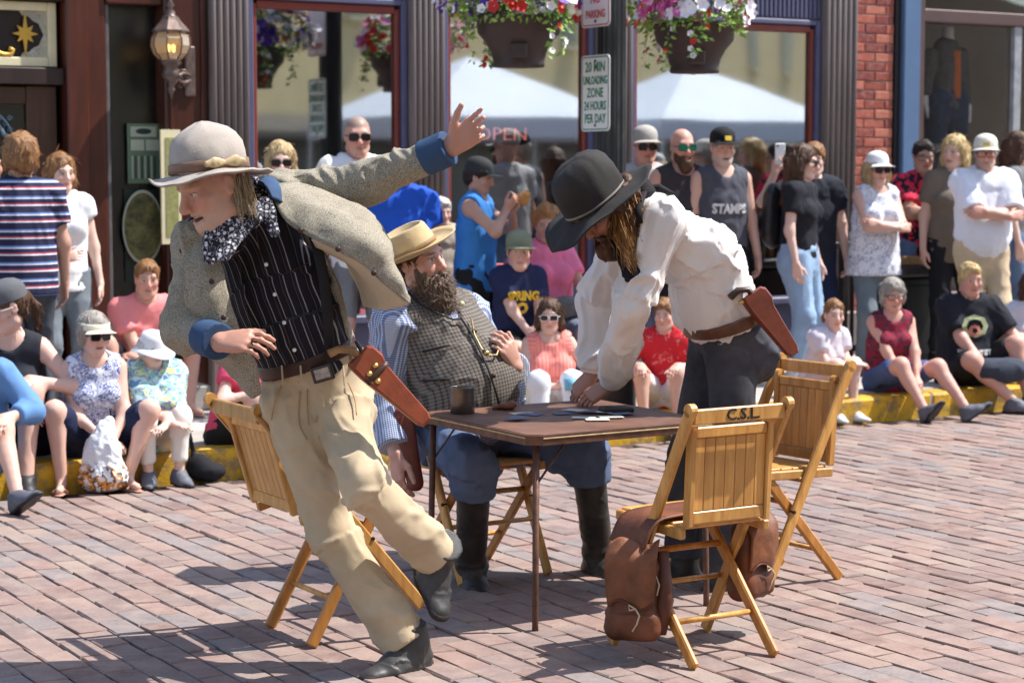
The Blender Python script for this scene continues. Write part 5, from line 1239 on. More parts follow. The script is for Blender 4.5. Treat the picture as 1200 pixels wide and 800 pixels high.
def yawdir(deg): a = rad(deg); return A3(math.sin(a), -math.cos(a), 0)
def head_frame(yaw, pitch=0.0, roll=0.0):
    f = yawdir(yaw); r = A3(f[1], -f[0], 0); Y = f * math.cos(rad(pitch)) - EZ * math.sin(rad(pitch)); Z = f * math.sin(rad(pitch)) + EZ * math.cos(rad(pitch))
    return rotv(r, Y, rad(roll)), Y, rotv(Z, Y, rad(roll))
def joints(pos, face, s, o):
    f = yawdir(face); r = A3(f[1], -f[0], 0)
    def D(x, y, z): return r * x + f * y + EZ * z
    fem = o.get('fem', False); J = {'base': pos}
    seat = o.get('seat'); zP = .95 * s if seat is None else seat + .105 * s * (.6 + .4 * o.get('girth', 1))
    Pp = pos + EZ * zP; ln, lr = o.get('lean', .03 if seat is None else .15), o.get('roll', 0)
    up = nrm(D(math.sin(lr), math.sin(ln), math.cos(ln))); ft = nrm(f - up * (f @ up)); tw = o.get('twist', 0); ft2 = rotv(ft, up, rad(-tw)) if tw else ft
    rr = np.cross(ft2, up); J['P'] = Pp; J['fP'] = ft; J['fC'] = ft2
    sw = .158 if fem else .178; sw *= s * o.get('sw', 1.0)
    J['C'] = Pp + up * .28 * s; J['N'] = Pp + up * .525 * s; sc_ = Pp + up * .46 * s
    J['SR'] = sc_ + rr * sw; J['SL'] = sc_ - rr * sw
    X, Y, Z = head_frame(o.get('look', face), o.get('pitch', 5), o.get('hroll', 0)); J['hX'], J['hY'], J['hZ'] = X, Y, Z
    J['Hd'] = J['N'] + nrm(up + EZ * 1.0) * .145 * s + ft * .018 * s
    hw = .088 * s
    for q, sg in (('R', 1), ('L', -1)):
        H_ = Pp + r * sg * hw - EZ * .03 * s; J['H' + q] = H_
        ank = o.get('foot' + q, (sg * .11, .02 if seat is None else .42, .085)); tg = pos + D(*[a * s for a in ank[:2]], 0) + EZ * (ank[2] * s)
        K_, A_ = ik(H_, tg, .43 * s, .425 * s, D(*o.get('knee' + q, (sg * .12, 1, .25 if seat is None else .9)))); J['K' + q], J['A' + q] = K_, A_
        td = o.get('toe' + q, (sg * .25, 1, 0)); T = nrm(D(*td)); J['T' + q] = T; J['F' + q] = nrm(EZ - T * (EZ @ T))
        S_ = J['S' + q]; ha = o.get('hand' + q, 'down')
        if isinstance(ha, str) and ha == 'down': tg = S_ + D(sg * .08, .06, -.52) * s; hd, hn_ = D(0, .15, -1), D(sg, .1, 0); pole = D(sg * .4, -1, 0); cur = {}
        elif isinstance(ha, str) and ha == 'knee': tg = K_ + D(-sg * .0, .0, .065) * s; hd, hn_ = D(-sg * .25, 1, -.35), D(0, .3, 1); pole = D(sg * 1, -.3, -.5); cur = {}
        elif isinstance(ha, str) and ha == 'cross': tg = Pp + D(-sg * .085, .215 + .03 * (sg > 0) + o.get('belly', 0) * .09, .245 - .035 * (sg > 0)) * s; hd, hn_ = D(-sg * 1, -.15, .1), D(0, 1, .3); pole = D(sg * 1, .2, -.7); cur = {}
        else:
            tg = Pp + D(*[a * s for a in ha['p']]); hd, hn_ = D(*ha.get('d', (0, 1, 0))), D(*ha.get('n', (0, 0, 1))); pole = D(*ha.get('pole', (sg * 1, -.4, -.6))); cur = {k: ha[k] for k in ('curl', 'thumb', 'spread') if k in ha}
        E_, W_ = ik(S_, tg, .285 * s, .25 * s, pole); J['E' + q], J['W' + q] = E_, W_
        J['hand' + q] = dict(d=nrm(hd), n=nrm(hn_), **cur)
    return J
def person(px, v, label, face=31, top=None, Ht=1.7, z0=KH, **o):
    """px: column of the pelvis; v: row; top: photo row of the crown of the head"""
    pos = onv(px, 300, v).copy(); pos[2] = z0; s = Ht / 1.75; seat = o.get('seat'); sa = None if seat is None else z0 * 0 + seat
    if top is not None:
        for _ in range(3):
            J = joints(pos, face, s, o); ztop = J['Hd'][2] + .125 * s * o.get('hscale', 1.0) * max(.5, J['hZ'][2]) + (.012 if o.get('hat') else 0.004)
            want = P(px, top, float(J['Hd'][1]))[2]; b = z0 + (seat or 0)
            s = min(1.15, max(.55, s * (want - b) / (ztop - b)))
    J = joints(pos, face, s, o); o['label'] = label
    return fig(J, s, o), J, s
# ============================================================ THE THREE PERFORMERS
M_JKT = pat_cloth('wool_jacket', lambda t, k: t.mix(t.ramp(t.noise(k, 300, 3, .75), [(.40, .0), (.60, .9)]), t.ramp(t.noise(k, 14, 4, .6), [(.3, srgb(88, 82, 72)), (.7, srgb(122, 114, 100))]), srgb(176, 168, 150)), .95, 'Object')
M_LINING = fold_cloth('jacket_lining', srgb(188, 172, 146), .1)
M_DENIM = fold_cloth('denim_trim', srgb(52, 74, 104), .2, stretch=None)
M_STRIPE = pat_cloth('dark_striped_shirt', lambda t, k: stripes(t, sep(t, k)[0], .034, [(0, srgb(32, 30, 38)), (.46, srgb(150, 146, 148)), (.54, srgb(34, 32, 40)), (.80, srgb(88, 84, 92)), (.84, srgb(28, 26, 34))]))
M_KHAKI = fold_cloth('khaki_canvas', srgb(186, 168, 140), .18, .9, .3, scale=3.5)
M_BELT = plain('belt_leather', srgb(60, 36, 26), .45, .3, 20, bump=.2)
M_HOLS = plain('holster_leather', srgb(128, 60, 38), .38, .3, 10, bump=.25, bscale=30)
M_HOLSR = plain('holster_leather_red', srgb(106, 48, 34), .38, .25, 10, bump=.25, bscale=30)
M_BRASS = plain('brass', srgb(214, 180, 100), .3, .15, 20, metal=.9, bump=0); M_STEEL = plain('gun_steel', srgb(70, 68, 68), .3, .2, 20, metal=.9, bump=0)
M_BOOT = plain('boot_leather', srgb(62, 60, 60), .5, .35, 12, bump=.35, bscale=30); M_BOOTB = plain('boot_leather_black', srgb(52, 47, 44), .5, .5, 12, bump=.4, bscale=26); M_SOLE = plain('boot_sole', srgb(40, 34, 30), .7)
def felt(name, c): return plain(name, c, .9, .16, 9, bump=.35, bscale=150, bd=.003)
M_FELTG = felt('grey_felt', srgb(164, 154, 145)); M_FELTT = felt('tan_felt', srgb(190, 166, 126)); M_FELTB = felt('black_felt', srgb(46, 43, 42))
t = NT('paisley'); k = t.coord('Object'); vo = t.n('ShaderNodeTexVoronoi'); vo.inputs['Scale'].default_value = 60; t.l(k, vo.inputs['Vector'])
w = t.math('FRACT', t.math('MULTIPLY', t.noise(k, 34, 2), 7)); t.base(t.mix(t.ramp(vo.outputs['Distance'], [(.28, 1.0), (.36, 0.0)]), t.ramp(w, [(0, srgb(24, 24, 32)), (.62, srgb(150, 150, 166)), (.8, srgb(30, 30, 40))], 'CONSTANT'), srgb(200, 198, 206))); M_PAIS = t.set(.7, 0, .3)
TH = dict(slim=True, h=.015, hh=.0044, hn=.0042, hc=.0084, hhair=.005, group='costumed performers in the street')
def hit(V, px, py, off=.004):
    r = nrm(ray(px, py)); d = V - A3(0, 0, CAM_H); tt = d @ r; dist = np.linalg.norm(d - tt[:, None] * r, axis=1); m = dist < .02
    if not m.any(): m = dist < dist.min() + .02
    k = tt[m].min(); return A3(0, 0, CAM_H) + r * (k - off)
def dent(vf, amp, sc, seed):
    V, F = vf; q = V * sc + seed; n = np.stack([fbm(q), fbm(q + 17.3), fbm(q + 41.9)], 1) - .5; return V + n * amp, F
def joints_px(d):
    J = {}
    for k, v in d.items(): J[k] = P(*v)
    return J

def plate(h0, hd, gx, hn, L, w0, w1, t):
    out = [(-.035, -w0 * .9), (-.02, -w0), (.03, -w0), (L * .5, -(w0 + w1) / 2), (L - .02, -w1), (L, -w1 * .6), (L, w1 * .6), (L - .02, w1), (L * .5, (w0 + w1) / 2), (.05, w0 * .95), (.02, w0 * 1.25), (-.02, w0 * 1.2), (-.035, w0 * .9)]
    k = len(out); V = []; F = []; cx = L * .45
    for z, q in ((-t, .86), (-t * .6, 1), (t * .3, 1), (t, .84)):
        for a, b in out: V.append(h0 + hd * (cx + (a - cx) * (1 - (1 - q) * .3)) + gx * b * q + hn * z * (1 - .35 * max(0, a) / L))
    for r in range(3):
        for i in range(k): F.append((r * k + i, r * k + (i + 1) % k, (r + 1) * k + (i + 1) % k, (r + 1) * k + i))
    F.append(tuple(range(k))[::-1]); F.append(tuple(range(3 * k, 4 * k))); return np.array(V), F
# ------------------------------------------------ A: staggering man in grey wool jacket
J = joints_px(dict(P=(372, 448, 6.44), C=(330, 345, 6.40), N=(290, 243, 6.34), Hd=(250, 219, 6.17), SR=(234, 283, 6.27), SL=(348, 232, 6.50), ER=(216, 385, 6.24), WR=(258, 401, 6.05), EL=(438, 212, 6.42), WL=(529, 172, 6.32),
                   HR=(342, 470, 6.42), HL=(398, 462, 6.46), KR=(392, 628, 6.40), AR=(479, 757, 6.36), KL=(424, 566, 6.17), AL=(512, 652, 6.40)))
J['base'] = onz(480, 792); J['fP'] = nrm(A3(-.35, -.93, 0)); J['fC'] = nrm(A3(-.40, -.9, -.1))
J['hX'], J['hY'], J['hZ'] = head_frame(-54, 19, 4)
J['TR'] = nrm(A3(-.72, -.69, 0)); J['FR'] = EZ; J['TL'] = nrm(P(531, 712, 6.28) - P(513, 655, 6.40)); J['FL'] = nrm(A3(.55, -.75, .3) - J['TL'] * (A3(.55, -.75, .3) @ J['TL']))
J['handR'] = dict(d=nrm(P(322, 396, 5.98) - P(262, 400, 6.05)), n=nrm(A3(.1, -.75, .65)), curl=(.35, .42, .48, .5), thumb=.6, spread=.06)
J['handL'] = dict(d=nrm(A3(.78, -.25, .58)), n=nrm(A3(.1, .95, .1)), curl=(.3, .45, .6, .7), thumb=-.3, spread=.22)
A_, JA, sA = None, J, 1.04
body = fig(J, 1.04, dict(TH, label='staggering performer in grey wool jacket and tall grey hat, arm flung out', skin=srgb(196, 146, 122), hair='blond', style='bald', seed=11, mouth=.3, nose=1.15, stubble=.45, scol=srgb(190, 170, 150), fold=.014, lfold=(10, 10, 3.6), girth=.9, hscale=1.06, lines=1.6, squint=.6, chin=1.2, fat=1.02,
    top=dict(m=M_STRIPE, i=.013, sleeve=.18, hem=.10, flare=0, name='shirt', h=.0074), bottom=dict(m=M_KHAKI, i=.011, leg=1.97, waist=.125, flare=.026, name='trousers', h=.0074, fold=1.25),
    shoes=dict(m=M_BOOT, up=.07, inf=.008, name='boot', sole=M_SOLE, heel=M_SOLE, h=.0055, fold=.008)))
jk_t = J['_torso']; up = nrm(J['N'] - J['P'])
pr = [p for p in jk_t(.036, True)]
V, Q, B = sdf(pr, .008, .008, 3, [(J['C'] - J['fC'] * .03, J['fC']), (J['P'] + up * .02, -up)])
jk = obj('jacket', (V, Q), M_JKT, body, smooth=True, bone=B)
def sl(name, a, b, c, r, seed, par, m, cuff=None, fo=.015, h=.007):
    V, Q, B = sdf([Cone(a, b, r[0], r[1], .05, fold=(9, 9, 6)), Cone(b, c, r[1], r[2], .05, cap='b', fold=(9, 9, 7)), Ell(a, (r[0] * 1.0,) * 3, k=.05)], h, fo, seed); o = obj(name, (V, Q), m, par, smooth=True, bone=B)
    return o
slR = sl('sleeve', J['SR'] + up * .0, J['ER'], J['ER'] + (J['WR'] - J['ER']) * .86, (.07, .067, .053), 21, jk, M_JKT)
slL = sl('sleeve', J['SL'] + up * .005, J['EL'], J['EL'] + (J['WL'] - J['EL']) * .86, (.08, .067, .053), 25, jk, M_JKT)
for q, (e, w_) in enumerate(((J['ER'], J['WR']), (J['EL'], J['WL']))):
    d = nrm(w_ - e); a = w_ - d * .055; V, Q, B = sdf([Cone(a - d * .045, a + d * .045, .058, .058, .01, cap='ab', fold=(5, 5, 5))], .0045, .002, q); obj('denim_cuff', (V, Q), M_DENIM, jk, smooth=True, bone=B)
# front panels of the open jacket
g = [[P(*p) for p in r] for r in (((262, 262, 6.26), (240, 268, 6.22), (222, 285, 6.2)), ((258, 300, 6.17), (238, 305, 6.14), (216, 320, 6.16)), ((268, 345, 6.14), (244, 350, 6.11), (218, 365, 6.18)), ((284, 395, 6.15), (258, 402, 6.14), (232, 405, 6.25)), ((301, 428, 6.18), (284, 432, 6.18), (262, 430, 6.28)), ((306, 462, 6.2), (296, 466, 6.22), (284, 456, 6.28)))]
obj('front_panel', patch(g, 7, .009, .011, 2), M_JKT, jk, smooth=True)
g = [[P(*p) for p in r] for r in (((316, 222, 6.26), (330, 216, 6.33), (352, 212, 6.46)), ((334, 258, 6.17), (368, 242, 6.19), (398, 232, 6.34)), ((372, 282, 6.10), (404, 262, 6.12), (432, 248, 6.3)), ((420, 306, 6.06), (440, 284, 6.08), (452, 272, 6.26)), ((455, 336, 6.06), (464, 318, 6.08), (462, 306, 6.24)), ((480, 356, 6.08), (480, 346, 6.10), (470, 338, 6.24)))]
obj('front_panel', patch(g, 7, .009, .012, 5), M_JKT, jk, smooth=True)
g = [[P(*p) for p in r] for r in (((366, 279, 6.12), (372, 290, 6.24), (385, 290, 6.45)), ((420, 307, 6.075), (412, 310, 6.22), (405, 308, 6.48)), ((455, 337, 6.075), (438, 338, 6.22), (418, 334, 6.46)), ((479, 356, 6.095), (455, 362, 6.22), (428, 359, 6.42)))]
obj('lining', patch(g, 7, .006, .006, 7), M_LINING, jk, smooth=True)
g = [[P(*p) for p in r] for r in (((302, 214, 6.28), (312, 220, 6.22), (318, 232, 6.2)), ((312, 208, 6.33), (322, 216, 6.27), (328, 236, 6.21)), ((322, 210, 6.4), (330, 220, 6.33), (334, 240, 6.24)))]
obj('collar', patch(g, 6, .008, .002), M_DENIM, jk, smooth=True)
for px, py, yy in ((352, 270, 6.13), (396, 292, 6.07), (438, 320, 6.045), (248, 330, 6.1), (262, 372, 6.1)):
    obj('button', lathe([(.0001, .004), (.008, .003), (.009, 0)], 10, P(px, py, yy - .012), (1, 0, 0), (0, 0, 1), (0, -1, 0)), M_BELT, jk, smooth=True)
# shirt buttons, suspender, belt and buckle
fr = nrm(J['fP'] + J['fC']); side = nrm(np.cross(fr, up))
for px, py in ((312, 310), (322, 345), (333, 378), (345, 410)):
    obj('shirt_button', lathe([(.0001, .003), (.006, .002), (.0065, 0)], 10, P(px, py, 6.21), (1, 0, 0), (0, 0, 1), (0, -1, 0)), M_WHITE, body, smooth=True)
pts = [P(362, 258, 6.28), P(372, 290, 6.225), P(380, 330, 6.215), P(384, 370, 6.22), P(386, 405, 6.24), P(388, 425, 6.25)]
obj('suspender', tube(pts, .017, 8, True, .25, side=(1, 0, 0)), plain('black_webbing', srgb(24, 22, 26), .8), body, smooth=True)
bc = J['P'] + up * .095; V, Q, B = sdf([Cone(bc - up * .022, bc + up * .022,   .177, .173, .01, J['fP'], .75, cap='ab', fold=(4, 4, 2))], .006, .002); belt = obj('belt', (V, Q), M_BELT, body, smooth=True, bone=B)
bk = P(378, 437, 6.27); Xb = nrm(A3(.93, -.2, .28)); Zb = nrm(A3(-.28, -.05, .96)); Yb = nrm(np.cross(Xb, Zb))
obj('buckle', obox(bk, Xb, Yb, Zb, .036, .006, .027, .003), M_STEEL, belt); obj('buckle_plate', obox(bk - A3(0, .007, 0), Xb, Yb, Zb, .026, .003, .018, .002), plain('buckle_silver', srgb(150, 146, 142), .3, .3, 60, metal=.9, bump=.5, bscale=120), belt)
tv = [o for o in body.children if o.name.startswith('trousers')][0]; TV = np.array([v.co[:] for v in tv.data.vertices]) + org_of(tv); M_SEAM = plain('khaki_seam', srgb(164, 138, 100), .9)
for ln in (((352, 458), (350, 480), (352, 500), (360, 515)), ((330, 452), (322, 470), (318, 492)), ((408, 448), (416, 468), (418, 486)), ((360, 456), (360, 478), (362, 498))): obj('seam', tube(cr([hit(TV, a, b, .0015) for a, b in ln], 4), .0022, 5), M_SEAM, tv, smooth=True)
for px in (330, 352, 402): obj('belt_loop', tube([hit(TV, px, 428, .028), hit(TV, px + 1, 440, .032), hit(TV, px + 2, 452, .02)], .006, 6, True, .5), M_KHAKI, tv)
sv = [o for o in body.children if o.name.startswith('shirt')][0]; SV = np.array([v.co[:] for v in sv.data.vertices]) + org_of(sv)
for ln in (((298, 262), (306, 300), (320, 345), (334, 385), (346, 418)), ((330, 322), (350, 314), (362, 308))): obj('placket', tube(cr([hit(SV, a, b, .001) for a, b in ln], 5), .002, 5), M_BELT, sv, smooth=True)
# holster with revolver grip
h0, h1 = P(428, 425, 6.22), P(493, 488, 6.20); hd = nrm(h1 - h0); hn = nrm(A3(.2, -1, .3) - hd * (A3(.2, -1, .3) @ hd))
hol = obj('holster', plate(h0, hd, nrm(np.cross(hn, hd)), hn, float(np.linalg.norm(h1 - h0)) + .03, .046, .026, .022), M_HOLS, body, smooth=False)
gx = nrm(np.cross(hn, hd)); obj('grip', tube([h0 - hd * .01, h0 - hd * .06 + gx * .0, h0 - hd * .09 - gx * .03, h0 - hd * .1 - gx * .06], [.018, .017, .017, .02], 10, True, .7), plain('grip_wood', srgb(150, 112, 70), .4), hol, smooth=True)
obj('hammer', tube([h0 - hd * .03 + gx * .02, h0 - hd * .07 + gx * .03], [.01, .006], 8), M_STEEL, hol)
for a, b in ((.03, .012), (.035, -.02), (.07, -.018)): obj('stud', lathe([(.0001, .008), (.008, .005), (.01, 0)], 10, h0 + hd * a + gx * b + hn * .021, gx, hd, hn), M_BRASS, hol, smooth=True)
obj('strap', tube([h0 + hd * .05 + gx * q + hn * (.024 - abs(q) * .2) for q in (-.047, -.03, 0, .03, .047)], .011, 8, True, .4, side=hd), M_BELT, hol, smooth=True)
# bandana
nk = J['N'] + nrm(J['Hd'] - J['N']) * .03; dn = nrm(J['Hd'] - J['N']); bx, by = perp(dn); ring = []
pr = [Cone(nk + .066 * (bx * math.cos(a) + by * math.sin(a)), nk + .066 * (bx * math.cos(a + .6) + by * math.sin(a + .6)), .03, .03, .02) for a in np.arange(0, 6.3, .6)]
pr += [Cone(P(258, 258, 6.13), P(245, 304, 6.09), .052, .02, .02, (0, -1, 0), .36, fold=(18, 18, 6)), Cone(P(288, 250, 6.17), P(262, 298, 6.1), .05, .024, .02, (0, -1, 0), .36, fold=(18, 18, 6)), Cone(P(310, 238, 6.2), P(322, 272, 6.16), .03, .022, .02, (0, -1, 0), .45)]
V, Q, B = sdf(pr, .0055, .012, 8); obj('bandana', (V, Q), M_PAIS, body, smooth=True)
# hat
X, Y, Z = head_frame(-56, 5, 5); hc = J['Hd'] + Z * .044 + Y * .006
cr_ = [(.108, 0), (.108, .03), (.105, .06), (.098, .088), (.085, .113), (.067, .131), (.045, .142), (.02, .146), (.001, .147)]
cv, bv = brim_hat(hc, X, Y, Z, cr_, [(.107, 0), (.125, .0), (.148, -.004), (.17, -.004), (.182, .002)], 64, nfun=lambda a, tt: tt ** 1.4 * (-.008 - .022 * max(0, math.sin(a)) ** 2 - .006 * max(0, -math.sin(a)) + .03 * max(0, math.sin(a + .35)) ** 10), cfun=lambda i, a, x, y, z: (x * (1 + .02 * math.sin(2 * a + i)), y, z + .004 * math.sin(3 * a) * (i > 3)), th=.005)
hat = obj('hat', dent(cv, .03, 13, 2), M_FELTG, body, smooth=True); obj('brim', dent(bv, .026, 9, 5), M_FELTG, hat, smooth=True)
obj('hat_band', lathe([(.109, .004), (.1135, .006), (.1125, .034), (.108, .036)], 48, hc, X, Y, Z, fn=lambda i, a, x, y, z: (x * 1.015, y * 1.12 * 1.01, z)), plain('hat_ribbon', srgb(126, 96, 78), .6, .3, 6), hat, smooth=True)
# ribbon bow on the side that faces the camera (his left)
bq = hc - X * .1175 + Z * .022 + Y * .0; M_BOW = plain('bow_ribbon', srgb(178, 156, 118), .5, .2, 20)
for sg in (-1, 1):
    V, Q, B = sdf([Cone(bq, bq + Y * sg * .035 + Z * .004, .008, .016, .006, X, .4), Cone(bq + Y * sg * .03, bq + Y * sg * .06, .014, .010, .006, X, .4)], .0035, .002); obj('bow', (V, Q), M_BOW, hat, smooth=True)
# loose blond strands
st = []; R = random.Random(2)
for k in range(13):
    a = R.uniform(-1, 1); st.append(J['Hd'] - J['hX'] * (.074 + R.uniform(-.004, .01)) + J['hY'] * (-.06 + .03 * a) + J['hZ'] * R.uniform(-.02, .03))
obj('hair_strands', locks(st, [nrm(-J['hX'] * .05 - J['hZ'] + J['hY'] * R.uniform(-.1, .3)) for _ in st], .115, .0015, 3, 20, 9, .006, .007, .3), hairmat('ash_hair', srgb(124, 104, 80), srgb(196, 176, 144)), body)
gp = [J['Hd'] + (J['hX'] * R.uniform(-.02, .02) + J['hY'] * R.uniform(.068, .082) + J['hZ'] * R.uniform(-.105, -.085)) * 1.08 for _ in range(140)]
obj('goatee', strands(gp, [nrm(J['hY'] * .5 - J['hZ'] * .8 + A3(*[R.gauss(0, .3) for _ in range(3)])) for _ in gp], .022, .0011, .2, 4, 4, .3, 3), HAIR['blond'], body)
rp = J['WR'] + nrm(J['handR']['d']) * .118 ; obj('ring', lathe([(.0115, -.003), (.0122, 0), (.0115, .003)], 14, rp - A3(0, .0, .006), *[*perp(J['handR']['d']), nrm(J['handR']['d'])]), M_STEEL, body, smooth=True)

# ------------------------------------------------ B: seated bearded man
M_VEST = pat_cloth('check_vest', lambda t, k: t.mix(.5, stripes(t, sep(t, k)[0], .014, [(0, srgb(122, 114, 106)), (.62, srgb(56, 52, 52))]), stripes(t, sep(t, k)[2], .014, [(0, srgb(122, 114, 106)), (.62, srgb(56, 52, 52))])))
M_GING = pat_cloth('blue_check_shirt', lambda t, k: t.mix(.5, stripes(t, sep(t, k)[0], .009, [(0, srgb(196, 204, 220)), (.5, srgb(62, 84, 132))]), stripes(t, sep(t, k)[2], .009, [(0, srgb(196, 204, 220)), (.5, srgb(62, 84, 132))])))
M_PIN = fold_cloth('faded_blue_trousers', srgb(92, 106, 134), .2)
J = joints_px(dict(P=(545, 492, 7.98), C=(528, 415, 7.98), N=(506, 352, 8.02), Hd=(491, 306, 7.96), SR=(462, 376, 7.90), SL=(546, 366, 8.12), ER=(452, 462, 7.90), WR=(464, 532, 7.74), EL=(582, 440, 8.3), WL=(604, 430, 7.86),
                   HR=(520, 512, 7.88), HL=(575, 505, 8.02), KR=(556, 548, 7.52), AR=(552, 668, 7.66), KL=(688, 533, 7.80), AL=(702, 655, 7.88)))
J['base'] = W(4.03, 6.8); J['fP'] = nrm(A3(.525, -.851, .05)); J['fC'] = nrm(A3(.50, -.85, .18))
J['hX'], J['hY'], J['hZ'] = head_frame(56, -6, 8)
J['TR'] = nrm(A3(.3, -.95, 0)); J['FR'] = EZ; J['TL'] = nrm(A3(.55, -.83, 0)); J['FL'] = EZ
J['handR'] = dict(d=nrm(A3(.1, -.1, -1)), n=nrm(A3(-.8, -.5, 0)), curl=(.3, .35, .4, .4)); J['handL'] = dict(d=nrm(A3(-.35, -.35, .85)), n=nrm(A3(.5, -.7, .3)), curl=(.5, .55, .6, .6), thumb=.5)
body = fig(J, 1.06, dict(TH, label='seated bearded performer in checked vest and tan hat', skin=srgb(208, 160, 140), hair='brown', style='short', seed=21, mouth=.7, fat=1.1, hcut=True, fold=.016, girth=1.1, belly=.9, lines=1.0, brow=HCOL['dark'],
    top=dict(m=M_GING, i=.012, sleeve=1.9, hem=-.02, loose=.024, h=.0092), bottom=dict(m=M_PIN, i=.02, leg=1.25, waist=.1, flare=.012, h=.0092, fold=1.2),
    shoes=dict(m=M_BOOTB, up=.05, inf=.004, shaft=.86, name='boot', sole=M_SOLE, heel=M_SOLE, h=.006, fold=.008)))
up = nrm(J['N'] - J['P']); side = nrm(J['SR'] - J['SL']); fr = nrm(J['fP'] + J['fC'])
pr = J['_torso'](.03, True); pr.append(Ell(J['P'] + (J['C'] - J['P']) * .5 + fr * .10, (.192, .14, .19), side, fr, up, .08, fold=(9, 9, 5)))
for q in 'LR':
    so_ = side * (1 if q == 'R' else -1); pr.append(Ell(J['S' + q] + so_ * .07 - up * .02, (.075, .14, .12), so_, J['fC'], up, .015, sub=True))
pr.append(Cone(J['N'] + J['fC'] * .06 + up * .06, J['N'] - up * .13 + J['fC'] * .2, .075, .02, .01, sub=True)); pr.append(Ell(J['N'] + up * .06, (.085, .085, .09), side, J['fC'], up, .01, sub=True))
V, Q, B = sdf(pr, .008, .009, 6, [(J['P'] - up * .02, -up)]); vest = obj('vest', (V, Q), M_VEST, body, smooth=True, bone=B)
# project a photo ray on the vest to lay the seam, lapels, buttons and watch chain
M_CHAIN = plain('dull_chain', srgb(160, 140, 96), .45, .3, 60, metal=.6, bump=0)
M_EDGE = plain('vest_binding', srgb(30, 27, 28), .7)
obj('front_edge', tube([hit(V, a, b) for a, b in ((540, 372), (552, 390), (562, 410), (572, 432), (580, 455), (585, 474))], .0045, 6), M_EDGE, vest, smooth=True)
obj('lapel_edge', tube([hit(V, a, b) for a, b in ((478, 342), (492, 356), (510, 366), (530, 374), (540, 374))], .004, 6), M_EDGE, vest, smooth=True)
for ya, yb in ((412, 404), (446, 444)): obj('pocket_welt', tube([hit(V, 495 + 8 * q, ya + (yb - ya) * q / 4) for q in range(5)], .005, 6), M_EDGE, vest, smooth=True)
for a, b in ((556, 388), (568, 412), (578, 440)): obj('vest_button', lathe([(.0001, .006), (.009, .004), (.0105, 0)], 12, hit(V, a, b, .006), (1, 0, 0), (0, 0, 1), (0, -1, 0)), M_BELT, vest, smooth=True)
obj('watch_chain', tube([hit(V, a, b, .008) for a, b in ((552, 372), (556, 392), (564, 408), (572, 416), (582, 416), (586, 404))], .004, 6), M_CHAIN, vest, smooth=True); obj('watch_fob', lathe([(.0001, .005), (.011, .003), (.011, -.003), (.0001, -.005)], 12, hit(V, 570, 414, .012), (1, 0, 0), (0, 0, 1), (0, -1, 0)), M_BRASS, vest, smooth=True)
obj('lapel_pin', lathe([(.0001, .005), (.011, .003), (.012, 0)], 12, hit(V, 541, 356, .008), (1, 0, 0), (0, 0, 1), (0, -1, 0)), M_CREAM, vest, smooth=True)
# beard: base volume and curled strands
X, Y, Z, hc = J['hX'], J['hY'], J['hZ'], J['Hd']; s = 1.06
V, Q, B = sdf(beard_prims(hc, X, Y, Z, s, .078, 1.0), .005, .012, 5); be = obj('beard', (V, Q), hairmat('beard_base', srgb(72, 56, 46), srgb(126, 104, 88)), body, smooth=True)
R = random.Random(6); N = vnormals(V, Q); ids = [i for i in range(len(V)) if (V[i] - hc) @ Z < -.05 * s]; ids = R.sample(ids, min(850, len(ids)))
obj('beard_strands', strands([V[i] for i in ids], [nrm(N[i] * .8 - Z * .7) for i in ids], .042, .0014, .32, 9, 6), hairmat('beard_hair', srgb(92, 74, 60), srgb(164, 142, 122)), be)
# tan hat: flat telescope crown
Xh, Yh, Zh = head_frame(56, -18, 20); hh_ = hc + Zh * .05 - Yh * .012
cr_ = [(.104, 0), (.1, .04), (.093, .084), (.088, .093), (.078, .092), (.07, .078), (.03, .074), (.001, .074)]
cv, bv = brim_hat(hh_, Xh, Yh, Zh, cr_, [(.103, 0), (.12, -.002), (.15, 0), (.175, .008), (.19, .018)], 64, nfun=lambda a, tt: tt ** 1.5 * (.012 * math.cos(a) ** 2 - .008), ecc=1.1, th=.006)
hat = obj('hat', dent(cv, .014, 12, 3), M_FELTT, body, smooth=True); obj('brim', dent(bv, .014, 8, 4), M_FELTT, hat, smooth=True)
obj('hat_band', lathe([(.1035, .002), (.1065, .003), (.105, .02), (.102, .021)], 48, hh_, Xh, Yh, Zh, fn=lambda i, a, x, y, z: (x * 1.01, y * 1.11, z)), plain('tan_band', srgb(140, 108, 70), .6), hat, smooth=True)
# holster hanging at his right side
h0, h1 = P(470, 492, 7.78), P(487, 566, 7.70); V, Q, B = sdf([Cone(h0, h1, .05, .032, .02, (0, -1, 0), .5)], .006, .003); obj('holster', (V, Q), M_HOLSR, body, smooth=True)

# ------------------------------------------------ C: leaning man with black hat
M_WSH = fold_cloth('white_linen', srgb(226, 220, 216), .05, .85, .25)
M_BJEAN = fold_cloth('charcoal_jeans', srgb(66, 66, 72), .45, .85, .4)
J = joints_px(dict(P=(856, 390, 7.64), C=(824, 306, 7.58), N=(754, 238, 7.50), Hd=(710, 246, 7.40), SR=(736, 260, 7.70), SL=(777, 258, 7.36), ER=(702, 352, 7.86), WR=(694, 438, 7.86), EL=(742, 352, 7.36), WL=(716, 449, 7.66),
                   HR=(838, 408, 7.74), HL=(858, 412, 7.58), KR=(806, 535, 7.72), AR=(800, 664, 7.74), KL=(858, 540, 7.52), AL=(842, 684, 7.56)))
J['base'] = onz(820, 690); J['fP'] = nrm(A3(-.88, -.45, 0)); J['fC'] = nrm(A3(-.72, -.3, -.6))
hz = nrm(A3(-.56, -.22, .80)); hy = A3(-.78, -.42, -.6); hy = nrm(hy - hz * (hy @ hz)); J['hZ'], J['hY'] = hz, hy; J['hX'] = np.cross(hy, hz)
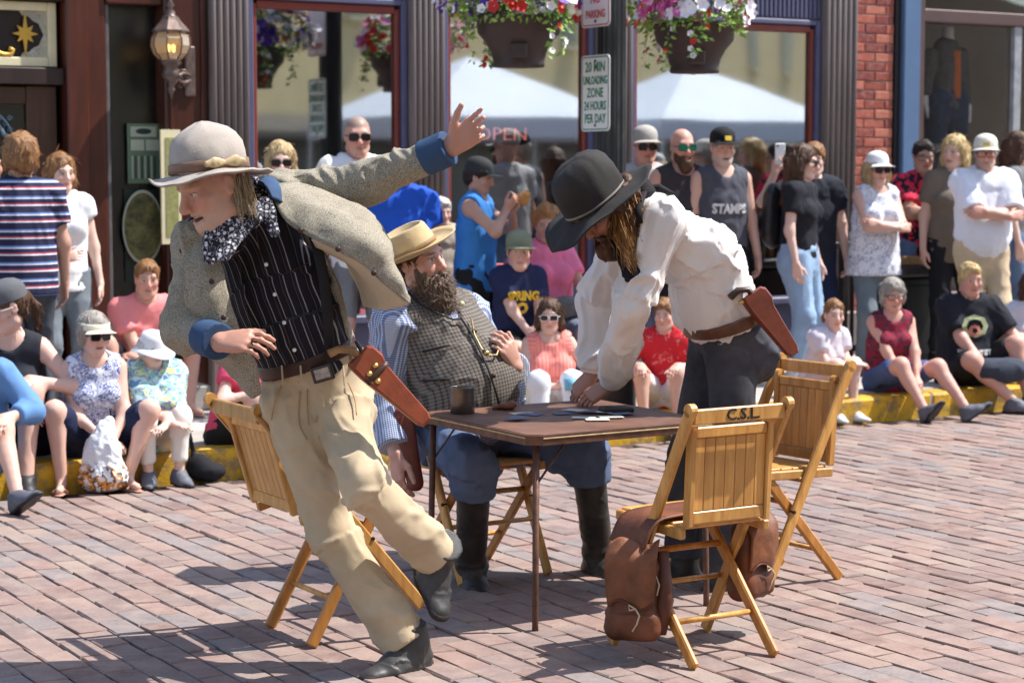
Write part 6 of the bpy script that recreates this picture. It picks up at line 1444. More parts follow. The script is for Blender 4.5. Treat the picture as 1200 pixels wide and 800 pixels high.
J['TR'] = nrm(A3(-.9, -.4, 0)); J['FR'] = EZ; J['TL'] = nrm(A3(-.7, -.7, 0)); J['FL'] = EZ
J['handR'] = dict(d=nrm(A3(-.55, .1, -.62)), n=nrm(A3(-.5, -.5, .7)), curl=(.25, .3, .35, .4), thumb=.2, spread=.2); J['handL'] = dict(d=nrm(A3(-.78, .1, -.52)), n=nrm(A3(-.35, -.55, .75)), curl=(.3, .35, .4, .45), thumb=.3, spread=.2)
body = fig(J, 1.05, dict(TH, label='performer in black hat and white shirt leaning over card table', skin=srgb(178, 130, 108), hair='brown', style='bob', seed=31, hcut=True, fold=.012, afold=(13, 13, 2.6), girth=.95, stubble=.7, noeyes=False,
    top=dict(m=M_WSH, i=.02, sleeve=1.93, hem=.06, flare=-.012, loose=.01, name='shirt', h=.0076, fold=1.5), bottom=dict(m=M_BJEAN, i=.016, leg=1.9, waist=.09, flare=.02, h=.0076, fold=1.0),
    shoes=dict(m=M_BOOTB, up=.07, inf=.006, name='boot', sole=M_SOLE, heel=M_SOLE, h=.006, fold=.004), beard=dict(L=.03, c='brown', w=.95)))
up = nrm(J['C'] - J['P'])
for q in 'LR':
    d = nrm(J['W' + q] - J['E' + q]); a = J['W' + q] - d * .035; V, Q, B = sdf([Cone(a - d * .03, a + d * .03, .049, .047, .01, cap='ab', fold=(4, 4, 4))], .0055, .002); obj('cuff', (V, Q), M_WSH, body, smooth=True, bone=B)
bc = J['P'] + up * .07; V, Q, B = sdf([Cone(bc - up * .022, bc + up * .022, .209, .206, .01, J['fP'], .76, cap='ab', fold=(4, 4, 2))], .0065, .002); belt = obj('belt', (V, Q), plain('belt_brown', srgb(98, 62, 42), .45, .3, 20, bump=.2), body, smooth=True, bone=B)
h0, h1 = P(886, 352, 7.42), P(926, 408, 7.40); hd = nrm(h1 - h0); hn = nrm(A3(.2, -1, .2) - hd * (A3(.2, -1, .2) @ hd)); gx = nrm(np.cross(hn, hd))
hol = obj('holster', plate(h0, hd, gx, hn, float(np.linalg.norm(h1 - h0)) + .03, .048, .028, .02), M_HOLSR, body, smooth=False)
obj('grip', tube([h0, h0 - hd * .05 - gx * .0, h0 - hd * .07 - gx * .035, h0 - hd * .065 - gx * .075], [.02, .018, .018, .02], 10, True, .7), plain('grip_dark', srgb(66, 48, 40), .4), hol, smooth=True); obj('hammer', tube([h0 - hd * .02 - gx * .03, h0 - hd * .03 - gx * .06], [.01, .007], 8), M_BRASS, hol, smooth=True)
# dark neckerchief and vest straps
M_DKC = fold_cloth('black_neckcloth', srgb(30, 28, 32), .25)
nk = J['N'] + nrm(J['Hd'] - J['N']) * .02; dn = nrm(J['Hd'] - J['N']); bx, by = perp(dn)
pr = [Cone(nk + .07 * (bx * math.cos(a) + by * math.sin(a)), nk + .07 * (bx * math.cos(a + .6) + by * math.sin(a + .6)), .034, .034, .02) for a in np.arange(0, 6.3, .6)] + [Cone(P(722, 266, 7.36), P(737, 326, 7.3), .05, .022, .02, (0, -1, 0), .28, fold=(22, 22, 6)), Cone(P(738, 262, 7.36), P(744, 318, 7.3), .045, .022, .02, (0, -1, 0), .28, fold=(22, 22, 6))]
V, Q, B = sdf(pr, .006, .012, 8); obj('neckerchief', (V, Q), M_DKC, body, smooth=True, bone=B)
obj('collar_roll', tube([P(744, 232, 7.5), P(757, 222, 7.47), P(772, 220, 7.45), P(788, 227, 7.46)], [.012, .022, .024, .012], 10, True, .7), M_DKC, body, smooth=True)
pts = [P(755, 225, 7.4), P(748, 245, 7.3), P(750, 262, 7.28)]; obj('vest_strap', tube(pts, .012, 8, True, .4), M_DKC, body, smooth=True)
# black hat
X, Y, Z = J['hX'], J['hY'], J['hZ']; hh_ = J['Hd'] + Z * .05 + Y * .012
cr_ = [(.112, 0), (.116, .04), (.119, .08), (.114, .12), (.1, .15), (.075, .17), (.04, .18), (.001, .182)]
cv, bv = brim_hat(hh_, X, Y, Z, cr_, [(.111, 0), (.135, -.002), (.17, -.006), (.205, -.004), (.228, .002)], 64, nfun=lambda a, tt: tt ** 1.3 * (-.03 * math.sin(a) ** 2 * (math.sin(a) > 0) + .006 * math.cos(2 * a) - .012), th=.005)
hat = obj('hat', dent(cv, .034, 12, 8), M_FELTB, body, smooth=True); obj('brim', dent(bv, .04, 8, 9), M_FELTB, hat, smooth=True)
obj('hat_cord', lathe([(.114, .006), (.119, .008), (.119, .014), (.114, .016)], 48, hh_, X, Y, Z, fn=lambda i, a, x, y, z: (x * 1.01, y * 1.13, z)), plain('hat_cord', srgb(120, 112, 104), .6), hat, smooth=True)
R = random.Random(3); st = []; dr = []
for k in range(46):
    st.append(J['Hd'] - X * (.068 + R.uniform(0, .018)) - Y * R.uniform(.01, .10) + Z * R.uniform(-.03, .03)); dr.append(nrm(A3(R.uniform(.0, .3), R.uniform(-.38, -.12), -1)))
obj('hair_strands', locks(st, dr, .25, .002, 5, 18, 9, .014, .011, .3), hairmat('long_brown_hair', srgb(92, 60, 34), srgb(190, 142, 84)), body)
# ============================================================ SPECTATORS
def cl(name, r, g, b, var=.12): return fold_cloth(name, srgb(r, g, b), var)
LIGHT, FAIR, TAN, RED = srgb(216, 172, 152), srgb(224, 186, 168), srgb(192, 146, 122), srgb(208, 156, 136)
JEAN = cl('jeans_blue', 92, 116, 150, .2); LJEAN = cl('jeans_pale', 142, 168, 196, .18); DKP = cl('trousers_dark', 62, 66, 74); GRYP = cl('trousers_grey', 112, 120, 128); KHK = cl('chino', 196, 176, 146); BLKC = cl('cloth_black', 30, 31, 36, .2); NAVY = cl('cloth_navy', 32, 40, 68); WHT = cl('cloth_white', 226, 228, 232, .04)
M_SNK = plain('sneaker_white', srgb(200, 200, 204), .6, .1); M_SHB = plain('shoe_black', srgb(36, 36, 40), .5, .2); M_SHG = plain('shoe_grey', srgb(92, 94, 104), .6, .15); M_SAND = plain('sandal_tan', srgb(186, 140, 120), .6, .15)
GREENL = plain('mirror_lens_green', srgb(40, 150, 120), .1, .2, 8, metal=.7, bump=0)
WF = plain('frame_white', srgb(226, 222, 220), .4)
SH = lambda m, **k: dict(m=m, **k)
# -- far left, standing
STR = pat_cloth('striped_tee', lambda t, k: stripes(t, sep(t, t.coord('Object'))[2], .088, [(0, srgb(40, 40, 66)), (.30, srgb(214, 214, 224)), (.38, srgb(178, 70, 82)), (.47, srgb(42, 42, 70)), (.72, srgb(206, 208, 222)), (.80, srgb(96, 124, 180)), (.90, srgb(42, 42, 70))]))
def who(px, v, label, topy, **o):
    tp = o.pop('shirt', None); o['top'] = tp
    pos_kw = {k: o.pop(k) for k in ('face', 'Ht', 'z0') if k in o}
    return person2(px, v, label, topy, **pos_kw, **o)
def person2(px, v, label, topy, face=31, Ht=1.7, z0=KH, **o):
    pos = onv(px, 300, v).copy(); pos[2] = z0; s = Ht / 1.75; seat = o.get('seat')
    if topy is not None:
        for _ in range(3):
            J = joints(pos, face, s, o); ztop = J['Hd'][2] + .125 * s * o.get('hscale', 1.0) * max(.5, J['hZ'][2]) + (.012 if o.get('hat') else 0.004)
            want = P(px, topy, float(J['Hd'][1]))[2]; b = z0 + (seat or 0); s = min(1.15, max(.5, s * (want - b) / (ztop - b)))
    J = joints(pos, face, s, o); o['label'] = label; return fig(J, s, o), J, s
who(28, 10.55, 'spectator in striped tee seen from behind near the saloon door', 160, face=208, seed=41, hair='ltbrown', style='puffy', skin=TAN, look=215, girth=1.02, shirt=dict(m=STR, sleeve=.62, hem=-.12, i=.018, flare=.02), bottom=dict(m=DKP), shoes=SH(M_SHB))
who(72, 11.25, 'woman with long fair hair and white top beside striped tee', 180, face=28, seed=42, fem=True, hair='ltbrown', style='long', skin=FAIR, look=38, shirt=dict(m=WHT, sleeve=.3, hem=-.1, flare=.02), bottom=dict(m=GRYP), shoes=SH(M_SHG), handR=dict(p=(.05, .2, .12), d=(-1, .3, .2), n=(0, 1, .3)), handL='down')
who(-14, 11.35, 'person in white shirt half cut off by left picture edge', 170, face=40, seed=43, hair='dark', style='short', shirt=dict(m=WHT, sleeve=.6), bottom=dict(m=JEAN), shoes=SH(M_SHB))
# -- left, seated on the kerb
who(14, 9.95, 'seated woman in black tank top and grey cap at left edge', 330, face=5, z0=0, seat=KH, lean=.25, seed=44, fem=True, hair='brown', style='pony', skin=LIGHT, look=-60, pitch=18, girth=1.1, hat=dict(k='cap', m=cl('cap_grey', 92, 94, 98), m2=cl('cap_pale', 190, 192, 196)), glasses=dict(frame=WF), shirt=dict(m=cl('tank_black', 42, 44, 52), sleeve=0, hem=-.08), bottom=dict(m=NAVY, leg=.75, name='shorts'), shoes=SH(M_SHB), handR=dict(p=(-.05, .3, .12), d=(-.8, .5, 0), n=(0, .3, 1)), handL='knee')
who(-36, 9.6, 'person in blue denim shirt cut off at left edge, leg stretched out', 372, face=18, z0=0, seat=KH, lean=.2, seed=45, hair='brown', style='short', skin=LIGHT, girth=1.1, shirt=dict(m=cl('shirt_denim', 98, 138, 188, .15), sleeve=1.55, hem=-.1), bottom=dict(m=JEAN, leg=.8, name='shorts'), shoes=SH(M_SHG, sole=M_SHB), footL=(-.2, .62, .1), toeL=(-.5, .7, .55), footR=(.1, .5, .085), handL='knee')
FLOR = pat_cloth('blue_white_print', blotch([(0, srgb(214, 218, 232)), (.46, srgb(72, 84, 142)), (.52, srgb(220, 224, 236)), (.57, srgb(90, 100, 160)), (.64, srgb(226, 228, 238))], 34))
b6, J6, s6 = who(104, 9.72, 'smiling woman with white visor and blue print top on kerb', 366, face=22, z0=0, seat=KH, lean=.22, seed=46, mouth=.2, fem=True, hair='grey', style='puffy', skin=LIGHT, look=36, girth=1.12, hat=dict(k='visor', m=cl('visor_cream', 222, 214, 192, .04), h0=.045), glasses=dict(), shirt=dict(m=FLOR, sleeve=0, hem=-.1), bottom=dict(m=NAVY, leg=.95, name='shorts', i=.02), shoes=SH(M_SAND, style='sandal'), footR=(.24, .28, .085), footL=(-.16, .30, .085), kneeR=(.5, .8, .7), kneeL=(-.6, .8, .7), handR=dict(p=(-.02, .3, .02), d=(-1, .5, -.4), n=(0, .5, 1)), handL=dict(p=(-.06, .34, .0), d=(.4, .8, -.5), n=(0, .4, 1)))
obj('bag_strap', tube([J6['N'] - J6['hX'] * .06 + J6['fC'] * .06, J6['C'] - J6['hX'] * .06 + J6['fC'] * .15 * s6, J6['P'] - J6['hX'] * .1 + J6['fC'] * .16 * s6 + EZ * .05], .012, 6, True, .4), BLKC, b6)
PAST = pat_cloth('pastel_print', blotch([(0, srgb(96, 150, 190)), (.38, srgb(196, 216, 222)), (.46, srgb(140, 190, 176)), (.53, srgb(128, 122, 188)), (.58, srgb(206, 216, 150)), (.66, srgb(120, 176, 206))], 13))
who(172, 9.72, 'elderly woman in white sun hat, pastel blouse and white trousers', 386, face=25, z0=0, seat=KH, lean=.2, Ht=1.55, seed=47, fem=True, hair='white', style='puffy', skin=FAIR, look=38, pitch=10, girth=1.05, hat=dict(k='bucket', m=WHT), glasses=dict(), shirt=dict(m=PAST, sleeve=1.35, hem=-.1, i=.02, loose=.02), bottom=dict(m=cl('white_trousers', 222, 216, 208, .05), leg=1.8), shoes=SH(M_SHG, sole=M_SHB), footR=(.1, .34, .085), footL=(-.12, .36, .085), handR=dict(p=(-.06, .46, .14), d=(-.6, .8, -.1), n=(0, .3, 1)), handL=dict(p=(.02, .48, .12), d=(.6, .8, -.1), n=(0, .3, 1)))
b8, J8, s8 = who(160, 11.3, 'young man in pink tee sitting with crossed arms on knees', 305, face=28, seat=.16, lean=.35, seed=48, hair='ltbrown', style='short', skin=RED, look=18, shirt=dict(m=cl('tee_pink', 226, 138, 140, .08), sleeve=.6, hem=-.1), bottom=dict(m=BLKC, leg=.9, name='shorts'), shoes=SH(M_SAND, style='sandal'), footR=(.22, .34, .085), footL=(-.24, .36, .085), kneeR=(.6, .7, .9), kneeL=(-.6, .7, .9), handR=dict(p=(-.12, .38, .2), d=(-1, .3, -.1), n=(0, .5, 1)), handL=dict(p=(.1, .42, .16), d=(1, .3, -.2), n=(0, .5, 1)))
pk, Jk, sk = who(268, 9.78, 'person in raspberry pink shirt seated behind staggering man', 372, face=55, z0=0, seat=KH, lean=.35, seed=49, fem=True, hair='brown', style='bob', skin=LIGHT, look=60, shirt=dict(m=cl('shirt_raspberry', 206, 72, 104), sleeve=.5, hem=-.08), bottom=dict(m=BLKC, leg=.85, name='shorts'), shoes=SH(M_SHG, sole=M_SNK), footR=(.1, .3, .085), footL=(-.1, .42, .085), handR='knee', handL='knee')
# -- middle, standing
who(328, 11.1, 'blond woman in sunglasses peering from behind grey jacket', 167, face=25, seed=50, fem=True, hair='blond', style='long', skin=FAIR, look=10, glasses=dict(), shirt=dict(m=cl('top_slate', 96, 100, 110), sleeve=.5), bottom=dict(m=JEAN), shoes=SH(M_SHG))
who(418, 11.0, 'tall man in white tee and sunglasses between the columns', 135, face=22, seed=51, hair='grey', style='buzz', skin=RED, look=12, glasses=dict(), girth=1.12, belly=.35, shirt=dict(m=WHT, sleeve=.62, hem=-.12, i=.02), bottom=dict(m=cl('shorts_grey', 120, 122, 126), leg=.95, name='shorts'), shoes=SH(M_SHG))
who(474, 10.7, 'person in royal blue shirt behind the bearded performer', 178, face=205, seed=52, hair='brown', style='short', skin=TAN, look=215, shirt=dict(m=cl('shirt_royal', 34, 84, 190), sleeve=.6, hem=-.12, i=.02), bottom=dict(m=JEAN), shoes=SH(M_SHG))
who(516, 11.3, 'white haired person half hidden beside blue tank top', 232, face=20, seed=53, hair='white', style='short', skin=FAIR, look=25, shirt=dict(m=cl('shirt_beige', 170, 160, 146), sleeve=.6), bottom=dict(m=DKP), shoes=SH(M_SHG), Ht=1.5)
b14, J14, s14 = who(556, 10.6, 'young man in blue tank top and black cap eating a snack', 185, face=75, seed=54, hair='dark', style='short', skin=TAN, look=78, pitch=12, hat=dict(k='cap', m=cl('cap_black', 52, 54, 56)), shirt=dict(m=cl('tank_blue', 56, 122, 192), sleeve=0, hem=-.14, i=.022, flare=.02), bottom=dict(m=BLKC, leg=.95, name='shorts', i=.02), shoes=SH(M_SHB), handR=dict(p=(.06, .25, .44), d=(-.2, .6, .7), n=(.4, 1, -.2), curl=(.7, .8, .8, .8)), handL=dict(p=(-.03, .27, .42), d=(.2, .6, .7), n=(-.4, 1, -.2), curl=(.7, .8, .8, .8)))
b15, J15, s15 = who(636, 10.55, 'woman with ginger curls in pink tee sitting behind the boy', 243, face=20, seat=.42, lean=.08, seed=55, mouth=.15, fem=True, hair='orange', style='curly', skin=RED, look=0, girth=1.2, belly=.3, shirt=dict(m=cl('tee_hotpink', 240, 130, 168, .08), sleeve=.62, hem=-.1, i=.018), bottom=dict(m=cl('shorts_slate', 104, 112, 128), leg=.9, name='shorts'), shoes=SH(M_SHG), footR=(.2, .5, .085), footL=(-.25, .5, .085), handL=dict(p=(-.26, .34, .02), d=(.2, .8, -.4), n=(0, .4, 1)), handR=dict(p=(.34, .2, .05), d=(.2, .8, -.2), n=(0, .4, 1)))
b16, J16, s16 = who(604, 10.3, 'boy in navy tee and green cap sitting with hands together', 270, face=18, seat=.36, lean=.12, Ht=1.2, seed=56, hair='ltbrown', style='short', skin=LIGHT, look=5, hscale=1.2, sw=.86, hat=dict(k='cap', m=cl('cap_green', 128, 134, 112)), shirt=dict(m=cl('tee_navy', 38, 44, 78), sleeve=.65, hem=-.08), bottom=dict(m=BLKC, leg=.85, name='shorts'), shoes=SH(M_SHB), footR=(.1, .34, .085), footL=(-.14, .36, .085), handR=dict(p=(-.02, .32, .02), d=(-.4, .8, -.5), n=(0, .4, 1)), handL=dict(p=(-.05, .34, .03), d=(.5, .8, -.4), n=(0, .4, 1)))
SALM = pat_cloth('salmon_seersucker', lambda t, k: stripes(t, sep(t, k)[0], .022, [(0, srgb(238, 150, 138)), (.55, srgb(228, 124, 116))]))
b17, J17, s17 = who(642, 9.75, 'woman in salmon sleeveless blouse and white glasses on kerb', 350, face=8, z0=0, seat=KH, lean=.12, seed=57, fem=True, hair='brown', style='bob', skin=LIGHT, look=-4, girth=1.12, glasses=dict(frame=WF), shirt=dict(m=SALM, sleeve=0, hem=-.1), bottom=dict(m=WHT, leg=1.6), shoes=SH(M_SAND, style='sandal'), footR=(.1, .4, .085), footL=(-.12, .4, .085), handR=dict(p=(.0, .3, .16), d=(-.7, .5, .2), n=(0, .6, .8), curl=(.6, .6, .6, .6)), handL=dict(p=(-.14, .28, .16), d=(.7, .5, .2), n=(0, .6, .8), curl=(.6, .6, .6, .6)))
REDP = pat_cloth('red_print_tee', blotch([(0, srgb(206, 44, 52)), (.6, srgb(226, 120, 120)), (.66, srgb(198, 40, 50))], 18))
who(782, 9.8, 'person in red tee with bare knee behind the leaning man', 350, face=-12, z0=0, seat=KH, lean=.2, seed=58, hair='ltbrown', style='short', skin=LIGHT, look=-20, shirt=dict(m=REDP, sleeve=.6, hem=-.08), bottom=dict(m=cl('shorts_white', 214, 214, 216, .05), leg=.8, name='shorts'), shoes=SH(M_SNK), footR=(.12, .38, .085), footL=(-.14, .36, .085), kneeR=(.2, .7, 1), handR='knee', handL='knee')
# -- right, standing
who(753, 11.1, 'man in grey cap and sunglasses left of the bald man', 148, face=18, seed=59, hair='grey', style='buzz', skin=RED, look=8, hat=dict(k='cap', m=cl('cap_stone', 168, 164, 158)), glasses=dict(), shirt=dict(m=cl('tee_ash', 176, 176, 178), sleeve=.62), bottom=dict(m=JEAN), shoes=SH(M_SHG))
who(796, 10.85, 'bald bearded man with green mirrored sunglasses', 150, face=20, seed=60, hair='brown', style='bald', skin=RED, look=18, glasses=dict(lens=GREENL), beard=dict(L=.05, c='brown'), girth=1.15, belly=.3, shirt=dict(m=cl('tank_charcoal', 58, 54, 58), sleeve=0, hem=-.12), bottom=dict(m=BLKC), shoes=SH(M_SHB))
b21, J21, s21 = who(843, 10.7, 'man in printed grey tank top and black cap with yellow badge', 150, face=22, seed=61, mouth=.15, hair='grey', style='short', skin=LIGHT, look=12, stubble=.7, scol=srgb(200, 190, 180), girth=1.12, hat=dict(k='cap', m=BLKC, badge=plain('badge_yellow', srgb(216, 180, 50), .5)), shirt=dict(m=cl('tank_slate', 78, 80, 90), sleeve=0, hem=-.12), bottom=dict(m=BLKC), shoes=SH(M_SHB))
b22, J22, s22 = who(935, 10.45, 'brunette with sunglasses, black off-shoulder top, pale jeans and backpack', 170, face=62, seed=62, fem=True, hair='brown', style='longer', skin=FAIR, look=72, glasses=dict(), shirt=dict(m=cl('top_black', 34, 34, 42), sleeve=.55, hem=-.02), bottom=dict(m=LJEAN, waist=.11, i=.016), shoes=SH(M_SNK), handR='down', handL='down')
b22b, J22b, s22b = who(950, 10.95, 'person in dark tee holding up a phone behind the brunette', 168, face=10, seed=63, hair='ltbrown', style='short', skin=FAIR, look=-6, girth=1.1, shirt=dict(m=cl('tee_ink', 36, 40, 50), sleeve=.6, hem=-.1), bottom=dict(m=NAVY, leg=.95, name='shorts'), shoes=SH(M_SHB), handR=dict(p=(.36, .22, .58), d=(-.1, .25, 1), n=(.3, -1, 0), pole=(1, .1, -.9), curl=(.7, .7, .7, .7)), handL='down')
WPR = pat_cloth('white_grey_print', blotch([(0, srgb(224, 226, 234)), (.5, srgb(168, 170, 188)), (.57, srgb(228, 230, 236)), (.64, srgb(186, 176, 190)), (.7, srgb(230, 232, 238))], 24))
who(1024, 10.65, 'woman in white cap and printed sleeveless blouse, arms crossed', 178, face=20, seed=64, fem=True, hair='blond', style='bob', skin=LIGHT, look=16, girth=1.12, hat=dict(k='cap', m=WHT), glasses=dict(), shirt=dict(m=WPR, sleeve=0, hem=-.16, i=.022, flare=.03), bottom=dict(m=cl('leggings_grey', 106, 116, 124)), shoes=SH(M_SHG), handL='cross', handR='cross')
REDB = pat_cloth('red_black_print', blotch([(0, srgb(214, 48, 78)), (.47, srgb(36, 30, 40)), (.58, srgb(206, 46, 74))], 9))
who(1078, 11.15, 'young man in glasses with red and black shirt, arms crossed', 165, face=12, seed=65, hair='dark', style='short', skin=TAN, look=2, glasses=dict(clear=True), shirt=dict(m=REDB, sleeve=.65, hem=-.12), bottom=dict(m=JEAN), shoes=SH(M_SHB), handL='cross', handR='cross')
who(1114, 10.8, 'blond woman in brown tee left of man in white shirt', 158, face=5, seed=66, fem=True, hair='yellow', style='bob', skin=LIGHT, look=-38, girth=1.1, shirt=dict(m=cl('tee_brown', 112, 100, 88), sleeve=.62, hem=-.16), bottom=dict(m=BLKC), shoes=SH(M_SHB), handL='down', handR='down')
b26, J26, s26 = who(1150, 10.35, 'man in white shirt, cream cap and khaki trousers, arms crossed', 158, face=10, seed=67, hair='grey', style='short', skin=RED, look=-10, girth=1.16, belly=.5, glasses=dict(clear=True), stubble=.7, scol=srgb(170, 150, 136), hat=dict(k='cap', m=cl('cap_cream', 214, 210, 198, .04), badge=M_BRASS), shirt=dict(m=cl('shirt_white', 222, 226, 236, .04), sleeve=.95, hem=.06, i=.02, loose=.02), bottom=dict(m=KHK, waist=.13, i=.02), shoes=SH(M_SHB), handL='cross', handR='cross')
who(1186, 11.0, 'brunette in grey tee turned away at right edge', 155, face=70, seed=68, fem=True, hair='brown', style='long', skin=FAIR, look=80, shirt=dict(m=cl('tee_grey', 112, 112, 116), sleeve=.6), bottom=dict(m=JEAN), shoes=SH(M_SHG))
# -- right, seated
who(956, 9.86, 'girl in grey tee hugging her knees on the kerb', 350, face=40, z0=0, seat=KH, lean=.35, Ht=1.45, seed=69, fem=True, hair='ltbrown', style='pony', skin=FAIR, look=10, hscale=1.1, shirt=dict(m=cl('tee_lilac', 206, 200, 212, .05), sleeve=.5, hem=-.1), bottom=dict(m=cl('shorts_mauve', 196, 180, 190, .06), leg=.7, name='shorts'), shoes=SH(M_SNK), footR=(.1, .34, .085), footL=(-.08, .38, .085), handR=dict(p=(-.05, .42, .2), d=(-.8, .5, 0), n=(0, .4, 1)), handL=dict(p=(.08, .42, .18), d=(.8, .5, 0), n=(0, .4, 1)))
MARO = pat_cloth('maroon_print', blotch([(0, srgb(62, 48, 58)), (.42, srgb(136, 34, 58)), (.54, srgb(70, 56, 66)), (.6, srgb(150, 44, 66)), (.7, srgb(150, 140, 142))], 12))
who(1042, 9.8, 'grey haired woman in maroon top with legs stretched to the road', 328, face=12, z0=0, seat=KH, lean=.12, seed=70, mouth=.12, fem=True, hair='grey', style='puffy', skin=RED, look=4, girth=1.1, glasses=dict(clear=True), shirt=dict(m=MARO, sleeve=0, hem=-.1), bottom=dict(m=cl('shorts_denim', 70, 88, 132, .2), leg=.8, name='shorts'), shoes=SH(M_SHG, sole=M_SHB), footR=(-.06, .62, .09), footL=(-.42, .60, .09), toeR=(-.3, .6, .75), toeL=(-.7, .3, .6), kneeR=(.1, .6, 1), kneeL=(-.3, .6, 1), handR=dict(p=(-.02, .34, .02), d=(-.3, .9, -.4), n=(0, .4, 1)), handL=dict(p=(-.1, .36, .02), d=(.2, .9, -.4), n=(0, .4, 1)))
b30, J30, s30 = who(1134, 9.85, 'blond spectator in black printed tee sitting with camera bag', 308, face=5, z0=0, seat=KH, lean=.1, seed=71, hair='yellow', style='short', skin=RED, look=8, girth=1.3, belly=.7, fat=1.12, shirt=dict(m=cl('tee_black', 34, 36, 44), sleeve=.75, hem=-.12, i=.02), bottom=dict(m=BLKC, leg=.9, name='shorts', i=.02), shoes=SH(M_SHG, sole=M_SHB), footR=(-.2, .52, .085), footL=(-.35, .42, .085), toeR=(-.8, .5, .1), kneeR=(.3, .8, .6), kneeL=(-.5, .8, .6), handR=dict(p=(-.02, .36, .06), d=(-.7, .7, -.3), n=(0, .4, 1)), handL=dict(p=(-.28, .34, .1), d=(.3, .8, -.3), n=(0, .4, 1)))
who(1208, 9.85, 'person in white shirt cut off at right edge, seated', 318, face=-5, z0=0, seat=KH, lean=.15, seed=72, fem=True, hair='brown', style='bob', skin=LIGHT, look=0, girth=1.1, shirt=dict(m=cl('shirt_pale', 214, 214, 224, .05), sleeve=.6, hem=-.1), bottom=dict(m=DKP, leg=.9, name='shorts'), shoes=SH(M_SHB), handR='knee', handL='knee')

# ---------------------------------------------------------------- prints on shirts
def decal(name, body, J, s, text, size, zoff, m, ws=1.0, up_=None, fwd=.0):
    f = J['fC']; u_ = nrm(J['N'] - J['P']); r = -nrm(np.cross(f, u_)); c = J['C'] + u_ * zoff * s + f * fwd * s
    V, F = text_vf(text, size, c, -r if False else np.cross(u_, f) * 1.0, u_, .001, wscale=ws, bold=.004)
    shirt = [o for o in body.children if o.name.startswith('shirt')][0]; base = org_of(shirt); co = np.array([v.co[:] for v in shirt.data.vertices]) + base
    rel = co - c; out = np.array(V)
    fx, ux, sx = rel @ f, rel @ u_, rel @ np.cross(u_, f)
    for i, p in enumerate(V):
        q = p - c; d2 = (sx - q @ np.cross(u_, f)) ** 2 + (ux - q @ u_) ** 2; m_ = (d2 < .02 ** 2) & (fx > -.05)
        h = fx[m_].max() if m_.any() else 0; out[i] = p + f * (h + .004 - (q @ f) * 0)
    obj(name, (out, F), m, shirt)
M_PY = plain('print_yellow', srgb(226, 190, 60), .7); M_PWH = plain('print_white', srgb(206, 206, 208), .7, .1)
decal('lettering', b21, J21, s21, 'STAMPS', .085, -.02, M_PWH, .85)
decal('lettering', b16, J16, s16, 'SPRING', .075, .06, M_PY, .8); decal('lettering', b16, J16, s16, 'o', .14, -.02, M_PY, 1.0)
decal('print', b30, J30, s30, 'O', .2, .06, plain('print_sage', srgb(150, 158, 120), .7, .3, 30), 1.25); decal('print', b30, J30, s30, 'o', .15, .05, plain('print_rust', srgb(176, 110, 90), .7, .3, 30), 1.1); decal('lettering', b30, J30, s30, 'IT IS WHAT IT IS', .04, -.12, M_PWH, .8)
decal('emblem', b8, J8, s8, '~', .22, .02, BLKC, .8)

# ---------------------------------------------------------------- things carried or set down
def loose(name, label, cat, pr, m, h=.008, fold=.006, seed=1, parts=()):
    V, Q, B = sdf(pr, h, fold, seed); o = obj(name, (V, Q), m, smooth=True, bone=B); tag(o, label, cat)
    for nm, vf, mm in parts: obj(nm, vf, mm, o, smooth=True)
    return o
t = NT('printed_plastic'); k = t.coord('Object'); z = sep(t, k)[2]; pr_ = t.ramp(t.noise(k, 20, 3, .6), [(.38, srgb(232, 234, 238)), (.46, srgb(60, 48, 46)), (.52, srgb(214, 136, 40)), (.6, srgb(224, 226, 230))], 'CONSTANT')
t.base(t.mix(t.ramp(z, [(.13, 1.0), (.17, 0.0)]), srgb(228, 232, 238), pr_)); t.bump(t.noise(k, 22, 4, .7), .7, .02); M_PLAS = t.set(.35, 0, .5)
c = onz(118, 581, 0) + A3(0, .1, 0)
loose('plastic_bag', 'crumpled white plastic bag with orange print between visor woman\'s feet', 'bag', [Ell(c + A3(0, 0, .085), (.125, .09, .085), k=.04, fold=(14, 14, 9)), Ell(c + A3(-.005, 0, .19), (.095, .07, .10), k=.05, fold=(16, 16, 6)), Cone(c + A3(-.01, 0, .26), c + A3(.02, .02, .36), .06, .025, .04, fold=(18, 18, 5))], M_PLAS, .007, .016, 3)
c = onz(238, 568, 0) + A3(0, .12, 0)
loose('handbag', 'slouched black handbag on road beside elderly woman', 'bag', [Ell(c + A3(0, 0, .05), (.1, .06, .05), k=.03), Ell(c + A3(-.04, 0, .08), (.06, .05, .06), k=.03), Cone(c + A3(-.06, 0, .12), c + A3(-.1, .05, .26), .012, .012, .02)], BLKC, .007, .008, 5)
# backpack on the brunette
d = -J22['fC']; c = J22['C'] + d * .19 + EZ * .02; u_ = nrm(J22['N'] - J22['P']); sd = np.cross(d, u_)
loose('backpack', 'small black leather backpack on the brunette\'s back', 'backpack', [Cone(c - u_ * .13, c + u_ * .1, .12, .1, .05, d, .62), Ell(c - u_ * .08 + d * .07, (.085, .05, .07), sd, d, u_, .03), Cone(J22['SR'] - d * .02, J22['C'] - d * .11 - sd * .1, .014, .014, .02), Cone(J22['SL'] - d * .02, J22['C'] - d * .11 + sd * .1, .014, .014, .02)], plain('black_hide', srgb(34, 34, 38), .35, .2, 20, bump=.2), .009, .006)
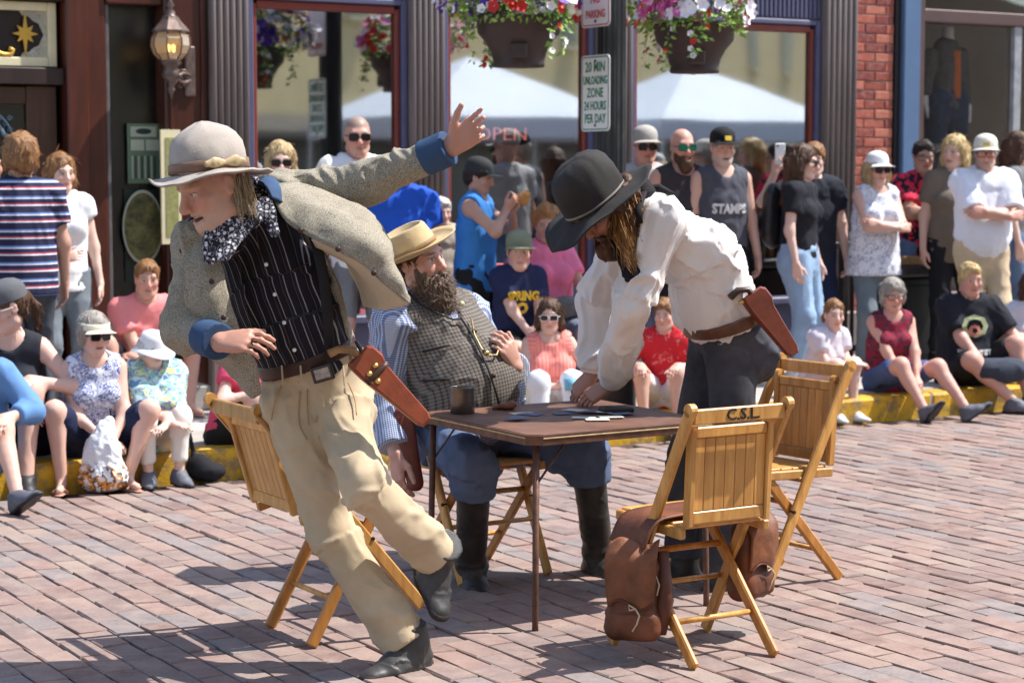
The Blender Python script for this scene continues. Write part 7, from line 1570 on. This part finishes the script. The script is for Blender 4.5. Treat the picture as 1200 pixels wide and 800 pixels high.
# phone
h = J22b['WR'] + nrm(J22b['handR']['d']) * .1 - J22b['handR']['n'] * .03; X_ = nrm(A3(.96, .2, 0)); o = empty('phone', h); tag(o, 'white phone held up at arm\'s length in the crowd', 'phone')
obj('case', obox(h + EZ * .03, X_, np.cross(EZ, X_), EZ, .037, .005, .073, .004), M_WHITE, o); obj('camera_lens', tube([h + A3(-.018, -.012, .085), h + A3(-.018, -.004, .085)], .007, 10), M_BLACK, o)
# snack
c = (J14['WR'] + J14['WL']) / 2 + nrm(J14['handR']['d']) * .1 + J14['fC'] * .02
loose('snack', 'bitten brown snack held by young man in blue tank top', 'food', [Ell(c, (.035, .03, .04), k=.02), Ell(c + A3(.02, 0, .03), (.025, .025, .025), k=.02)], plain('pastry', srgb(178, 128, 76), .8, .2, 30), .006, .004)
# bumbag of the pink woman, camera bag, drinks
f_ = J15['fC']; c = J15['P'] + f_ * .26 * s15 + EZ * .1 - nrm(np.cross(f_, EZ)) * .06
loose('waist_bag', 'round grey waist bag on lap of woman in pink tee', 'bag', [Ell(c, (.12, .05, .07), nrm(np.cross(f_, EZ)), f_, EZ, .03)], plain('grey_nylon', srgb(104, 108, 112), .5, .2, 20), .008, .005)
f_ = J30['fC']; c = J30['P'] + f_ * .42 * s30 + EZ * .06 + A3(.12, 0, 0)
loose('camera_bag', 'dark grey camera bag on lap of blond spectator', 'bag', [Cone(c - A3(.08, 0, 0), c + A3(.08, 0, 0), .1, .1, .04, EZ, .8), Ell(c + A3(0, -.06, -.01), (.08, .05, .06), k=.03)], cl('camera_nylon', 60, 66, 78, .2), .009, .006)
c = J17['WR'] + J17['handR']['d'] * .1
o = obj('paper_cup', lathe([(.001, 0), (.03, 0), (.04, .07), (.037, .07), (.028, .005)], 20, c - EZ * .03 - J17['fC'] * -.03), plain('cup_blue', srgb(120, 180, 206), .6, .2, 20), smooth=True); tag(o, 'small blue paper cup held by woman in salmon blouse', 'cup')
# red folding chair behind the pink woman and the boy's stool
M_CHR = plain('chair_red_paint', srgb(196, 70, 72), .5, .1); cb = W(float(J15['base'] @ EU), float(J15['base'] @ EV) + .05, KH)
rc = empty('red_chair', cb); tag(rc, 'red painted metal chair under woman in pink tee', 'chair')
for a in (-.22, .22):
    for b in (-.2, .2): obj('leg', tube([cb + EU * a * 1.1 + EV * b * 1.2, cb + EU * a + EV * b + EZ * .36], .014, 8), M_CHR, rc, smooth=True)
    obj('back_post', tube([cb + EU * a + EV * .2 + EZ * .36, cb + EU * a + EV * .3 + EZ * .85], .014, 8), M_CHR, rc, smooth=True)
obj('seat', obox(cb + EZ * .375, EU, EV, EZ, .24, .22, .012, .006), M_CHR, rc)
for k in range(3): obj('back_slat', obox(cb + EV * (.24 + .03 * k) + EZ * (.55 + .13 * k), EU, EV, EZ, .22, .008, .04, .004), M_CHR, rc)
cb = J16['base']; o = empty('stool', cb); tag(o, 'low wooden stool under the boy in navy tee', 'stool'); obj('seat', obox(cb + EZ * .335, EU, EV, EZ, .16, .14, .02, .008), M_DOORW, o)
for a in (-.12, .12):
    for b in (-.1, .1): obj('leg', tube([cb + EU * a * 1.15 + EV * b * 1.15, cb + EU * a + EV * b + EZ * .32], .014, 8), M_DOORW, o)
cb = J8['base']; o = empty('step', cb); tag(o, 'low stone doorstep under young man in pink tee', 'step'); obj('tread', sbb(float(cb @ EU) - .5, float(cb @ EU) + .4, float(cb @ EV) - .16, VF - .03, KH + .002, KH + .155, .012), M_CONC, o)
